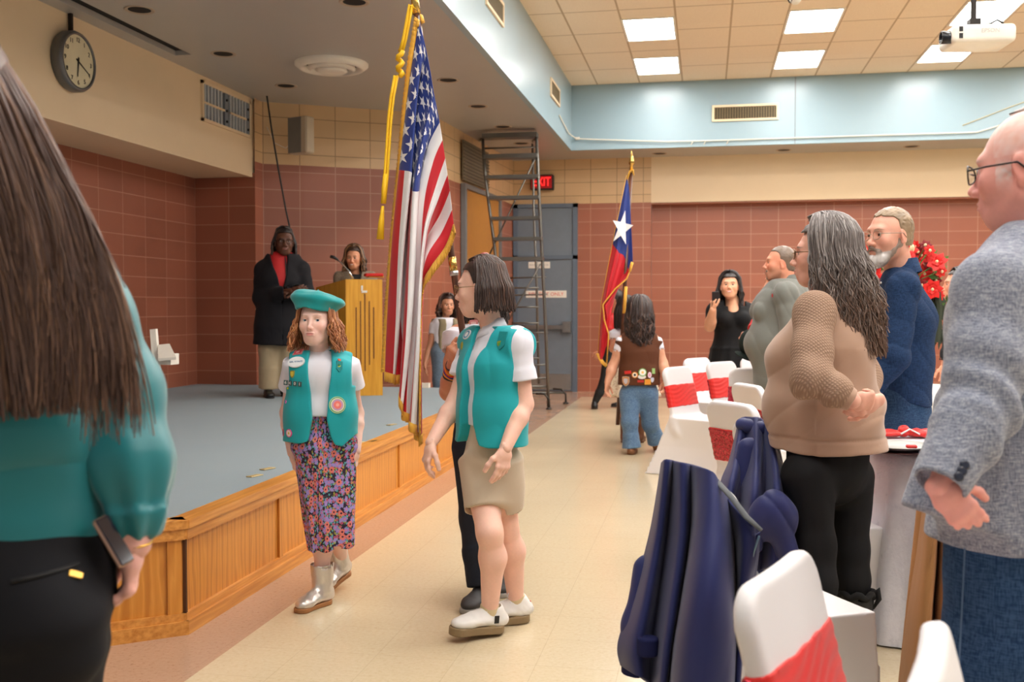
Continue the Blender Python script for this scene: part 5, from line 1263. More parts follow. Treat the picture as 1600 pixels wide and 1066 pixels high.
# ================================================================ WOMAN AT THE LEFT EDGE, SEEN FROM BEHIND
def left_woman():
    D = 1.66; p = Person('person', at(-22, 1745, D)*V(1, 1, 0), 1.80, math.radians(96), 'woman seen from behind with long brown hair, teal satin blouse and black trousers', False, .98, 1.0)
    J = p.J; p.o[2] = 0; p.root.location = tuple(p.o); p.hs = 1.0; p.move_head(at(-75, 150, 1.62))
    J['neck'] = at(-35, 268, 1.66); J['shoR'] = at(90, 376, 1.68); J['elbR'] = at(188, 612, 1.72); J['wriR'] = at(208, 848, 1.66); J['shoL'] = at(-175, 352, 1.68); J['elbL'] = at(-240, 600, 1.7); J['wriL'] = at(-240, 840, 1.6)
    J['chest'] = at(-25, 480, 1.66); J['waist'] = at(-22, 690, 1.66); J['pelvis'] = at(-18, 900, 1.66)
    J['hipL'] = at(-95, 950, 1.66); J['hipR'] = at(65, 950, 1.66); J['kneL'] = at(-95, 1330, 1.64); J['kneR'] = at(55, 1330, 1.64); J['ankL'] = V(J['kneL'][0], J['kneL'][1]+.02, .08); J['ankR'] = V(J['kneR'][0], J['kneR'][1]+.02, .08)
    hl = hand(J['wriR'], -UP*1.0-RT*.12+FW*.12, -RT*.9-FW*.25, -1, .17, (.55, .65, .75, .8), .4, .03)
    p.body((226, 172, 160), dict(brow=(70, 45, 30)), p.arm('R', 0, (.03, .025, .0165))+p.arm('L', 0), .005, .003, (), hands=(hl,))
    t = NT('teal_satin'); co = t.obj(); t.set(Base_Color=lin((0, 112, 120))+(1,), Roughness=.42, Sheen_Weight=.3); t.bump(t.noise(co, 1400, 2), .08, .001); SAT = t.m
    sh = [ec(J['pelvis']+V(0, 0, .07), J['waist'], (.190, .128), (.172, .118), p.l, .05), ec(J['waist'], J['chest'], (.172, .118), (.182, .12), p.l, .05), ec(J['chest'], J['neck']-V(0, 0, .07), (.182, .12), (.14, .085), p.l, .05)]
    for n in 'LR': sh.append(rc(J['neck']-V(0, 0, .055), J['sho'+n]+V(0, 0, .01), .062, .062, .04))
    def hemf(P): x, y, z = bodyxy(p, P); return z-.935-.02*np.sin(x*6+1)
    sh.append(cutf(hemf, .006)); sh.append(cut(J['neck']+V(0, 0, .02), (0, 0, 1), .004))
    def fd(P):
        x, y, z = bodyxy(p, P); return .008*crease(z*22+1.3*np.sin(x*7+z*5)+x*3, .5)*np.exp(-((z-1.05)/.12)**2)+.005*wn(P*V(.6, .6, 1.6), 16)
    p.part('blouse', sh, SAT, .004, fd, .009)
    S, E, Wr = J['shoR'], J['elbR'], J['wriR']; cuff = at(213, 822, 1.67)
    sl = chain([S+V(0, 0, .0), S+(E-S)*.5, E, E+(cuff-E)*.55, at(212, 800, 1.67)], [.066, .066, .066, .066, .046], .04)+[fc(at(212, 795, 1.67), at(214, 836, 1.67), .046, .036, .02)]
    ax = unit(cuff-E); Rf = frame(ax, RT)
    def fs(P):
        q = (P-E)@Rf; a = np.arctan2(q[:, 1], q[:, 0]); t_ = q[:, 2]; return .004*np.sin(a*7+3*np.sin(t_*8))*np.clip((t_-.05)*6, 0, 1)+.004*wn(P*V(1, 1, .6), 18)
    p.part('sleeve', sl, SAT, .0035, fs, .010)
    sl = chain([J['shoL'], J['elbL'], J['wriL']], [.066, .068, .06], .04); p.part('sleeve', sl, SAT, .007)
    BK = fabric('black_trouser_cloth', (22, 22, 26), 1200, .12, .8, .12)
    pr = [ec(at(-22, 760, 1.66), at(-18, 900, 1.655), (.170, .110), (.192, .132), p.l, .05), ec(at(-18, 900, 1.655), at(-18, 985, 1.65), (.192, .132), (.186, .135), p.l, .05), ell(at(-100, 985, 1.57), (.095, .085, .11), None, .05), ell(at(70, 985, 1.57), (.095, .085, .11), None, .05)]
    for n in 'LR':
        pr += [rc(J['hip'+n], J['kne'+n], .105, .078, .03), fc(J['kne'+n], J['ank'+n]-V(0, 0, .03), .075, .09, .03)]
    def fp(P): x, y, z = bodyxy(p, P); return .004*np.sin(z*60+x*14)*np.exp(-((z-.80)/.05)**2)+.002*wn(P, 25)
    po = p.part('trousers', pr, BK, .0045, fp, .005)
    # pocket welt and gold tab
    m = MB(); pts = [stick(po, x, y)[0]-FW*.0015 for x, y in ((18, 909), (40, 905), (62, 900), (84, 894), (104, 888), (124, 881))]; m.tube(pts, .0035, 6); m.build('pocket_welt', plain('welt_black', (12, 12, 14), .7), po, True)
    q, n = stick(po, 117, 899); n = unit(n); x = unit(RT-n*(RT@n)+UP*.22); R = np.stack([x, np.cross(n, x), n], 1); MB().box((-.0105, -.006, 0), (.0105, .006, .004), R, q, bev=.001).build('gold_tab', plain('gold', (224, 178, 90), .25, .9), po)
    # shoes reach the floor below the frame
    for n in 'LR': shoe(p, n, M_BLACK, M_BLACK, .25, .045, .085, .02, V(-.1, 1, 0), 0, 'shoe', None, V(J['ank'+n][0], J['ank'+n][1], 0), .008)
    # ring and bracelet
    R = frame(unit(-UP)); m = MB(); m.tube([at(208, 848, 1.66)+R@V(.030*math.cos(a), .026*math.sin(a), .004*math.sin(a)) for a in np.linspace(0, 6.283, 30)], .0022, 6, caps=False); m.build('bracelet', plain('gold', (224, 178, 90), .25, .9), p.root, True)
    # hair
    n = 3600; rng = np.random.RandomState(3); paths = []; m_ = 18
    OUT = [(-2, 78), (58, 170), (110, 270), (150, 345), (188, 440), (214, 530), (232, 610), (246, 690)]
    INN = [(-120, 60), (-120, 170), (-112, 260), (-104, 350), (-98, 440), (-90, 540), (-84, 640), (-74, 740)]
    for i in range(n):
        u = rng.rand()**.9; u = u if rng.rand() < .85 else .5+.5*rng.rand(); L = 1-.40*rng.rand()**1.5; L *= .90 if u < .7 else 1.0-.25*rng.rand()
        ph, w = rng.uniform(0, 6.3), rng.uniform(2, 9); dd = rng.uniform(-.04, .015); conv = rng.uniform(-.10, .10)
        pts = []; rr_ = rng.uniform(0, 1.0)
        for t in np.linspace(0, 1, m_):
            s_ = t*L*7; k = min(int(s_), 6); f = s_-k
            o = V(OUT[k])*(1-f)+V(OUT[k+1])*f; q = V(INN[k])*(1-f)+V(INN[k+1])*f
            uc = (math.floor(u*13)+.5+.25*math.sin(i*1.7))/13; uu = np.clip(u+conv*.3*t*t+(uc-u)*min(1, 1.6*t)*.90*(u > .25), -.05, 1.0); uu = uu-.12*t**4*(u > .5)*rr_
            x, y = q*(1-uu)+o*uu; x += w*math.sin(t*6+ph)*t
            d = 1.515+.05*uu*uu+.02*(1-t)+dd*t*.6 - .01*math.sin(t*3)
            if t < .35: d += .10*(uu**2)*(1-t/.35)*.6
            pts.append(at(x, y, d))
        paths.append(pts)
    us = rng.rand(n); c = hcols(n, (92, 68, 58), .22, (134, 102, 82), .22)
    hair_locks('hair', p.root, np.array(paths), .0021, .0009, c, sides=4, flat=.6)
    hair_cap(p, (86, 62, 52), .012, .003, .07, -.12, .006)
    # phone in the side pocket
    q = at(180, 852, 1.60); ax = unit(at(192, 872, 1.60)-at(160, 818, 1.60)); zz = unit(-FW*.30+RT*.92); zz = unit(zz-ax*(zz@ax)); R = np.stack([np.cross(ax, zz), ax, zz], 1)
    r = empty('mobile_phone', q, 'dark phone with a gold rim tucked in the black trouser pocket at the left', 'phone')
    MB().box((-.017, -.050, -.005), (.017, .036, .005), R, q, bev=.004).build('phone_case', plain('phone_rim', (176, 140, 120), .3, .7), r)
    MB().box((-.015, -.048, .003), (.015, .034, .0062), R, q, bev=.003).build('screen', plain('phone_glass', (14, 12, 30), .08), r)
# ================================================================ MAN IN THE GREY BLAZER, RIGHT
def tweed():
    t = NT('grey_tweed'); co = t.obj(); w1 = t.noise(t.map(co, (420, 420, 60)), 1, 3, .6); w2 = t.noise(t.map(co, (60, 60, 420)), 1, 3, .6)
    f = t.math('MULTIPLY', t.math('ADD', w1, w2), .5); c = t.ramp(f, [(.38, lin((84, 92, 114))), (.50, lin((134, 142, 160))), (.62, lin((182, 186, 196)))])
    sl = t.noise(t.map(co, (9, 9, 1.5)), 1, 3); c = t.mix(t.math('MULTIPLY', sl, .3), c, lin((110, 104, 104)))
    t.set(Base_Color=c, Roughness=.9, Sheen_Weight=.2); t.bump(f, .3, .002); return t.m
def old_man():
    D = 2.22; p = Person('person', at(1600, 1426, D)*V(1, 1, 0), 1.76, math.radians(158), 'bald white-haired man in a grey tweed blazer and blue jeans at the right', False, 1.08, 1.15, math.radians(150), math.radians(-4))
    J = p.J; p.o[2] = 0; p.root.location = tuple(p.o); p.hs = 1.08; p.move_head(at(1608, 262, 2.24))
    J['neck'] = at(1613, 360, 2.24); J['shoL'] = at(1553, 455, 2.08); J['elbL'] = at(1530, 640, 1.99); J['wriL'] = at(1466, 762, 1.91); J['shoR'] = at(1650, 440, 2.45); J['elbR'] = at(1640, 620, 2.5); J['wriR'] = at(1600, 740, 2.4)
    J['chest'] = at(1598, 500, 2.24); J['waist'] = at(1592, 640, 2.22); J['pelvis'] = at(1592, 790, 2.22)
    J['hipL'] = at(1575, 850, 2.14); J['hipR'] = at(1610, 850, 2.34); J['kneL'] = at(1550, 1130, 2.12); J['kneR'] = at(1600, 1120, 2.36); J['ankL'] = V(J['kneL'][0], J['kneL'][1], .08); J['ankR'] = V(J['kneR'][0], J['kneR'][1], .08)
    def ex(Q, C):
        red = 1/(1+np.exp((Q[:, 2]-.03)/.012)); C = C*(1-red[:, None]*.55)+C*V(1.0, .60, .62)*red[:, None]*.55
        s_ = np.exp(-(((Q[:, 2]+.012)/.022)**2))*(np.abs(Q[:, 1]-.030) < .016)*(np.abs(Q[:, 0]) > .05); s_ = s_*.8*(.6+.4*wn(Q, 300)); C = C*(1-s_[:, None])+V(.9, .88, .88)*s_[:, None]
        b = (Q[:, 2] > .02)*(Q[:, 1] < .05)*.35*(.5+.5*wn(Q*V(1, .4, .4), 420)); C = C*(1-b[:, None])+V(.95, .88, .88)*b[:, None]
        return C
    g = dict(blush=.3, brow=(190, 180, 170), browa=.5, nose=1.15, fat=.12, jaw=1.05, extra=ex, neck=.036)
    hl = hand(J['wriL'], -UP*.66+RT*.62-FW*.08, RT*.25-UP*.1+FW*.9, -1, .148, (.30, .42, .5, .55), .5, .02)
    p.body((238, 188, 174), g, p.arm('L', 0, (.03, .022, .0112))+p.arm('R', 0), .005, .0024, (), (90, 110, 130), hands=(hl,))
    glasses(p, (48, 44, 44), r=.0018, metal=.6, w=.026, hgt=.019, y=.108)
    scalp_hair(p, 150, .012, (226, 216, 212), (.005, .003), var=.06, out=.002, face=.62, m=10, sd=8, name='hair_fringe')
    TW = tweed()
    # jacket body
    sh = [fc(J['waist']*V(1, 1, 0)+V(0, 0, 1.12), at(1592, 840, 2.22), (.205, .155), (.232, .190), .05, .008, p.l), ec(J['waist'], J['chest'], (.205, .15), (.222, .142), p.l, .06), ec(J['chest'], J['neck']-V(0, 0, .07), (.222, .142), (.15, .09), p.l, .05)]
    for n in 'LR': sh.append(rc(J['neck']-V(0, 0, .05), J['sho'+n]+V(0, 0, .0), .066, .082, .04))
    # front corner of the hem swings out
    sh.append(fc(at(1560, 600, 2.1), at(1500, 818, 2.08), (.10, .05), (.125, .075), .06, .01, -RT))
    def hem(P): return P[:, 2]-(CH-(838-480)/FPX*2.2+.012*np.sin(P[:, 0]*9))
    sh.append(cutf(hem, .006)); sh.append(fc(J['neck']-V(0, 0, .06), J['neck']+V(0, 0, .08), .055, .060, .006).neg(.01))
    def fd(P): return .006*wn(P*V(1, 1, .35), 14)+.0025*wn(P*V(1, 1, .6), 45)
    jo = p.part('blazer', sh, TW, .0045, fd, .008)
    S, E, Wr = J['shoL'], J['elbL'], J['wriL']
    sl = [ell(S+V(0, 0, -.01), (.082, .082, .088), None, .03)]+chain([S, S+(E-S)*.6, E, E+(Wr-E)*.4], [.082, .074, .070, .062], .03)+[fc(E+(Wr-E)*.35, Wr-(Wr-E)*.02, .064, .050, .02, .004)]
    q = Wr-(Wr-E)*.02; sl.append(fc(q-unit(Wr-E)*.02, q+unit(Wr-E)*.02, .040, .041, .003, .001).neg(.003))
    def fsv(P): return .007*np.sin(((P-E)@unit(Wr-E))*75+3*wn(P, 14))*np.exp(-(np.linalg.norm(P-E, axis=1)/.12)**2)+.004*wn(P*V(1, 1, .5), 22)
    so = p.part('jacket_sleeve', sl, TW, .004, fsv, .010)
    for i, (x, y) in enumerate(((1507, 727), (1503, 736), (1498, 745), (1493, 755))):
        q, n = stick(so, x, y); MB().lathe([(0, .004), (.006, .005), (.0095, .003), (.0100, 0)], q, 16, frame(n)).build('cuff_button', plain('button_navy', (38, 44, 62), .3), so, True)
    sl = chain([J['shoR'], J['elbR'], J['wriR']], [.082, .07, .06], .03); p.part('jacket_sleeve', sl, TW, .008)
    # collars
    col = []; nc = J['neck']+V(0, 0, .005)
    for t_ in np.linspace(0, 1, 9):
        a = math.pi*(.12+1.0*t_); col.append(nc+p.l*math.cos(a)*-.0-V(0, 0, .0))
    def ringc(r_, z, w, e): return [nc+p.l*(r_*math.sin(a))-p.f*(r_*math.cos(a)*.95)+V(0, 0, z-w*math.cos(a)*-.0+e*(1-math.cos(a))*-.5) for a in np.linspace(-2.5, 2.5, 30)]
    a0 = ringc(.070, .045, 0, .10); a1 = ringc(.084, -.005, 0, .10); m = MB(); K = 30
    v = a0+a1+[x_+V(0, 0, .004) for x_ in a0]+[x_+unit(x_-nc)*.010 for x_ in a1]
    f = [(i, i+1, K+i+1, K+i) for i in range(K-1)]+[(2*K+i, 3*K+i, 3*K+i+1, 2*K+i+1) for i in range(K-1)]+[(K+i, K+i+1, 3*K+i+1, 3*K+i) for i in range(K-1)]+[(i, 2*K+i, 2*K+i+1, i+1) for i in range(K-1)]
    m.add(v, f).build('jacket_collar', TW, jo, True)
    t = NT('striped_shirt'); w = t.n('TexWave', {'Vector': t.obj(), 'Scale': 60.0}, wave_type='BANDS', bands_direction='X').outputs[0]; t.set(Base_Color=t.mix(t.ramp(w, [(.45, (0, 0, 0)), (.55, (1, 1, 1))]), lin((150, 186, 226)), lin((226, 232, 240))), Roughness=.8)
    m = MB(); b0 = ringc(.066, .080, 0, .09); b1 = ringc(.070, .02, 0, .09); m.add(b0+b1, [(i, i+1, K+i+1, K+i) for i in range(K-1)]).build('shirt_collar', t.m, p.root, True)
    JB = jeans_mat('indigo_denim', (26, 52, 86), (58, 88, 122))
    pr = [ec(J['pelvis']+V(0, 0, .08), J['pelvis']-V(0, 0, .06), (.175, .13), (.185, .145), p.l, .05)]
    for n in 'LR': pr += [rc(J['hip'+n], J['kne'+n], .125, .098, .03), fc(J['kne'+n], J['ank'+n]-V(0, 0, .04), .096, .105, .03)]
    def fp(P): return .007*wn(P*V(1, 1, .5), 15)+.004*np.sin(P[:, 2]*50+3*wn(P, 9))*np.exp(-((P[:, 2]-.55)/.16)**2)
    jo2 = p.part('jeans', pr, JB, .005, fp, .010)
    m = MB(); pts = []
    for y in range(846, 1064, 6):
        q, n = stick(jo2, 1508-(y-846)*.05, y); pts.append(q-FW*.001)
    m.tube(pts, .0022, 5); m.tube([q+RT*.012 for q in pts], .0012, 4); m.build('side_seam', plain('seam_blue', (84, 110, 140), .8), jo2, True)
    for n in 'LR': shoe(p, n, plain('brown_leather', (80, 52, 34), .4), M_BLACK, .28, .05, .09, .025, V(-1, .3, 0), 0, 'shoe', None, V(J['ank'+n][0], J['ank'+n][1], 0), .008)
# ================================================================ WOMAN IN THE TAN SWEATSHIRT
def tan_woman():
    D = 3.78; p = Person('person', at(1290, 1036, D)*V(1, 1, 0), 1.67, math.radians(176), 'woman in a tan cable-sleeve sweatshirt with long grey wavy hair, hands behind her', False, 1.1, 1.25, math.radians(172), math.radians(0))
    J = p.J; p.hs = 1.0; p.move_head(at(1286, 396, 3.78))
    J['neck'] = at(1297, 455, 3.80); J['chest'] = at(1292, 545, 3.80); J['waist'] = at(1290, 625, 3.80); J['pelvis'] = at(1293, 700, 3.80)
    J['shoL'] = at(1272, 492, 3.62); J['elbL'] = at(1266, 592, 3.50); J['wriL'] = at(1332, 626, 3.47); J['shoR'] = at(1310, 490, 3.98); J['elbR'] = at(1345, 590, 4.04); J['wriR'] = at(1350, 628, 3.86)
    g = dict(blush=.25, brow=(90, 80, 76), fat=.08, neck=.03)
    hl = hand(J['wriL'], RT*.9-UP*.05+FW*.25, UP*.3+FW*.9, 1, .165, (.8, .9, 1.0, 1.0), .7, .02)
    hr = hand(at(1372, 626, 3.52), -RT*.75-UP*.25-FW*.3, UP*.2-FW*-.6+RT*-.5, -1, .165, (.5, .6, .6, .7), .5, .02)
    p.body((226, 170, 150), g, p.arm('L', 0)+p.arm('R', 0), .005, .0026, (), hands=(hl, hr))
    glasses(p, (110, 84, 60), r=.0015)
    t = NT('tan_sweatshirt'); co = t.obj(); t.set(Base_Color=t.mix(t.noise(co, 8, 4), lin((160, 128, 108)), lin((176, 144, 122))), Roughness=.9, Sheen_Weight=.25); t.bump(t.noise(co, 900, 2), .15, .001); TN = t.m
    t = NT('cable_knit'); co = t.obj(); a = t.n('TexWave', {'Vector': co, 'Scale': 38.0, 'Distortion': 2.0}, wave_type='BANDS', bands_direction='DIAGONAL').outputs[0]; b = t.n('TexWave', {'Vector': t.map(co, (-1, 1, 1)), 'Scale': 38.0, 'Distortion': 2.0}, wave_type='BANDS', bands_direction='DIAGONAL').outputs[0]
    k = t.math('MULTIPLY', a, b); t.set(Base_Color=t.mix(k, lin((142, 114, 94)), lin((172, 142, 120))), Roughness=.9); t.bump(k, .6, .003); CB = t.m
    A = lambda x, y: (x, y)
    sh = [fc(J['waist'], at(1293, 705, 3.80), (.19, .190), (.198, .212), .06, .008, p.l), ec(J['waist'], J['chest'], (.19, .190), (.195, .165), p.l, .06), ec(J['chest'], J['neck']-V(0, 0, .06), (.195, .15), (.13, .10), p.l, .06)]
    sh += [ell(J['chest']+p.f*.125-V(0, 0, .035), (.10, .13, .085), None, .06), ell(J['waist']+p.f*.09-V(0, 0, .02), (.13, .15, .14), None, .08)]
    for n in 'LR': sh.append(rc(J['neck']-V(0, 0, .04), J['sho'+n]-V(0, 0, .01), .062, .066, .04))
    sh.append(cut(J['neck']+V(0, 0, .0), (0, 0, 1), .006))
    def hem(P): return P[:, 2]-(CH-(702-480)/FPX*3.78+.02*((P-p.o)@p.f))
    sh.append(cutf(hem, .008))
    def fd(P): x, y, z = bodyxy(p, P); return .007*np.sin(z*34+y*14+2*np.sin(x*10))*np.exp(-((z-.93)/.09)**2)*(y < .05)+.008*wn(P*V(1, 1, .7), 10)+.003*wn(P, 26)+.007*crease(z*24+y*16-x*8+2.0*wn(P, 7), .5)*np.exp(-((z-1.0)/.2)**2)+.006*np.exp(-((z-.845)/.006)**2)
    so = p.part('sweatshirt', sh, TN, .0045, fd, .012)
    S, E, Wr = J['shoL'], J['elbL'], J['wriL']
    sl = [ell(S, (.070, .072, .080), None, .04)]+chain([S, S+(E-S)*.6, E, E+(Wr-E)*.55], [.070, .069, .066, .054], .04)+[fc(E+(Wr-E)*.5, Wr-(Wr-E)*.13, .054, .046, .03)]
    def fs(P): return .010*np.sin(((P-E)@unit(Wr-E))*60+4*wn(P, 12))*np.exp(-(np.linalg.norm(P-E-V(.03, 0, 0), axis=1)/.13)**2)+.005*wn(P, 26)
    p.part('cable_sleeve', sl, CB, .004, fs, .012)
    p.part('cuff', [fc(Wr-(Wr-E)*.17, Wr-(Wr-E)*.0, .045, .038, .01), ], TN, .004, folds(40, .002), .002)
    sl = chain([J['shoR'], J['elbR'], J['wriR']], [.075, .075, .05], .04); p.part('cable_sleeve', sl, CB, .006)
    LG = fabric('black_leggings', (20, 20, 22), 1200, .1, .75, .1)
    J['hipL'] = at(1262, 745, 3.70); J['kneL'] = at(1274, 850, 3.68); J['hipR'] = at(1325, 745, 3.86); J['kneR'] = at(1328, 860, 3.84)
    gL = atz(1283, 1062); gR = atz(1333, 1030); J['ankL'] = gL+V(0, 0, .09); J['ankR'] = gR+V(0, 0, .09)
    pr = [ec(J['pelvis']+V(0, 0, .06), J['pelvis']-V(0, 0, .07), (.150, .150), (.150, .150), p.l, .05)]
    for n in 'LR': pr += [rc(J['hip'+n], J['kne'+n], .098, .066, .03), rc(J['kne'+n], J['kne'+n]*.65+J['ank'+n]*.35, .072, .066, .03), rc(J['kne'+n]*.65+J['ank'+n]*.35, J['ank'+n], .066, .045, .03)]
    p.part('leggings', pr, LG, .006, folds(18, .004, (1, 1, .6)), .004)
    for n, g_, dv in (('L', gL, V(-1, .1, 0)), ('R', gR, V(-.9, .3, 0))):
        o, X, R = shoe(p, n, plain('boot_black', (20, 19, 19), .6), M_BLACK, .25, .044, .09, .03, dv, 0, 'boot', .25, g_, .005)
        m = MB(); K = 40; m.tube([X(-.008, 0, .25)+V(math.cos(a)*.062, math.sin(a)*.056, .008*math.sin(a*7)) for a in np.linspace(0, 6.283, K)], .013, 7, caps=False); m.build('boot_trim', plain('boot_fur', (16, 15, 15), .95), o, True)
        m = MB().tube([X(-.07, 0, .25), X(-.085, -.005, .27), X(-.09, .0, .24), X(-.07, .0, .20)], [.012, .014, .010, .004], 7); m.build('boot_bow', plain('boot_fur', (16, 15, 15), .95), o, True)
    hair_cap(p, (96, 90, 88), .012, .004, .060, -.08, .004, .3)
    scalp_hair(p, 2000, .40, (96, 88, 85), (.0036, .0018), part=.0, wave=.010, wf=2.0, var=.25, mixc=(150, 143, 140), frac=.30, out=.024, face=.33, m=26, spread=1.10, tip=.02, jit=.5, sd=13, tipc=(100, 74, 58), push=lambda q, t: q-p.f*.05*t)
# ================================================================ BEARDED MAN IN THE DENIM SHIRT
def denim_man():
    D = 4.72; p = Person('person', at(1412, 925, D)*V(1, 1, 0), 1.79, math.radians(165), 'grey-bearded man in glasses and a dark blue denim shirt in front of the red flowers', False, 1.05, 1.1, math.radians(212), math.radians(-2))
    J = p.J; p.hs = 1.06; p.move_head(at(1390, 367, 4.70))
    J['neck'] = at(1408, 420, 4.74); J['shoL'] = at(1412, 452, 4.55); J['shoR'] = at(1398, 450, 4.95); J['elbL'] = at(1396, 560, 4.48); J['wriL'] = at(1345, 625, 4.50); J['elbR'] = at(1380, 560, 5.0); J['wriR'] = at(1340, 600, 4.9)
    J['chest'] = at(1414, 500, 4.74); J['waist'] = at(1410, 570, 4.74); J['pelvis'] = at(1408, 650, 4.74)
    for n, dd in (('L', -.08), ('R', .10)): J['hip'+n] = at(1406, 680, 4.74+dd); J['kne'+n] = at(1402, 800, 4.72+dd); J['ank'+n] = at(1408, 900, 4.76+dd)
    g = dict(blush=.22, brow=(120, 96, 80), browa=.6, nose=1.1, fat=.05, neck=.034, stubble=((120, 96, 84), .15), lips=(170, 96, 90))
    hl = hand(J['wriL'], -RT+UP*.1, -UP, 1, .19, .5); p.body((218, 160, 138), g, p.arm('L', 0)+p.arm('R', 0), .006, .0026, (), hands=(hl,))
    glasses(p, (150, 140, 126), r=.0012)
    # hair and beard
    hair_cap(p, (140, 118, 92), .004, .003, .040, -.05, .0030, .25, noise=120)
    s, T, R, c = p.hs, p.T, p.HR, p.hc
    E_ = lambda q, r, k: ell(T(*q), V(r)*s, R, k*s)
    pr = [E_((0, .068, -.108), (.040, .036, .038), .02)]+[rc(T(q*.062, .0, -.045), T(q*.030, .062, -.100), .014*s, .026*s, .02) for q in (-1, 1)]+[rc(T(q*.062, .004, -.045), T(q*.066, .012, -.018), .012*s, .006*s, .01) for q in (-1, 1)]+[rc(T(0, .104, -.053), T(q*.030, .086, -.075), .0075*s, .009*s, .008) for q in (-1, 1)]+[rc(T(q*.030, .086, -.075), T(q*.026, .072, -.098), .010*s, .012*s, .012) for q in (-1, 1)]
    def bc(v):
        Q = ((v-c)@R)/s; w = np.clip((Q[:, 1]-.045)/.03, 0, 1)*np.clip((-.070-Q[:, 2])/.02, 0, 1); m_ = np.exp(-((Q[:, 2]+.058)/.012)**2)*(Q[:, 1] > .06)
        C = V(lin((134, 116, 104)))*(1-w[:, None])+V(lin((206, 202, 200)))*w[:, None]; C = C*(1-m_[:, None]*.5)+V(lin((96, 74, 62)))*m_[:, None]*.5
        return C*(1+.25*wn(Q*V(1, 1, .4), 260)[:, None])
    p.part('beard', pr, M_HAIR, .003, lambda P: .002*wn(((P-c)@R)*V(1, 1, .4), 240)+.002*wn(P, 90), .004, bc)
    DN = jeans_mat('navy_denim_shirt', (16, 36, 66), (34, 58, 92)); JB = jeans_mat('mid_denim', (24, 46, 76), (50, 76, 106))
    sh = [ec(J['pelvis']+V(0, 0, .06), J['waist'], (.17, .135), (.165, .125), p.l, .06), ec(J['waist'], J['chest'], (.165, .125), (.185, .13), p.l, .06), ec(J['chest'], J['neck']-V(0, 0, .07), (.185, .13), (.13, .085), p.l, .05)]
    for n in 'LR': sh.append(rc(J['neck']-V(0, 0, .055), J['sho'+n], .056, .066, .04))
    sh.append(cutf(lambda P: P[:, 2]-(CH-(636-480)/FPX*4.72+.03*np.cos(bodyxy(p, P)[1]*20+.6)), .006)); sh.append(cut(J['neck']+V(0, 0, .01), (0, 0, 1), .004))
    so = p.part('denim_shirt', sh, DN, .005, lambda P: .005*wn(P*V(1, 1, .55), 17)+.007*crease(P[:, 2]*17+(P@RT)*22+2.5*wn(P, 7), .5), .010)
    S, E, Wr = J['shoL'], J['elbL'], J['wriL']
    p.part('shirt_sleeve', [ell(S, (.068, .068, .075), None, .03)]+chain([S, E, Wr], [.070, .064, .046], .03), DN, .005, lambda P: .004*wn(P*V(1, 1, .6), 24)+.006*crease(P[:, 2]*30+(P@RT)*16+2.5*wn(P, 9), .5), .010)
    p.part('shirt_sleeve', chain([J['shoR'], J['elbR'], J['wriR']], [.07, .064, .046], .03), DN, .008)
    nc = J['neck']+V(0, 0, .0); m = MB(); K = 26; rr = lambda r_, z, e: [nc+p.l*(r_*math.sin(a))-p.f*(r_*math.cos(a))+V(0, 0, z-e*(1-math.cos(a))*.5) for a in np.linspace(-2.7, 2.7, K)]
    a0, a1, a2 = rr(.062, .040, .02), rr(.070, .052, .03), rr(.092, -.012, .07)
    m.add(a0+a1+a2, [(i, i+1, K+i+1, K+i) for i in range(K-1)]+[(K+i, K+i+1, 2*K+i+1, 2*K+i) for i in range(K-1)]).build('shirt_collar', DN, so, True)
    for x, y in ((1377, 442), (1374, 470)):
        q, n = stick(so, x, y); MB().ball(q, .006, 8).build('snap_button', M_WHITE, so, True)
    m = MB()
    for pts in () and ([(1404, 470), (1414, 462), (1430, 470), (1442, 484)], [(1362, 634), (1375, 626), (1392, 622), (1410, 626), (1425, 636), (1436, 640)]):
        q = [stick(so, x, y)[0]-FW*.001 for x, y in pts]; m.tube(q, .0025, 5)
    p2 = pants(p, JB, .012, r=(.062, .048, .044, .040), vox=.007, name='jeans', zmax=.55); far_shoes(p, plain('brown_leather', (80, 52, 34), .4))
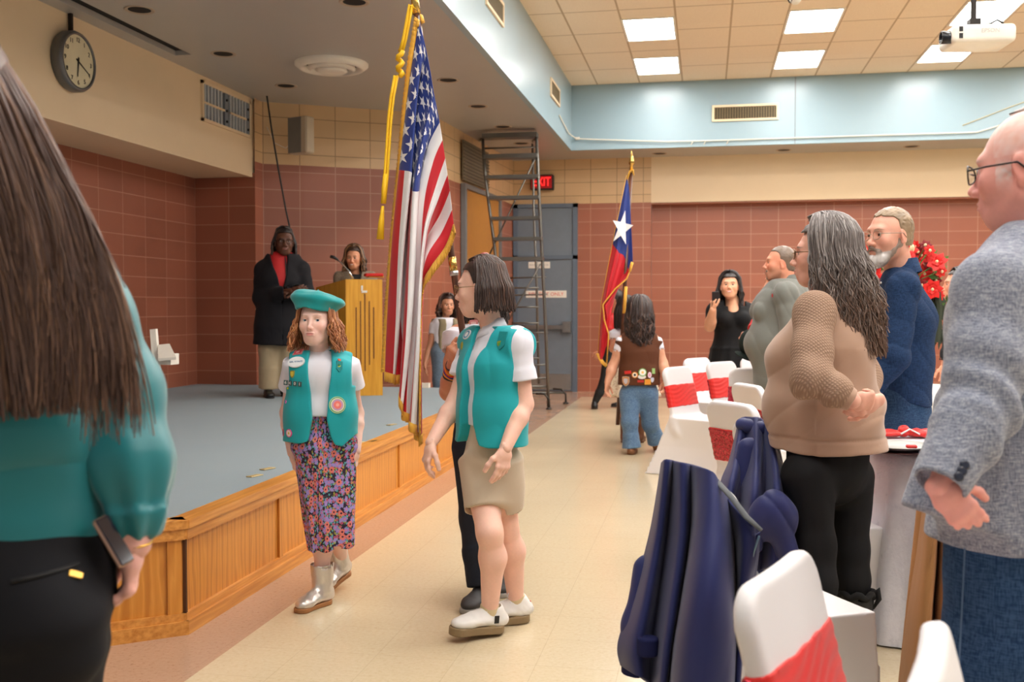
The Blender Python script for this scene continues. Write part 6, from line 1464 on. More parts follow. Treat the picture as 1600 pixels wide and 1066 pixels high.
# ================================================================ PEOPLE FARTHER BACK
def setj(p, **k):
    for n, v in k.items(): p.J[n] = at(*v)
def stage_man():
    D = 9.77; p = Person('person', (lambda q: V(q[0], q[1], 0))(atz(434, 620, STZ)), 1.66, math.radians(-52), 'man in a long black jacket, red shirt and khaki trousers on the stage', False, 1.22, 1.15, math.radians(-62), 0)
    o = p.o.copy(); 
    p.root['category'] = 'person'
    for k in p.J: p.J[k] = p.J[k]+V(0, 0, STZ)
    p.o[2] = STZ; p.root.location = tuple(p.o); p.hc = p.hc+V(0, 0, STZ); p.hs = 1.08; p.move_head(at(444, 378, 9.72)); J = p.J
    setj(p, neck=(443, 397, 9.77), shoR=(413, 420, 9.75), shoL=(469, 420, 9.80), elbR=(408, 466, 9.70), elbL=(480, 462, 9.78), wriR=(456, 455, 9.48), wriL=(462, 455, 9.55), chest=(440, 440, 9.77), waist=(438, 480, 9.77), pelvis=(436, 505, 9.77))
    g = dict(blush=.05, brow=(30, 20, 16), lips=(120, 66, 56), nose=1.25, neck=.036); SK = (92, 56, 40)
    hands = (hand(J['wriR'], RT*.8+UP*.1-FW*.3, FW*.6+UP*.2, 1, .19, .5), hand(J['wriL'], -RT*.6-FW*.5, FW*.4-UP*.6, -1, .19, .6))
    p.body(SK, g, p.arm('R', 0)+p.arm('L', 0), .009, .0045, (), (30, 20, 16), hands=hands)
    glasses(p, (40, 36, 34), lens=False, r=.0018)
    hair_cap(p, (34, 24, 22), .012, .004, .058, -.08, .006)
    scalp_hair(p, 90, .20, (42, 30, 26), (.010, .007), out=.014, face=.42, m=14, mixc=(110, 76, 44), frac=.25, jit=.35, sd=31, wave=.004)
    BJ = fabric('black_suit', (24, 23, 27), 900, .1, .8, .1, sheen=.03); RS = plain('red_shirt', (178, 22, 24), .7)
    p.part('shirt', p.torso(.004)+[rc(J['neck']-V(0, 0, .03), J['neck']+V(0, 0, .03), .062, .058, .02), cut(J['neck']+V(0, 0, .035), (0, 0, 1))], RS, .008)
    q = [stick(p.root.children[-1], x, y)[0]-FW*.006 for x, y in ((446, 402), (447, 415), (448, 430), (449, 446))]; MB().tube(q, [.010, .012, .016, .018], 8, flat=.35).build('tie', plain('black', (18, 17, 17), .5), p.root, True)
    sh = p.torso(.030)+[coat_tail(p, .98, .50, (.215, .175), (.25, .20))]
    for n in 'LR': sh += sleeve(p, n, 0, 1.93, .030, slk if False else (.031, .030, .022), .03)
    sh += [hollow(p, n, 1.93, .022, (.031, .030, .022)) for n in 'LR']+[cut(J['neck']+V(0, 0, .0), (0, 0, 1), .004)]
    def op(P): x, y, z = bodyxy(p, P); return np.maximum(np.maximum(np.abs(x)-np.interp(z, [.86, 1.06, 1.30, 1.49], [.0, .02, .070, .085]), -y), 0*x-9)
    sh.append(cutf(op, .006)); p.part('jacket', sh, BJ, .008, folds(12, .006, (1, 1, .6)), .006)
    pants(p, fabric('khaki_far', (160, 142, 112), 700, .1, .85, .08), .016, r=(.052, .048, .046, .046), hipw=(.075, .06), vox=.009, fold=(16, .006)); far_shoes(p, M_BLACK)
def lectern_woman():
    p = Person('person', V(*(at(558, 600, 10.75)*V(1, 1, 0))), 1.52, math.radians(-72), 'woman with wavy brown hair in a grey-tan blazer smiling behind the lectern', False, 1.05, 1.0, math.radians(-84), math.radians(-4))
    for k in p.J: p.J[k] = p.J[k]+V(0, 0, STZ)
    p.o[2] = STZ; p.root.location = tuple(p.o); J = p.J; p.hs = .98; p.move_head(at(553, 403, 10.68))
    setj(p, neck=(555, 424, 10.73), shoR=(532, 432, 10.73), shoL=(578, 432, 10.75), elbR=(526, 474, 10.7), elbL=(586, 474, 10.7), wriR=(540, 492, 10.65), wriL=(574, 490, 10.65))
    p.body((208, 146, 112), dict(brow=(50, 34, 26), lips=(170, 60, 60), teeth=1, smile=.8, blush=.3), p.arm('L', 0)+p.arm('R', 0), .009, .0045, (), (50, 34, 26))
    hair_cap(p, (62, 42, 32), .014, .005, .056, -.05, .006)
    scalp_hair(p, 300, .17, (64, 44, 34), (.008, .004), wave=.014, wf=1.3, out=.022, face=.38, m=18, mixc=(150, 108, 70), frac=.22, spread=1.15, sd=33)
    BZ = fabric('tweed_far', (104, 92, 76), 700, .3, .9, .2, rgb2=(146, 132, 112))
    top(p, plain('black_top', (16, 15, 16), .8), .004, 0, .70, 0, .009, 'top', zhi=-.035)
    sh = p.torso(.018, drop=.06)+sleeve(p, 'L', 0, 1.95, .018)+sleeve(p, 'R', 0, 1.95, .018)+[cut(J['neck']+V(0, 0, .0), (0, 0, 1), .004)]
    sh.append(cutf(lambda P: np.maximum(np.abs(bodyxy(p, P)[0])-np.interp(P[:, 2], [1.4, 1.6, 1.8], [.0, .04, .075]), -bodyxy(p, P)[1]), .006)); p.part('blazer', sh, BZ, .008)
    pants(p, plain('black_top', (16, 15, 16), .8), .008, vox=.012); far_shoes(p, M_BLACK, vox=.01)
def khaki_girl():
    b = at(694, 640, 11.7); z = .115; p = Person('person', V(b[0], b[1], 0), 1.37, math.radians(-40), 'girl with dark curly hair in a khaki vest climbing the far stage steps', True, 1.0, 1.0, math.radians(-62), 0)
    for k in p.J: p.J[k] = p.J[k]+V(0, 0, z)
    p.o[2] = z; p.root.location = tuple(p.o); J = p.J; p.move_head(at(699, 477, 11.65))
    setj(p, neck=(695, 498, 11.7), shoR=(680, 507, 11.65), shoL=(712, 508, 11.75), elbR=(671, 545, 11.68), wriR=(664, 570, 11.6), elbL=(716, 545, 11.8), wriL=(722, 575, 11.75))
    p.body((200, 142, 112), dict(brow=(50, 34, 26), smile=.4, blush=.2), p.arm('R', 0)+p.arm('L', 0), .008, .005, (), (40, 28, 22), hands=(hand(J['wriR'], -UP, RT, -1, .15, .3), hand(J['wriL'], -UP, -RT, 1, .15, .3)))
    hair_cap(p, (56, 36, 30), .012, .005, .056, -.05, .006)
    scalp_hair(p, 240, .16, (58, 38, 30), (.010, .006), wave=.016, wf=1.6, out=.022, face=.38, m=18, spread=1.15, sd=41, mixc=(96, 60, 44), frac=.2)
    top(p, M_WSHIRT, .003, .45, .78, .016, .008, 't_shirt')
    KV = fabric('khaki_vest', (136, 124, 96), 700, .2, .9, .15)
    sh = p.torso(.020, drop=-.02)+[cut(J['neck']+V(0, 0, -.0), (0, 0, 1), .004), cutf(lambda P: np.maximum(np.abs(bodyxy(p, P)[0])-np.interp(P[:, 2], [.8, 1.0, 1.2], [.03, .035, .05]), -bodyxy(p, P)[1]), .006), cut(V(0, 0, z+.72), (0, 0, -1), .006)]
    for n, q in (('L', 1), ('R', -1)): sh.append(cut(J['sho'+n]+p.l*q*.02, p.l*q, .006))
    vo = p.part('vest', sh, KV, .007)
    pants(p, jeans_mat('far_denim', (74, 92, 110), (110, 126, 142)), .016, r=(.058, .046, .044, .050), vox=.009, flare=.01); far_shoes(p, M_BLACK)
def brown_vest_girl():
    D = 9.2; p = Person('person', V(*(at(999, 708, D)*V(1, 1, 0))), 1.40, math.radians(101), 'girl walking away with long dark hair, brown patch vest and flared blue jeans', True, 1.08, 1.1, math.radians(101), 0)
    J = p.J; p.o[2] = 0; p.root.location = tuple(p.o); p.hs = .98; p.move_head(at(999, 488, 9.2))
    setj(p, shoL=(974, 532, 9.2), shoR=(1023, 532, 9.2), elbL=(958, 572, 9.22), elbR=(1036, 568, 9.18), wriL=(949, 598, 9.18), wriR=(1040, 594, 9.1), neck=(998, 515, 9.2), pelvis=(999, 604, 9.2), waist=(999, 580, 9.2), chest=(999, 550, 9.2), hipL=(985, 618, 9.2), hipR=(1011, 618, 9.2), kneL=(984, 660, 9.15), kneR=(1016, 662, 9.25), ankL=(987, 700, 9.15), ankR=(1026, 690, 9.32))
    arms = p.arm('L', 0, (.036, .031, .020))+p.arm('R', 0, (.036, .031, .020))
    p.body((214, 158, 128), dict(brow=(40, 28, 22)), arms, .008, .0045, (), hands=(hand(J['wriL'], -UP-RT*.1, RT*.6-FW*.4, 1, .16, .35), hand(J['wriR'], -UP+RT*.05, -RT*.6-FW*.4, -1, .16, .5)))
    hair_cap(p, (44, 32, 30), .016, .005, .058, -.08, .006)
    scalp_hair(p, 420, .32, (46, 33, 30), (.011, .005), wave=.012, wf=2.2, out=.028, face=.30, m=22, spread=1.2, sd=51, mixc=(84, 58, 46), frac=.2, jit=.3)
    top(p, M_WSHIRT, .006, .50, .74, .018, .008, 't_shirt', tk=dict(chest=1.05))
    BV = fabric('brown_vest', (92, 56, 38), 800, .15, .85, .08)
    sh = p.torso(.020, drop=0, waist=1.22, hips=1.15, chest=1.08)+[cut(J['neck']+V(0, 0, -.0), (0, 0, 1), .004), cut(V(0, 0, .62), (0, 0, -1), .006)]
    sh += [ec(J['waist'], J['pelvis'], (.165, .12), (.178, .125), p.l, .04)]
    for n, q in (('L', 1), ('R', -1)): sh.append(cutf(lambda P, c=J['sho'+n]+p.l*q*.022, d=p.l*q: np.maximum(-((P-c)@d), 1.02-P[:, 2]), .006))
    sh.append(cut(V(0, 0, .62), (0, 0, -1), .006)); vo = p.part('vest', sh, BV, .006, folds(14, .005, (1, 1, .4)), .005)
    B = lambda *a, **k: badge('patch', vo, *a, **k)
    B(978, 596, .036, .045, (190, 170, 150), 'shield', rings=[(.85, (200, 130, 50)), (.6, (190, 190, 200))]); B(981, 582, .032, .014, (214, 50, 44), 'rect', roll=.1); B(992, 586, .028, .028, (220, 140, 50), 'disc', rings=[(.75, (236, 226, 210)), (.4, (50, 40, 40))])
    B(1004, 582, .036, .036, (110, 170, 90), 'disc', rings=[(.8, (236, 234, 226)), (.3, (240, 190, 90))]); B(1003, 589, .036, .020, (236, 232, 226), 'disc'); B(1015, 586, .018, .026, (236, 210, 220), 'disc', rings=[(.6, (220, 160, 190))]); B(1001, 596, .028, .010, (200, 50, 40), 'rect')
    B(1012, 597, .028, .024, (224, 170, 60), 'rect', rings=[(.7, (230, 150, 50))]); B(1019, 594, .018, .022, (190, 196, 214), 'shield'); B(1021, 580, .016, .024, (150, 190, 120), 'rect')
    pants(p, jeans_mat('light_denim', (66, 98, 136), (104, 138, 170)), .016, r=(.058, .042, .038, .042), hipw=(.104, .076), vox=.0065, flare=.012, zmax=.50, fold=(18, .004), end=2.0, name='flared_jeans')
    sm = plain('tan_boot', (128, 84, 52), .6); gl = atz(983, 716)
    shoe(p, 'L', sm, sm, .20, .036, .06, .015, V(.1, 1, 0), 0, 'boot', None, V(J['ankL'][0], J['ankL'][1]-.02, 0), .006)
    shoe(p, 'R', sm, plain('boot_sole_tan', (150, 104, 62), .7), .20, .036, .06, .015, V(.1, 1, 0), -.9, 'boot', None, J['ankR']+V(0, .02, -.06), .006)
def flag_bearer():
    D = 9.95; p = Person('person', V(*(at(988, 690, D)*V(1, 1, 0))), 1.40, math.radians(101), 'flag bearer in a white headband and cream lace skirt ahead of the brown vest', True, 1.0, 1.0, math.radians(101), 0)
    J = p.J; p.o[2] = 0; p.root.location = tuple(p.o); p.move_head(at(978, 484, D))
    setj(p, neck=(980, 510, D), shoL=(962, 520, D), shoR=(998, 520, D), elbL=(958, 545, D), wriL=(969, 530, D-.1), elbR=(1005, 550, D), wriR=(1000, 575, D))
    p.body((206, 150, 122), dict(brow=(40, 28, 22)), p.arm('L', 0)+p.arm('R', 0)+p.leg('L', 0, t0=.5)+p.leg('R', 0, t0=.5), .009, .006, (), hands=(hand(J['wriL'], UP*.6+RT*.3, RT, 1, .15, 1.0),))
    hair_cap(p, (40, 30, 28), .012, .004, .058, -.08, .007); scalp_hair(p, 120, .2, (42, 31, 28), (.011, .006), out=.02, face=.3, m=14, sd=61)
    m = MB(); m.tube([p.T(.092*math.cos(a), -.005+.01*math.sin(a), .03+.094*math.sin(a)) for a in np.linspace(-.2, math.pi+.2, 24)], .008, 6, flat=1.5); m.build('headband', M_WSHIRT, p.root, True)
    top(p, M_WSHIRT, .010, .50, .74, .020, .009, 'blouse')
    t = NT('cream_lace'); v = t.n('TexVoronoi', {'Vector': t.obj(), 'Scale': 55.0}).outputs[0]; t.set(Base_Color=t.mix(t.ramp(v, [(.2, (0, 0, 0)), (.5, (1, 1, 1))]), lin((196, 172, 138)), lin((232, 222, 200))), Roughness=.9); LC = t.m
    a, b = at(990, 590, D), at(990, 618, D)
    p.part('lace_skirt', [fc(J['waist'], a, (.10, .09), (.20, .16), .03, .006, p.l), fc(a, b, (.20, .16), (.262, .20), .02, .005, p.l)], LC, .008, lambda P: .012*np.sin(np.arctan2(*(((P-p.o)@p.f), ((P-p.o)@p.l)))*11), .014)
    BB = plain('cowboy_boot', (104, 64, 38), .5)
    for n in 'LR': shoe(p, n, BB, BB, .21, .038, .07, .02, V(.1, 1, 0), 0, 'boot', .26, J['ank'+n]*V(1, 1, 0), .007)
def far_walker():
    D = 13.3; p = Person('person', V(*(at(946, 638, D)*V(1, 1, 0))), 1.55, math.radians(175), 'person in black leggings and red top striding behind the small flag', False, 1.0, 1.0)
    J = p.J; p.o[2] = 0; p.root.location = tuple(p.o); p.move_head(at(962, 466, D))
    setj(p, neck=(961, 490, D), chest=(960, 515, D), waist=(958, 535, D), pelvis=(955, 556, D), shoL=(956, 500, D-.15), shoR=(962, 500, D+.15), elbL=(943, 528, D-.2), wriL=(936, 548, D-.2), hipL=(951, 565, D-.08), kneL=(944, 598, D-.1), ankL=(929, 630, D-.1), hipR=(957, 565, D+.08), kneR=(962, 600, D+.08), ankR=(975, 628, D+.05))
    p.body((190, 130, 104), dict(brow=(40, 28, 22)), p.arm('L', 0)+p.arm('R', 0), .011, .008, (), hands=(hand(J['wriL'], -UP-RT*.3, FW, 1, .17, .4),))
    hair_cap(p, (40, 30, 28), .014, .004, .058, -.08, .009)
    top(p, plain('red_shirt', (178, 22, 24), .7), .014, .6, .50*1.55, .02, .01, 'top')
    pants(p, plain('black_legging_far', (14, 14, 15), .8), .006, r=(.050, .036, .034, .022), vox=.009, name='leggings'); far_shoes(p, M_BLACK)
def dress_woman():
    D = 10.2; p = Person('person', V(*(at(1146, 690, D)*V(1, 1, 0))), 1.67, math.radians(-88), 'smiling woman in a black dress with long dark hair raising a phone', False, 1.18, 1.15, math.radians(-92), math.radians(8))
    J = p.J; p.o[2] = 0; p.root.location = tuple(p.o); p.hs = 1.06; p.move_head(at(1140, 447, 10.15))
    setj(p, neck=(1145, 470, D), shoR=(1120, 480, 10.18), shoL=(1172, 482, 10.23), elbR=(1109, 510, 10.1), wriR=(1114, 484, 9.90), elbL=(1180, 520, 10.25), wriL=(1176, 548, 10.15), chest=(1146, 496, D), waist=(1146, 520, D), pelvis=(1146, 548, D))
    r = (.036, .031, .020); hr = hand(J['wriR'], UP*.9-RT*.05-FW*.1, RT*.8+FW*.3, 1, .175, (.7, .8, .8, .8), .4)
    p.body((224, 166, 132), dict(brow=(40, 26, 22), lips=(190, 60, 70), teeth=1, smile=1.0, blush=.3, fat=.12, mouth=.0018), p.arm('R', 0, r)+p.arm('L', 0, r)+[rc(J['chest']+V(0, 0, .02)+p.f*.06, J['neck'], .08, .06, .04)], .007, .004, (), (40, 26, 20), hands=(hr, hand(J['wriL'], -UP, RT*-.6, 1, .17, .4)))
    hair_cap(p, (26, 20, 20), .014, .004, .055, -.05, .005)
    scalp_hair(p, 460, .33, (28, 22, 22), (.009, .005), wave=.014, wf=1.8, out=.022, face=.38, m=22, spread=1.18, sd=71, mixc=(58, 42, 38), frac=.2, jit=.3)
    BD = fabric('black_dress_cloth', (17, 17, 19), 900, .1, .75, .1, sheen=.03)
    sh = p.torso(.008, bust=1.0, waist=1.05)
    for n in 'LR':
        q, dr = p.armpt(n, .28); sh += [ell(q+V(0, 0, -.0), (.092, .085, .105), None, .03), fc(p.armpt(n, .3)[0], p.armpt(n, .85)[0], .080, .062, .02)]
    sh += [fc(J['waist'], J['pelvis']+V(0, 0, .02), (.150, .125), (.225, .19), .04, .006, p.l), fc(J['pelvis']+V(0, 0, .02), V(p.o[0], p.o[1], .42), (.225, .19), (.31, .27), .03, .006, p.l), cutf(lambda P: np.maximum(J['neck'][2]-.055-P[:, 2], np.abs(bodyxy(p, P)[0])-.105), .006)]
    def fd(P): x, y, z = bodyxy(p, P); return .010*np.sin(np.arctan2(y, x)*12+2)*np.clip((1.02-z)*3, 0, 1)+.003*wn(P, 20)
    sh += [rc(J['neck']+p.f*.06, J['neck']+p.f*.12-V(0, 0, .06), .055, .060, .01).neg(.006)] 
    p.part('dress', sh, BD, .007, fd, .012)
    g_ = p.leg('L', 0)+p.leg('R', 0)
    o = sob('tights', [q for q in p.leg('L', .004, t0=.9)+p.leg('R', .004, t0=.9)], .008, plain('black_top', (16, 15, 16), .8), p.root); far_shoes(p, M_BLACK, vox=.008)
    q = J['wriR']+UP*.10+RT*.02-FW*.03; r2 = empty('mobile_phone', q, 'small dark phone raised by the woman in the black dress', 'phone'); R = frame(-FW*.9-RT*.3, RT)
    MB().box((-.036, -.075, -.005), (.036, .075, .005), R, q, bev=.004).build('phone_body', plain('phone_dark', (34, 24, 24), .3), r2); MB().box((-.028, -.066, -.0062), (.028, .066, -.004), R, q, bev=.002).build('screen', plain('phone_glass', (14, 12, 30), .08), r2)
    nc = J['neck']; tubeobj('necklace', [nc+p.f*(.064*math.cos(a)+.02)+p.l*.06*math.sin(a)+V(0, 0, .0-.045*math.cos(a)) for a in np.linspace(-1.6, 1.6, 16)], .003, plain('silver', (190, 190, 190), .3, .9), p.root, 6)
def red_person():
    D = 8.3; p = Person('person', V(*(at(1209, 733, D)*V(1, 1, 0))), 1.60, math.radians(190), 'person in red holding a dark cap, mostly hidden behind the man in the grey shirt', False, 1.1, 1.1, math.radians(205))
    J = p.J; p.o[2] = 0; p.root.location = tuple(p.o); p.move_head(at(1213, 441, D)); setj(p, neck=(1213, 462, D), shoL=(1200, 478, D-.15), elbL=(1186, 508, D-.25), wriL=(1176, 518, D-.45), shoR=(1212, 478, D+.15), elbR=(1215, 515, D+.2), wriR=(1190, 522, D))
    p.body((222, 160, 130), dict(brow=(110, 84, 66), blush=.3), p.arm('L', 0), .009, .005, (), hands=(hand(J['wriL'], -RT-UP*.2, -UP, 1, .17, .9),))
    hair_cap(p, (92, 74, 62), .010, .004, .055, -.02, .007)
    top(p, plain('red_shirt', (178, 22, 24), .7), .014, 1.9, .45*1.6, .022, .009, 'sweater', tk=dict(belly=.8))
    pants(p, plain('black_top', (16, 15, 16), .8), .010, vox=.012); far_shoes(p, M_BLACK, vox=.01)
    q = at(1172, 536, 7.8); r = empty('cap', q, 'dark green cap with an opening held in front of the black dress', 'cap'); CM = fabric('cap_cloth', (34, 42, 38), 700, .2, .9, .15)
    sob('crown', [ell(q, (.085, .095, .105), None, .02), ell(q+V(.02, -.06, .06), (.045, .05, .04), None, .01).neg(.006)], .006, CM, r)
    sob('brim', [ell(q+V(-.04, -.05, -.10), (.085, .07, .012), frame((.45, -.3, 1)), .01)], .005, CM, r); MB().ball(q+V(-.01, -.10, -.03), (.016, .006, .008), 8).build('badge', plain('cap_badge', (196, 120, 60), .6), r, True)
def grey_man():
    D = 7.55; p = Person('person', V(*(at(1222, 757, D)*V(1, 1, 0))), 1.78, math.radians(186), 'heavyset man with a goatee in a grey button shirt, seen in profile', False, 1.2, 1.35, math.radians(184), math.radians(2))
    J = p.J; p.o[2] = 0; p.root.location = tuple(p.o); p.hs = 1.06; p.move_head(at(1219, 411, D))
    setj(p, neck=(1230, 440, D), chest=(1224, 480, D), waist=(1219, 530, D), pelvis=(1222, 575, D), shoL=(1228, 458, 7.33), elbL=(1236, 520, 7.3), wriL=(1218, 570, 7.2), shoR=(1222, 458, 7.8), elbR=(1228, 520, 7.9), wriR=(1212, 560, 7.8))
    g = dict(blush=.45, brow=(90, 70, 56), fat=.2, jaw=1.1, nose=1.15, neck=.040, stubble=((130, 110, 96), .35))
    p.body((216, 148, 120), g, p.arm('L', 0), .008, .0045, (), hands=(hand(J['wriL'], -UP-RT*.4, FW*.2-UP*.5+RT*.5, 1, .19, .4),))
    hair_cap(p, (110, 92, 78), .003, .002, .045, -.06, .005, .2, noise=120)
    s, T, R = p.hs, p.T, p.HR
    p.part('goatee', [ell(T(0, .070, -.104), V(.024, .022, .024)*s, R, .01), rc(T(-.024, .090, -.060), T(.024, .090, -.060), .007*s, .007*s, .008)]+[rc(T(q*.024, .088, -.062), T(q*.020, .074, -.096), .007*s, .008*s, .01) for q in (-1, 1)], M_HAIR, .004, None, 0, lambda v: np.tile(V(lin((122, 106, 94))), (len(v), 1)))
    GS = fabric('grey_shirt', (112, 114, 108), 800, .2, .85, .12)
    sh = p.torso(.016, bust=.8, belly=1.05, drop=.05, waist=1.15)+sleeve(p, 'L', 0, 1.9, .026)+sleeve(p, 'R', 0, 1.9, .026)+[cut(J['neck']+V(0, 0, .015), (0, 0, 1), .004)]
    so = p.part('shirt', sh, GS, .007, lambda P: .005*wn(P, 13)+.007*crease(P[:, 2]*16+(P@RT)*20+2.5*wn(P, 7), .5), .010)
    nc = J['neck']+V(0, 0, .01); K = 20; rr = lambda r_, z, e: [nc+p.l*(r_*math.sin(a))-p.f*(r_*math.cos(a))+V(0, 0, z-e*(1-math.cos(a))*.5) for a in np.linspace(-2.6, 2.6, K)]
    m = MB(); m.add(rr(.072, .05, .03)+rr(.10, -.02, .06), [(i, i+1, K+i+1, K+i) for i in range(K-1)]).build('collar', GS, so, True)
    q, n = stick(so, 1207, 462); R_ = frame(n); MB().box((-.012, -.012, 0), (.012, .012, .004), R_, q).build('pocket_label', plain('red_shirt', (178, 22, 24), .7), so)
    pants(p, jeans_mat('mid_denim2', (34, 60, 96), (62, 92, 126)), .012, vox=.010, name='jeans'); far_shoes(p, M_BLACK, vox=.01)
def side_woman():
    D = 7.6; p = Person('person', V(*(at(1500, 756, D)*V(1, 1, 0))), 1.58, math.radians(186), 'woman with dark hair in profile, half hidden behind the grey blazer', False, 1.0, 1.1, math.radians(184), math.radians(4))
    J = p.J; p.o[2] = 0; p.root.location = tuple(p.o); p.hs = .98; p.move_head(at(1496, 446, D)); setj(p, neck=(1502, 468, D), shoL=(1502, 484, D-.17), shoR=(1498, 484, D+.17), elbL=(1488, 530, D-.2), wriL=(1476, 570, D-.2), elbR=(1490, 530, D+.2), wriR=(1480, 570, D+.2))
    p.body((224, 156, 124), dict(brow=(40, 28, 24), blush=.3), p.arm('L', 0), .010, .005, (), hands=(hand(J['wriL'], -UP, FW, 1, .16, .3),))
    hair_cap(p, (46, 34, 30), .010, .004, .055, -.04, .006); scalp_hair(p, 160, .20, (48, 35, 30), (.010, .006), out=.016, face=.32, m=14, sd=81)
    top(p, fabric('charcoal_top', (40, 40, 42), 700, .2, .9, .1), .012, 1.9, .45*1.58, .018, .009, 'sweater')
    pants(p, plain('black_top', (16, 15, 16), .8), .008, vox=.012); far_shoes(p, M_BLACK, vox=.01)
# ================================================================ FLAGS
def spl(tab, u, v, us, vs):
    """Catmull-Rom over a table [v][u] of 3-vectors"""
    def w(xs, x):
        n = len(xs); k = int(np.clip(np.searchsorted(xs, x)-1, 0, n-2)); t = (x-xs[k])/(xs[k+1]-xs[k])
        i = [max(k-1, 0), k, k+1, min(k+2, n-1)]
        return i, V(-.5*t+t*t-.5*t**3, 1-2.5*t*t+1.5*t**3, .5*t+2*t*t-1.5*t**3, -.5*t*t+.5*t**3)
    iu, wu = w(us, u); iv, wv = w(vs, v)
    return sum(wv[a]*wu[b]*tab[iv[a]][iu[b]] for a in range(4) for b in range(4))
def grid_mesh(name, F, us, vs, mats, parent, mfun=None, thick=0.0):
    nu, nv = len(us), len(vs); P = np.array([[F(u, v) for v in vs] for u in us]); verts = P.reshape(-1, 3)
    f = []; mi = []; uv = []
    for i in range(nu):
        for j in range(nv): uv.append((us[i], vs[j]))
    for i in range(nu-1):
        for j in range(nv-1):
            f.append((i*nv+j, i*nv+j+1, (i+1)*nv+j+1, (i+1)*nv+j)); mi.append(mfun((us[i]+us[i+1])/2, (vs[j]+vs[j+1])/2) if mfun else 0)
    o = meshobj(name, verts, np.array(f), mats, parent, True, None, np.array(uv), mi)
    if thick:
        m = o.modifiers.new('solid', 'SOLIDIFY'); m.thickness = thick; m.offset = 0
    return o
FR = fabric('flag_red', (196, 16, 34), 1200, .06, .5, .05); FWH = fabric('flag_white', (226, 224, 226), 1200, .06, .55, .02); FB = fabric('flag_blue', (24, 50, 128), 1200, .06, .5, .06); GOLD = fabric('gold_fringe', (238, 178, 56), 500, .6, .6, .15)
BRASS = plain('brass', (214, 176, 96), .22, .95)
def us_flag():
    r = empty('american_flag', POLE(1.0), 'large national flag of stars and stripes with gold fringe on a dark brown pole', 'flag')
    vs = [0, .12, .25, .40, .54, .70, .85, 1.0]; us = [0, .2, .4, .6, .8, 1.0]
    px = [[(653, 30), (635, 140), (622, 265), (613, 385), (608, 490), (605, 582)], [(662, 60), (651, 150), (640, 270), (628, 390), (622, 500), (616, 588)], [(671, 104), (644, 172), (632, 285), (626, 400), (627, 505), (634, 590)],
          [(678, 145), (664, 202), (650, 300), (644, 410), (637, 520), (625, 630)], [(687, 192), (669, 230), (652, 300), (647, 410), (643, 520), (636, 646)], [(696, 250), (683, 288), (667, 350), (658, 440), (653, 545), (645, 662)], [(703, 300), (687, 337), (662, 385), (652, 460), (650, 560), (652, 674)], [(709, 352), (695, 386), (672, 420), (661, 455), (659, 570), (659, 684)]]
    dz = [[0, .03, .05, .06, .06, .05], [0, -.01, -.02, -.02, -.02, .0], [0, .07, .08, .08, .07, .07], [0, -.02, -.04, -.05, -.06, -.06], [0, .0, .02, .02, .02, .0], [0, -.02, -.05, -.05, -.06, -.06], [0, .03, .04, .05, .05, .02], [0, -.01, -.03, .01, -.04, -.05]]
    tab = [[at(x, y, (4.290 if j == 0 else 4.305)+.9*dz[i][j]) for j, (x, y) in enumerate(row)] for i, row in enumerate(px)]
    def F(u, v):
        u = min(max(u, 0), 1); v = min(max(v, 0), 1); p = spl(tab, u, v, us, vs); w = min(1, u*2.5)
        return p+FW*(.016*math.sin(v*38+u*3)*w+.006*math.sin(v*71+u*5)*w)+RT*(.010*math.cos(v*38+u*3)*w)
    U = np.linspace(0, 1, 110); Vv = np.sort(np.concatenate([np.arange(14)/13.0]+[np.arange(13)/13.0+k/13.0/8 for k in range(1, 8)]))
    def mf(u, v):
        s = int(v*13); 
        if u < .40 and s < 7: return 2
        return 0 if s % 2 == 0 else 1
    U = np.sort(np.append(U, .40)); o = grid_mesh('flag_cloth', F, U, Vv, [FR, FWH, FB], r, mf, .0012)
    # stars laid on both faces of the canton
    st = MB()
    for row in range(9):
        for k in range(6 if row % 2 == 0 else 5):
            cu = (.40/12)*(2*k+1+(row % 2)); cv = (7/13)*(row+1)/10; 
            for sg in (1, -1):
                pts = []
                for q in range(10):
                    rr = .0300 if q % 2 == 0 else .0118; a = q*math.pi/5+.35; pts.append(F(cu+rr*math.cos(a)/1.52, cv-rr*math.sin(a)/.91*1.25))
                c = F(cu, cv); n = unit(np.cross(pts[2]-c, pts[0]-c))*.0022*sg
                st.add([p+n for p in [c]+pts], [(0, i, i % 10+1) for i in range(1, 11)])
    st.build('stars', FWH, r)
    # gold fringe round three edges
    def fr(edge, w, n=240):
        a = []; b = []
        for i in range(n+1):
            t = i/n
            if edge == 'top': p = F(t, 0); q = F(t, .04)
            elif edge == 'fly': p = F(1, t); q = F(.97, t)
            else: p = F(t, 1); q = F(t, .96)
            d = unit(p-q); d = unit(d*.5+V(0, 0, -.35)*(edge != 'top')+(-RT*.5 if edge == 'top' else 0*RT)+(RT*.25-UP*.5 if edge == 'bot' else 0*RT))
            a.append(p-d*.004+FW*-.002); b.append(p+d*(w*(.9+.12*math.sin(i*2.4)))+FW*.003*math.sin(i*1.7))
        k = n+1; m = MB(); m.add(a+b, [(i, i+1, k+i+1, k+i) for i in range(n)]); o_ = m.build('fringe', GOLD, r, True); s_ = o_.modifiers.new('solid', 'SOLIDIFY'); s_.thickness = .006; s_.offset = 0
    fr('top', .020); fr('fly', .038); fr('bot', .036)
    m = MB(); m.tube([at(651, 24, 4.335), at(657, 26, 4.335), at(660, 36, 4.335)], .012, 8); m.tube([F(t_, .0)*.5+F(t_, .02)*.5-FW*.003 for t_ in np.linspace(0, .03, 4)], .008, 8); m.build('sleeve_hem', GOLD, r, True)
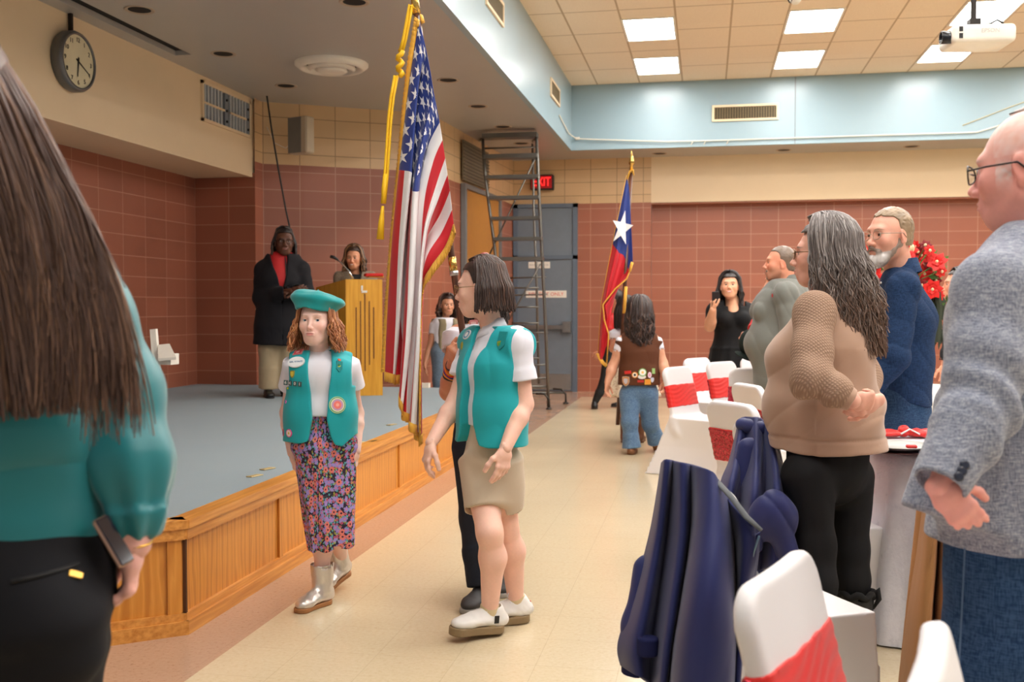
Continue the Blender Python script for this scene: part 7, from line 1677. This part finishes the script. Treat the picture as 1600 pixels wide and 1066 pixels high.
    t = NT('pole_wood'); co = t.obj(); t.set(Base_Color=t.ramp(t.noise(t.map(co, (90, 90, 6)), 1, 3), [(.35, lin((60, 34, 24))), (.7, lin((104, 62, 40)))]), Roughness=.3); PW = t.m
    MB().tube([POLE(-.015), POLE(.25), POLE(.5), POLE(.75), POLE(1.0)], .0145, 16).build('pole', PW, r, True)
    q = POLE(.555); d = unit(POLE(1)-POLE(0)); MB().tube([q, q+d*.06], .0175, 14).build('pole_joint', BRASS, r, True); q = POLE(.585); m = MB(); m.tube([q, q+d*.02], .0185, 14); m.build('pole_ring', plain('silver', (190, 190, 190), .3, .9), r, True)
    MB().tube([POLE(.03), POLE(-.0), POLE(-.045), POLE(-.06), POLE(-.10), POLE(-.14)], [.0175, .0165, .012, .020, .014, .002], 14).build('finial', BRASS, r, True)
    # cord with knots and tassel
    YC = plain('yellow_cord', (240, 190, 20), .6); m = MB()
    P1 = [at(x, y, 4.32) for x, y in ((650, 14), (640, 8), (636, 30), (630, 62), (625, 80))]; m.tube(P1, .007, 8); m.tube([p+RT*.012 for p in P1[1:]], .006, 8)
    kn = [at(625+4*math.sin(i*1.3), 78+i*3.4, 4.32+.010*math.cos(i*1.3)) for i in range(13)]; m.tube(kn, .011, 8)
    for dx in (-.006, .006): m.tube([at(x, y, 4.32)+RT*dx for x, y in ((619, 118), (613, 150), (609, 185), (606, 230), (603, 275), (599, 318))], .006, 7)
    m.build('cord', YC, r, True); m = MB(); m.tube([at(602, 272, 4.32), at(600, 296, 4.32), at(599, 318, 4.32)], [.009, .011, .010], 10)
    m.tube([at(598, 322, 4.32), at(597, 335, 4.32), at(596, 345, 4.32), at(594, 374, 4.32)], [.006, .009, .012, .016], 10); m.build('tassel', YC, r, True)
def tx_flag():
    D = 9.75; r = empty('texas_flag', at(965, 662, D), 'smaller lone star state flag with gold fringe on a brown pole in the background', 'flag')
    us = [0, .33, .66, 1.0]; vs = [0, .33, .66, 1.0]
    px = [[(979, 276), (958, 380), (941, 470), (935, 556)], [(981, 285), (966, 392), (950, 462), (941, 562)], [(984, 310), (975, 400), (962, 452), (950, 520)], [(989, 412), (984, 425), (972, 442), (945, 478)]]
    dz = [[0, .0, .03, .03], [0, -.03, -.04, -.02], [0, .03, .03, -.02], [0, .01, -.02, -.06]]
    tab = [[at(x, y, D+dz[i][j]) for j, (x, y) in enumerate(row)] for i, row in enumerate(px)]
    def F(u, v): 
        u = min(max(u, 0), 1); v = min(max(v, 0), 1); return spl(tab, u, v, us, vs)+FW*.018*math.sin(v*16+u*2)*min(1, u*3)
    U = np.sort(np.append(np.linspace(0, 1, 50), .335)); Vv = np.linspace(0, 1, 41)
    o = grid_mesh('flag_cloth', F, U, Vv, [FR, FWH, FB], r, lambda u, v: 2 if u < .335 else 0, .003)
    # the rest of the cloth (white stripe) folds away behind
    def F2(u, v): return F(u, .45*v)+FW*(.05+.03*math.sin(v*3))+RT*.01
    grid_mesh('white_stripe_fold', F2, np.linspace(.335, .93, 24), np.linspace(0, 1, 14), [FWH], r, None, .003)
    c = at(972, 357, D-.06); n = -FW; m = MB(); pts = []
    for q in range(10): rr = .165 if q % 2 == 0 else .066; a = q*math.pi/5+math.pi*.46; pts.append(c+RT*rr*math.cos(a)*.66+UP*rr*math.sin(a)*1.05+RT*.10*rr*math.sin(a)+FW*(.03*math.cos(a)))
    m.poly(pts, .006, n); m.build('star', FWH, r)
    def strip(ps, w, name='fringe'):
        m = MB(); P = [at(x, y, d_) for x, y, d_ in ps]; m.tube(P, w, 8, flat=.4); m.build(name, GOLD, r, True)
    strip([(979, 274, D), (957, 380, D), (940, 470, D+.03), (934, 556, D+.03)], .008); strip([(934, 553, D+.03), (941, 566, D-.02), (948, 572, D-.02)], .026); strip([(988, 414, D-.03), (979, 436, D-.04), (961, 452, D-.05), (942, 476, D-.07), (944, 500, D-.07), (951, 522, D-.05), (948, 568, D-.03)], .017)
    strip([(988, 410, D-.03), (984, 424, D-.03)], .035); strip([(980, 280, D-.02), (984, 268, D-.02), (989, 266, D-.02), (990, 274, D-.02)], .022, 'sleeve_hem')
    PW = bpy.data.materials['pole_wood']; a, b = at(986, 262, D+.01), at(965, 664, D+.10); MB().tube([a, b], .019, 12).build('pole', PW, r, True)
    m = MB(); m.tube([at(986, 270, D), at(986.5, 258, D), at(987, 256, D), at(987, 250, D), at(987, 236, D)], [.022, .014, .030, .022, .003], 12); m.build('finial', BRASS, r, True)
    MB().tube([at(978, 448, D-.02), at(975, 490, D-.02)], .016, 8).build('tassel', GOLD, r, True)
# ================================================================ COVERED CHAIRS
t = NT('spandex_cover'); co = t.obj(); t.set(Base_Color=lin((226, 224, 226))+(1,), Roughness=.42, Sheen_Weight=.2); t.bump(t.noise(co, 700, 2), .04, .001); SPX = t.m
SASH = fabric('red_sash', (214, 30, 22), 1000, .1, .45, .05)
t = NT('sequin_sash'); v = t.n('TexVoronoi', {'Vector': t.obj(), 'Scale': 190.0}); t.set(Base_Color=t.mix(t.n('SeparateXYZ', {0: v.outputs['Color']}).outputs[0], lin((110, 10, 24)), lin((226, 70, 90))), Roughness=.22, Metallic=.6); t.bump(v.outputs[0], .8, .003); SEQ = t.m
BT = math.radians(14); BR = frame(V(0, -math.sin(BT), math.cos(BT)), V(1, 0, 0))      # back panel frame
BC = V(0, -.245, .632)
def back_sdf(e, zl=-9, zh=9, yl=-9, yh=9, k=.02):
    def f(P):
        q = (P-BC)@BR; x, y, z = q[:, 0], q[:, 1]+.10*(q[:, 0]**2)*2.5, q[:, 2]
        w = .205-.012*np.sin(np.clip((z+.22)/.45, 0, 1)*math.pi); r = .075
        dx = np.abs(x)-w+r; dzz = np.abs(z+.02)-.235+r; d2 = np.hypot(np.maximum(dx, 0), np.maximum(np.where(z > 0, dzz, dzz-r), 0))+np.minimum(np.maximum(dx, dzz), 0)-r
        dy = np.abs(y)-.014; d = np.hypot(np.maximum(d2+.012, 0), np.maximum(dy+.008, 0))+np.minimum(np.maximum(d2+.012, dy+.008), 0)-.016-e
        return np.maximum.reduce([d, zl-z, z-zh, yl-y, y-yh])
    return Pr(f, BC-V(.26, .16, .3), BC+V(.26, .16, .3), k)
def skirt_sdf():
    def f(P):
        x, y, z = P.T; t_ = np.clip(z/.45, 0, 1); hx = np.interp(t_, [0, .5, 1], [.25, .220, .212]); y0 = np.interp(t_, [0, .9, 1], [-.44, -.26, -.225]); y1 = np.interp(t_, [0, 1], [.26, .215]); yc = (y0+y1)/2; hy = (y1-y0)/2
        s = .30*np.sin(math.pi*np.clip(1-t_*.95, 0, 1)*.66); xx = np.clip(x/hx, -1, 1); yy = np.clip((y-yc)/hy, -1, 1)
        d = np.maximum(np.abs(x)-hx*(1-s*(1-yy**2)), np.abs(y-yc)-hy*(1-s*1.15*(1-xx**2)))
        arch = .05*(1-xx**2)*(np.abs(yy) > .8)+.05*(1-yy**2)*(np.abs(xx) > .8)
        return np.maximum.reduce([d*.93, z-.455, -z+0*arch])
    return Pr(f, V(-.26, -.45, 0), V(.26, .27, .46), .03)
def make_chair():
    r = empty('covered_chair', (0, 0, 0)); pr = [skirt_sdf(), back_sdf(0, k=.04)]
    v, f = sculpt(pr, .006); v = relax(v, f, 2); v[:, 2] = np.maximum(v[:, 2], .001)
    meshobj('chair_cover', v, f, SPX, r)
    def fd(P): return .0013*np.sin(P[:, 2]*190+5*np.sin(P[:, 0]*13)+P[:, 0]*20)
    v, f = sculpt([back_sdf(.005, -.10, .075)], .0045, fd, .003); v = relax(v, f, 1); meshobj('sash', v, f, SASH, r)
    v, f = sculpt([back_sdf(.0085, -.096, .071, -9, -.004)], .0045, fd, .003); v = relax(v, f, 1); meshobj('sequin_band', v, f, SEQ, r)
    return r
def chair_at(px, py, d, ang, label, proto, group=None):
    """px, py, d of the top centre of the backrest; ang = direction the sitter faces (degrees)"""
    a = math.radians(ang)-math.pi/2; q = at(px, py, d); off = V(0, -.30, 0); ox, oy = off[0]*math.cos(a)-off[1]*math.sin(a), off[0]*math.sin(a)+off[1]*math.cos(a)
    loc = V(q[0]-ox, q[1]-oy, 0)
    if not PROTO: PROTO.append(make_chair()); o = PROTO[0]; o.location = tuple(loc); o.rotation_euler = (0, 0, a)
    else: o = dup(PROTO[0], loc, a)
    o.scale = (.9, .9, .95) if 'nearer navy' in label else (1, 1, 1)
    tag(o, label, 'chair', 'white covered banquet chairs'); return o, loc, a
PROTO = []
def chairs():
    for px, py, d, ang, lab in (
        (1057, 568, 8.15, -30, 'white covered chair with red sash nearest the girl in the brown vest'),
        (1088, 555, 9.55, -35, 'white covered chair standing behind the two front chairs of the far table'),
        (1126, 562, 8.9, -38, 'white covered chair with red sash turned to the camera below the black dress'),
        (1180, 570, 7.95, 92, 'white covered chair seen from behind with a sequined sash, left of the tan sweatshirt'),
        (1190, 553, 9.75, -88, 'white covered chair on the far side of the far table'),
        (1143, 619, 5.1, 36, 'white covered chair seen from behind, just beyond the draped navy jackets'),
        (1168, 596, 6.3, 25, 'white covered chair whose red sash shows past the chair back in front of it'),
        (1085, 824, 2.98, 30, 'white covered chair under the nearer navy jacket'),
        (1176, 762, 4.12, 20, 'white covered chair under the farther navy jacket'),
        (1212, 874, 1.88, -21, 'foreground white covered chair with a bright red sash and sequined edge'),
        (1450, 990, 1.42, -15, 'white covered chair top at the bottom right corner'),
        (1486, 745, 3.02, -5, 'white covered chair under the tan coat, hidden behind the man in the blazer')):
        chair_at(px, py, d, ang, lab, PROTO)
# ================================================================ COATS ON THE CHAIRS
def drape(name, cols, mat, parent, fine=.004, thick=.012, nu=70, nv=110, sub=3):
    """cloth hung over something: columns of (px, py, d) control points, spread evenly"""
    n = len(cols); m = len(cols[0]); us = list(np.linspace(0, 1, m)); vs = list(np.linspace(0, 1, n)); tab = [[at(*q) for q in c] for c in cols]
    def F(u, v): p = spl(tab, u, v, us, vs); return p+FW*fine*(wn(p[None, :]*V(1, 1, .4), 30)[0]+.8*crease(v*34+u*3+math.sin(u*7+v*9), .5)*min(1, u*4))
    return grid_mesh(name, F, np.linspace(0, 1, nu), np.linspace(0, 1, nv), [mat], parent, None, thick)
def jackets():
    NV = fabric('navy_nylon', (44, 50, 98), 700, .06, .5, .08, sheen=.1); GL = fabric('grey_fleece', (96, 100, 104), 500, .4, .95, .15); RB = fabric('navy_rib', (30, 34, 76), 400, .6, .9, .1)
    r = empty('navy_jacket', at(1060, 1060, 2.9)*V(1, 1, 0), 'navy nylon jacket with grey lining draped on the nearer chair, sleeves hanging', 'jacket')
    A = at
    drape('jacket_body', [[(1036, 724, 3.03), (1018, 830, 3.05), (992, 930, 3.03), (968, 1004, 2.99), (972, 1040, 2.97)], [(1042, 718, 2.93), (1030, 830, 2.93), (1012, 930, 2.89), (996, 1010, 2.87), (998, 1056, 2.87)], [(1052, 720, 2.99), (1044, 830, 2.99), (1030, 930, 2.97), (1020, 1010, 2.95), (1018, 1070, 2.95)],
        [(1066, 723, 2.87), (1066, 830, 2.83), (1054, 930, 2.79), (1042, 1010, 2.77), (1034, 1080, 2.77)], [(1080, 726, 2.91), (1080, 820, 2.92), (1066, 930, 2.91), (1052, 1010, 2.90), (1044, 1090, 2.90)], [(1094, 730, 2.81), (1092, 820, 2.73), (1074, 930, 2.67), (1062, 1010, 2.65), (1054, 1100, 2.65)],
        [(1112, 738, 2.75), (1116, 820, 2.67), (1104, 920, 2.59), (1098, 1010, 2.57), (1090, 1100, 2.57)], [(1126, 764, 2.77), (1136, 830, 2.71), (1138, 920, 2.65), (1138, 1010, 2.63), (1134, 1100, 2.63)], [(1138, 778, 2.79), (1146, 840, 2.83), (1149, 920, 2.83), (1149, 1010, 2.81), (1144, 1100, 2.81)],
        [(1156, 800, 2.71), (1163, 850, 2.69), (1160, 920, 2.71), (1156, 1010, 2.75), (1150, 1100, 2.75)], [(1176, 822, 2.65), (1180, 860, 2.69), (1172, 920, 2.75), (1160, 1010, 2.81), (1152, 1100, 2.83)]], NV, r)
    sob('jacket_back', [ec(A(1056, 752, 3.06), A(1030, 1040, 3.06), (.045, .035), (.09, .05), RT, .06), ec(A(1106, 775, 2.92), A(1100, 1080, 2.92), (.05, .035), (.09, .05), RT, .05)], .006, NV, r)
    S1 = chain([A(1012, 890, 3.04), A(1000, 980, 3.0), A(993, 1026, 2.99)], [.045, .048, .038], .04)
    sob('sleeve', S1, .0048, NV, r, folds(18, .004, (1, 1, .4)), .006)
    sob('cuff', [fc(A(993, 1030, 2.97), A(990, 1054, 2.97), .040, .036, .01)], .004, RB, r); sob('cuff', [fc(A(1012, 996, 2.86), A(1012, 1024, 2.86), .030, .030, .01)], .004, RB, r)
    m = MB(); m.tube([A(1098, 741, 2.80), A(1118, 750, 2.76), A(1142, 776, 2.70), A(1166, 808, 2.66), A(1190, 829, 2.64)], [.008, .010, .011, .011, .007], 8, flat=.5); m.build('collar', GL, r, True)
    m = MB(); m.tube([A(1186, 838, 2.66), A(1178, 862, 2.68), A(1168, 900, 2.71), A(1160, 935, 2.73)], .003, 6); m.build('zipper', plain('zip_metal', (120, 150, 170), .3, .8), r, True)
    drape('front_facing', [[(1188, 832, 2.66), (1186, 850, 2.70), (1180, 900, 2.76), (1170, 950, 2.80)], [(1178, 836, 2.68), (1174, 860, 2.69), (1166, 900, 2.72), (1158, 950, 2.76)], [(1168, 836, 2.74), (1162, 870, 2.76), (1156, 920, 2.80), (1150, 980, 2.84)]], NV, r, .002, .006, 20, 20)
    sob('fleece', [ec(A(1174, 900, 2.90), A(1158, 1000, 2.90), (.022, .03), (.028, .03), RT, .03)], .005, GL, r)
    r = empty('navy_jacket', at(1180, 900, 3.85)*V(1, 1, 0), 'navy nylon jacket bunched over the farther chair beside the black leggings', 'jacket')
    drape('jacket_body', [[(1154, 668, 4.20), (1142, 716, 4.10), (1128, 752, 3.96), (1118, 800, 3.96), (1112, 880, 3.96)], [(1157, 656, 4.10), (1150, 716, 3.92), (1142, 760, 3.80), (1136, 810, 3.78), (1132, 890, 3.78)], [(1168, 652, 4.08), (1166, 720, 3.96), (1158, 765, 3.88), (1154, 820, 3.88), (1150, 890, 3.88)],
        [(1180, 653, 4.0), (1182, 715, 3.82), (1178, 770, 3.68), (1172, 820, 3.68), (1168, 890, 3.68)], [(1190, 655, 4.02), (1196, 715, 3.90), (1196, 770, 3.80), (1192, 830, 3.80), (1188, 890, 3.80)], [(1198, 662, 3.96), (1210, 715, 3.80), (1214, 770, 3.66), (1212, 830, 3.66), (1210, 890, 3.66)], [(1203, 676, 4.04), (1219, 725, 3.88), (1228, 780, 3.78), (1236, 840, 3.76), (1240, 890, 3.76)]], NV, r, .008)
    def f2(P): a = P[:, 2]*20+(P@RT)*24+2*wn(P, 5); return .012*crease(a, .5)+.004*wn(P, 14)
    sob('jacket_back', [ec(A(1172, 700, 3.92), A(1166, 880, 3.90), (.05, .04), (.12, .06), RT, .06)], .006, NV, r)
    sob('sleeve', chain([A(1178, 850, 3.66), A(1190, 812, 3.64), A(1208, 790, 3.62), A(1222, 806, 3.64), A(1230, 880, 3.66)], [.030, .034, .036, .036, .040], .06), .005, NV, r, f2, .010)
    sob('hood_fold', [ec(A(1162, 664, 4.06), A(1192, 668, 3.98), (.024, .035), (.024, .035), UP, .03)], .005, NV, r, f2, .010)
    CT = fabric('camel_wool', (168, 118, 70), 500, .25, .95, .06, sheen=.05)
    r = empty('camel_coat', at(1450, 1100, 2.85)*V(1, 1, 0), 'camel wool coat hanging from the chair behind the man in the blazer', 'coat')
    co = drape('coat_body', [[(1452, 730, 3.00), (1436, 860, 3.00), (1420, 960, 2.98), (1404, 1100, 2.96)], [(1458, 730, 2.86), (1446, 860, 2.84), (1434, 960, 2.82), (1424, 1100, 2.80)], [(1466, 730, 2.84), (1458, 860, 2.82), (1450, 960, 2.80), (1444, 1100, 2.78)], [(1472, 730, 2.98), (1465, 860, 2.98), (1458, 960, 2.96), (1452, 1100, 2.96)],
        [(1478, 730, 2.84), (1474, 860, 2.84), (1470, 960, 2.82), (1462, 1100, 2.80)], [(1500, 730, 2.82), (1500, 860, 2.82), (1500, 960, 2.80), (1496, 1100, 2.78)], [(1520, 730, 2.90), (1526, 860, 2.90), (1530, 960, 2.90), (1535, 1100, 2.88)]], CT, r, .004, .014)
    sob('coat_back', [ec(A(1480, 740, 3.05), A(1465, 1090, 3.02), (.08, .04), (.12, .05), RT, .05)], .007, CT, r)
    m = MB(); m.tube([stick(co, x, y)[0]-FW*.008 for x, y in ((1471, 910), (1467, 922), (1466, 932), (1474, 946))], .004, 6); m.build('belt_loop', plain('camel_dark', (140, 96, 56), .9), co, True)
# ================================================================ TABLES
def cloth_round(c, R, ztop, name, label, mat, nf, seed, amp=.035, group='round tables with floor-length white cloths'):
    r = empty('round_table', c*V(1, 1, 0), label, 'table', group); M = 240; rng = random.Random(seed); ph = [rng.uniform(0, 6.28) for _ in range(4)]
    v = []; rings = []
    def rad(a, t):
        w = math.sin(a*nf+ph[0]+.8*math.sin(a*3+ph[1]))+.4*math.sin(a*nf*2.1+ph[2]); return R+(.045*t+amp*t**.8*w*.75)
    prof = [(0, 0, ztop), (.6, 0, ztop), (.97, 0, ztop)]+[(1.0, .02+t*.98, ztop-.012-(ztop-.02)*t) for t in np.linspace(0, 1, 16)]
    for s_, t, z in prof:
        for k in range(M):
            a = 2*math.pi*k/M; q = (R*s_ if s_ < 1 else rad(a, t)); v.append((c[0]+q*math.cos(a), c[1]+q*math.sin(a), z-(.008*t*math.sin(a*7) if t > .9 else 0)*0))
    n = len(prof); f = [(i*M+k, (i+1)*M+k, (i+1)*M+(k+1) % M, i*M+(k+1) % M) for i in range(n-1) for k in range(M)]
    meshobj('tablecloth', v, np.array(f), mat, r)
    MB().lathe([(0, .70), (R*.97, .70), (R*.97, .735), (0, .735)], c*V(1, 1, 0), 48).build('tabletop', plain('table_board', (150, 130, 104), .6), r)
    MB().lathe([(.25, 0), (.25, .03), (.04, .06), (.04, .70), (.2, .70)], c*V(1, 1, 0), 24).build('pedestal', M_BLACK, r, True)
    return r
def place(px, py, d, ztop, what, k):
    q = at(px, py, d); q[2] = ztop
    if 'charger' in what:
        r = empty('plate', q, 'white dinner plate on a dark charger, '+k, 'plate')
        MB().lathe([(0, .002), (.12, .002), (.165, .012), (.168, .015), (.12, .008), (0, .008)], q, 48).build('charger', plain('charger_dark', (60, 16, 18), .25, .5), r, True)
        MB().lathe([(0, .010), (.085, .010), (.132, .026), (.134, .029), (.088, .016), (0, .015)], q, 48).build('plate_body', plain('porcelain', (224, 224, 220), .15), r, True)
    if 'napkin' in what:
        r = empty('napkin', q, 'bright red folded napkin tied with a knot, '+k, 'napkin'); z = V(0, 0, .04 if 'charger' in what else .02)
        sob('cloth_fold', [ell(q+z-RT*.07, (.075, .045, .017), frame((0, .0, 1), RT), .02), ell(q+z+RT*.08, (.085, .05, .019), frame((0, 0, 1), RT), .02)], .004, SASH, r, folds(50, .006), .006)
        sob('knot', [ell(q+z+V(0, 0, .008), (.028, .034, .026), None, .01)], .004, SASH, r, folds(60, .005), .005)
        MB().tube([q+z-RT*.02+V(0, -.04, .0), q+z+RT*.02+V(0, -.03, .02), q+z+RT*.06+V(0, -.05, 0)], .008, 8, flat=.4).build('ribbon', plain('ribbon_white', (226, 220, 220), .4), r, True)
def tables():
    t = NT('crushed_velvet'); co = t.obj(); n = t.noise(t.map(co, (1, 1, .55)), 22, 5, .65); n2 = t.noise(co, 70, 3)
    t.set(Base_Color=t.mix(n, lin((206, 206, 218)), lin((238, 238, 244))), Roughness=t.ramp(n, [(.35, (.25,)*3), (.65, (.6,)*3)]), Sheen_Weight=.4); t.bump(t.math('ADD', n, t.math('MULTIPLY', n2, .4)), .35, .012); CV = t.m
    c = at(1558, 720, 4.2); cloth_round(c, .56, .755, 't', 'round table with a shiny white velvet cloth behind the man in the blazer', CV, 15, 3, .032)
    place(1400, 706, 3.98, .757, 'charger', 'near the left edge of the velvet-covered table'); place(1412, 684, 4.40, .757, 'napkin', 'behind the white plate on the velvet-covered table')
    q = at(1424, 708, 3.86); q[2] = .786; r = empty('ribbon_bow', q, 'small red bow on the rim of the white plate', 'ribbon'); MB().box((-.02, -.012, 0), (.02, .012, .012), None, q, bev=.004).build('bow', SASH, r)
    WC = plain('white_cloth', (220, 216, 210), .8); c = at(1300, 580, 9.0); cloth_round(c, .55, .755, 't', 'round white table between the far chairs', WC, 14, 8, .03)
    q = at(1197, 572, 8.95); q[2] = .757; r = empty('cup', q, 'white cup at the left edge of the far table', 'cup'); MB().lathe([(0, 0), (.035, 0), (.05, .09), (.045, .09), (.03, .01), (0, .01)], q, 20).build('cup_body', plain('porcelain', (224, 224, 220), .15), r, True)
    place(1212, 588, 8.75, .757, 'napkin', 'on the far table beside the grey shirt'); q = at(1205, 548, 9.1); q[2] = .757; r = empty('centerpiece', q, 'small pale centerpiece on the far table', 'centerpiece'); MB().lathe([(0, 0), (.05, 0), (.06, .10), (.04, .16), (0, .17)], q, 16).build('vase', plain('amber_glass', (190, 150, 90), .2), r, True)
    c3 = at(1440, 640, 6.9); cloth_round(c3, .72, .755, 't', 'round white table hidden behind the man in the denim shirt', WC, 14, 9, .03)
    # tall red flower arrangement
    q = c3*V(1, 1, 0)+V(0, 0, .757); q = at(1412, 470, 6.55)*V(1, 1, 0)+V(0, 0, .757); r = empty('flower_arrangement', q, 'tall arrangement of red poinsettias and roses behind the bearded man', 'flowers')
    MB().lathe([(0, 0), (.10, 0), (.09, .02), (.035, .06), (.03, .30), (.06, .44), (.085, .50), (.07, .50)], q, 24).build('vase', plain('dark_vase', (60, 66, 58), .3), r, True)
    rng = np.random.RandomState(4); P = []
    spots = [(1352, 400), (1350, 418), (1364, 432), (1372, 412), (1360, 390), (1440, 400), (1452, 392), (1432, 392), (1464, 410), (1450, 414), (1470, 424), (1462, 438), (1444, 428), (1456, 452), (1466, 462), (1380, 440), (1400, 400), (1418, 392), (1425, 405), (1440, 445), (1428, 384), (1446, 384)]
    reds = [plain('petal_red', (214, 22, 16), .55), plain('petal_dark', (120, 8, 14), .6)]; LF = plain('leaf_green', (70, 110, 40), .6); CR = plain('cream_bud', (220, 200, 160), .6)
    for i, (x, y) in enumerate(spots):
        c = at(x, y, 6.45+.12*rng.rand()); big = i in (2, 5, 8, 12, 13, 0, 17); R0 = frame(unit(-FW+V(*rng.uniform(-.5, .5, 3)))); fl = MB()
        for ringi, (n_, L, tl) in enumerate(((7, .075 if big else .045, .35), (6, .05 if big else .034, .8), (4, .03, 1.1))):
            for k in range(n_):
                a = 2*math.pi*k/n_+ringi*.5+rng.uniform(-.1, .1); dr = R0@V(math.cos(a)*math.cos(tl), math.sin(a)*math.cos(tl), math.sin(tl)); sd = R0@V(-math.sin(a), math.cos(a), 0); up_ = np.cross(dr, sd)
                prof = [(0, .1), (.35, .9), (.65, .8), (1.0, .0)]; v = []
                for s_, w in prof: b = c+dr*L*s_-R0[:, 2]*(.012*s_*s_); v += [b-sd*L*.34*w, b+up_*.004, b+sd*L*.34*w]
                fl.add(v, [(3*j+m, 3*j+m+1, 3*j+m+4, 3*j+m+3) for j in range(3) for m in (0, 1)])
        fl.ball(c+R0[:, 2]*.012, .011, 6, mi=1); fl.build('poinsettia' if big else 'rose', [reds[i % 2 if not big else 0], CR], r, True)
        st = MB().tube([c-R0[:, 2]*.01, c*.5+(q+V(0, 0, .7))*.5, q+V(0, 0, .48)], .004, 5).build('stem', LF, r, True)
    lf = MB()
    for i in range(90):
        x, y = spots[rng.randint(len(spots))]; c = at(x+rng.uniform(-14, 14), y+rng.uniform(-8, 18), 6.52+.1*rng.rand()); d = unit(rng.normal(0, 1, 3)+V(0, 0, -.3)); s_ = unit(np.cross(d, rng.normal(0, 1, 3))); L = rng.uniform(.04, .08)
        lf.add([c, c+d*L*.5+s_*L*.22, c+d*L, c+d*L*.5-s_*L*.22], [(0, 1, 2, 3)])
    o = lf.build('foliage', LF, r); o['kind'] = 'stuff'
    tr = MB()
    for i in range(60):
        c = at(1466+rng.uniform(-8, 6), 455+rng.uniform(0, 75), 6.5+.05*rng.rand()); d = unit(V(rng.uniform(-.4, .4), rng.uniform(-.4, .4), -1)); s_ = unit(np.cross(d, rng.normal(0, 1, 3))); L = rng.uniform(.05, .09)
        tr.add([c, c+d*L*.5+s_*L*.25, c+d*L, c+d*L*.5-s_*L*.25], [(0, 1, 2, 3)])
    tr.tube([at(1462, 440, 6.5), at(1468, 480, 6.5), at(1464, 535, 6.5)], .02, 6); tr.build('trailing_greenery', plain('dark_foliage', (46, 54, 40), .8), r)['kind'] = 'stuff'
    m = MB()
    for x, y in ((1349, 392), (1356, 440), (1424, 388), (1414, 396), (1350, 430)): m.ball(at(x, y, 6.45), (.022, .022, .03), 8)
    m.build('cream_buds', CR, r, True)
import time as _t
for fn in (beret_girl, vest_girl, pole_girl, left_woman, old_man, tan_woman, denim_man, stage_man, lectern_woman, khaki_girl, brown_vest_girl, flag_bearer, far_walker, dress_woman, red_person, grey_man, side_woman, us_flag, tx_flag, chairs, jackets, tables):
    _t0=_t.time(); fn(); print('T',fn.__name__,round(_t.time()-_t0,1))
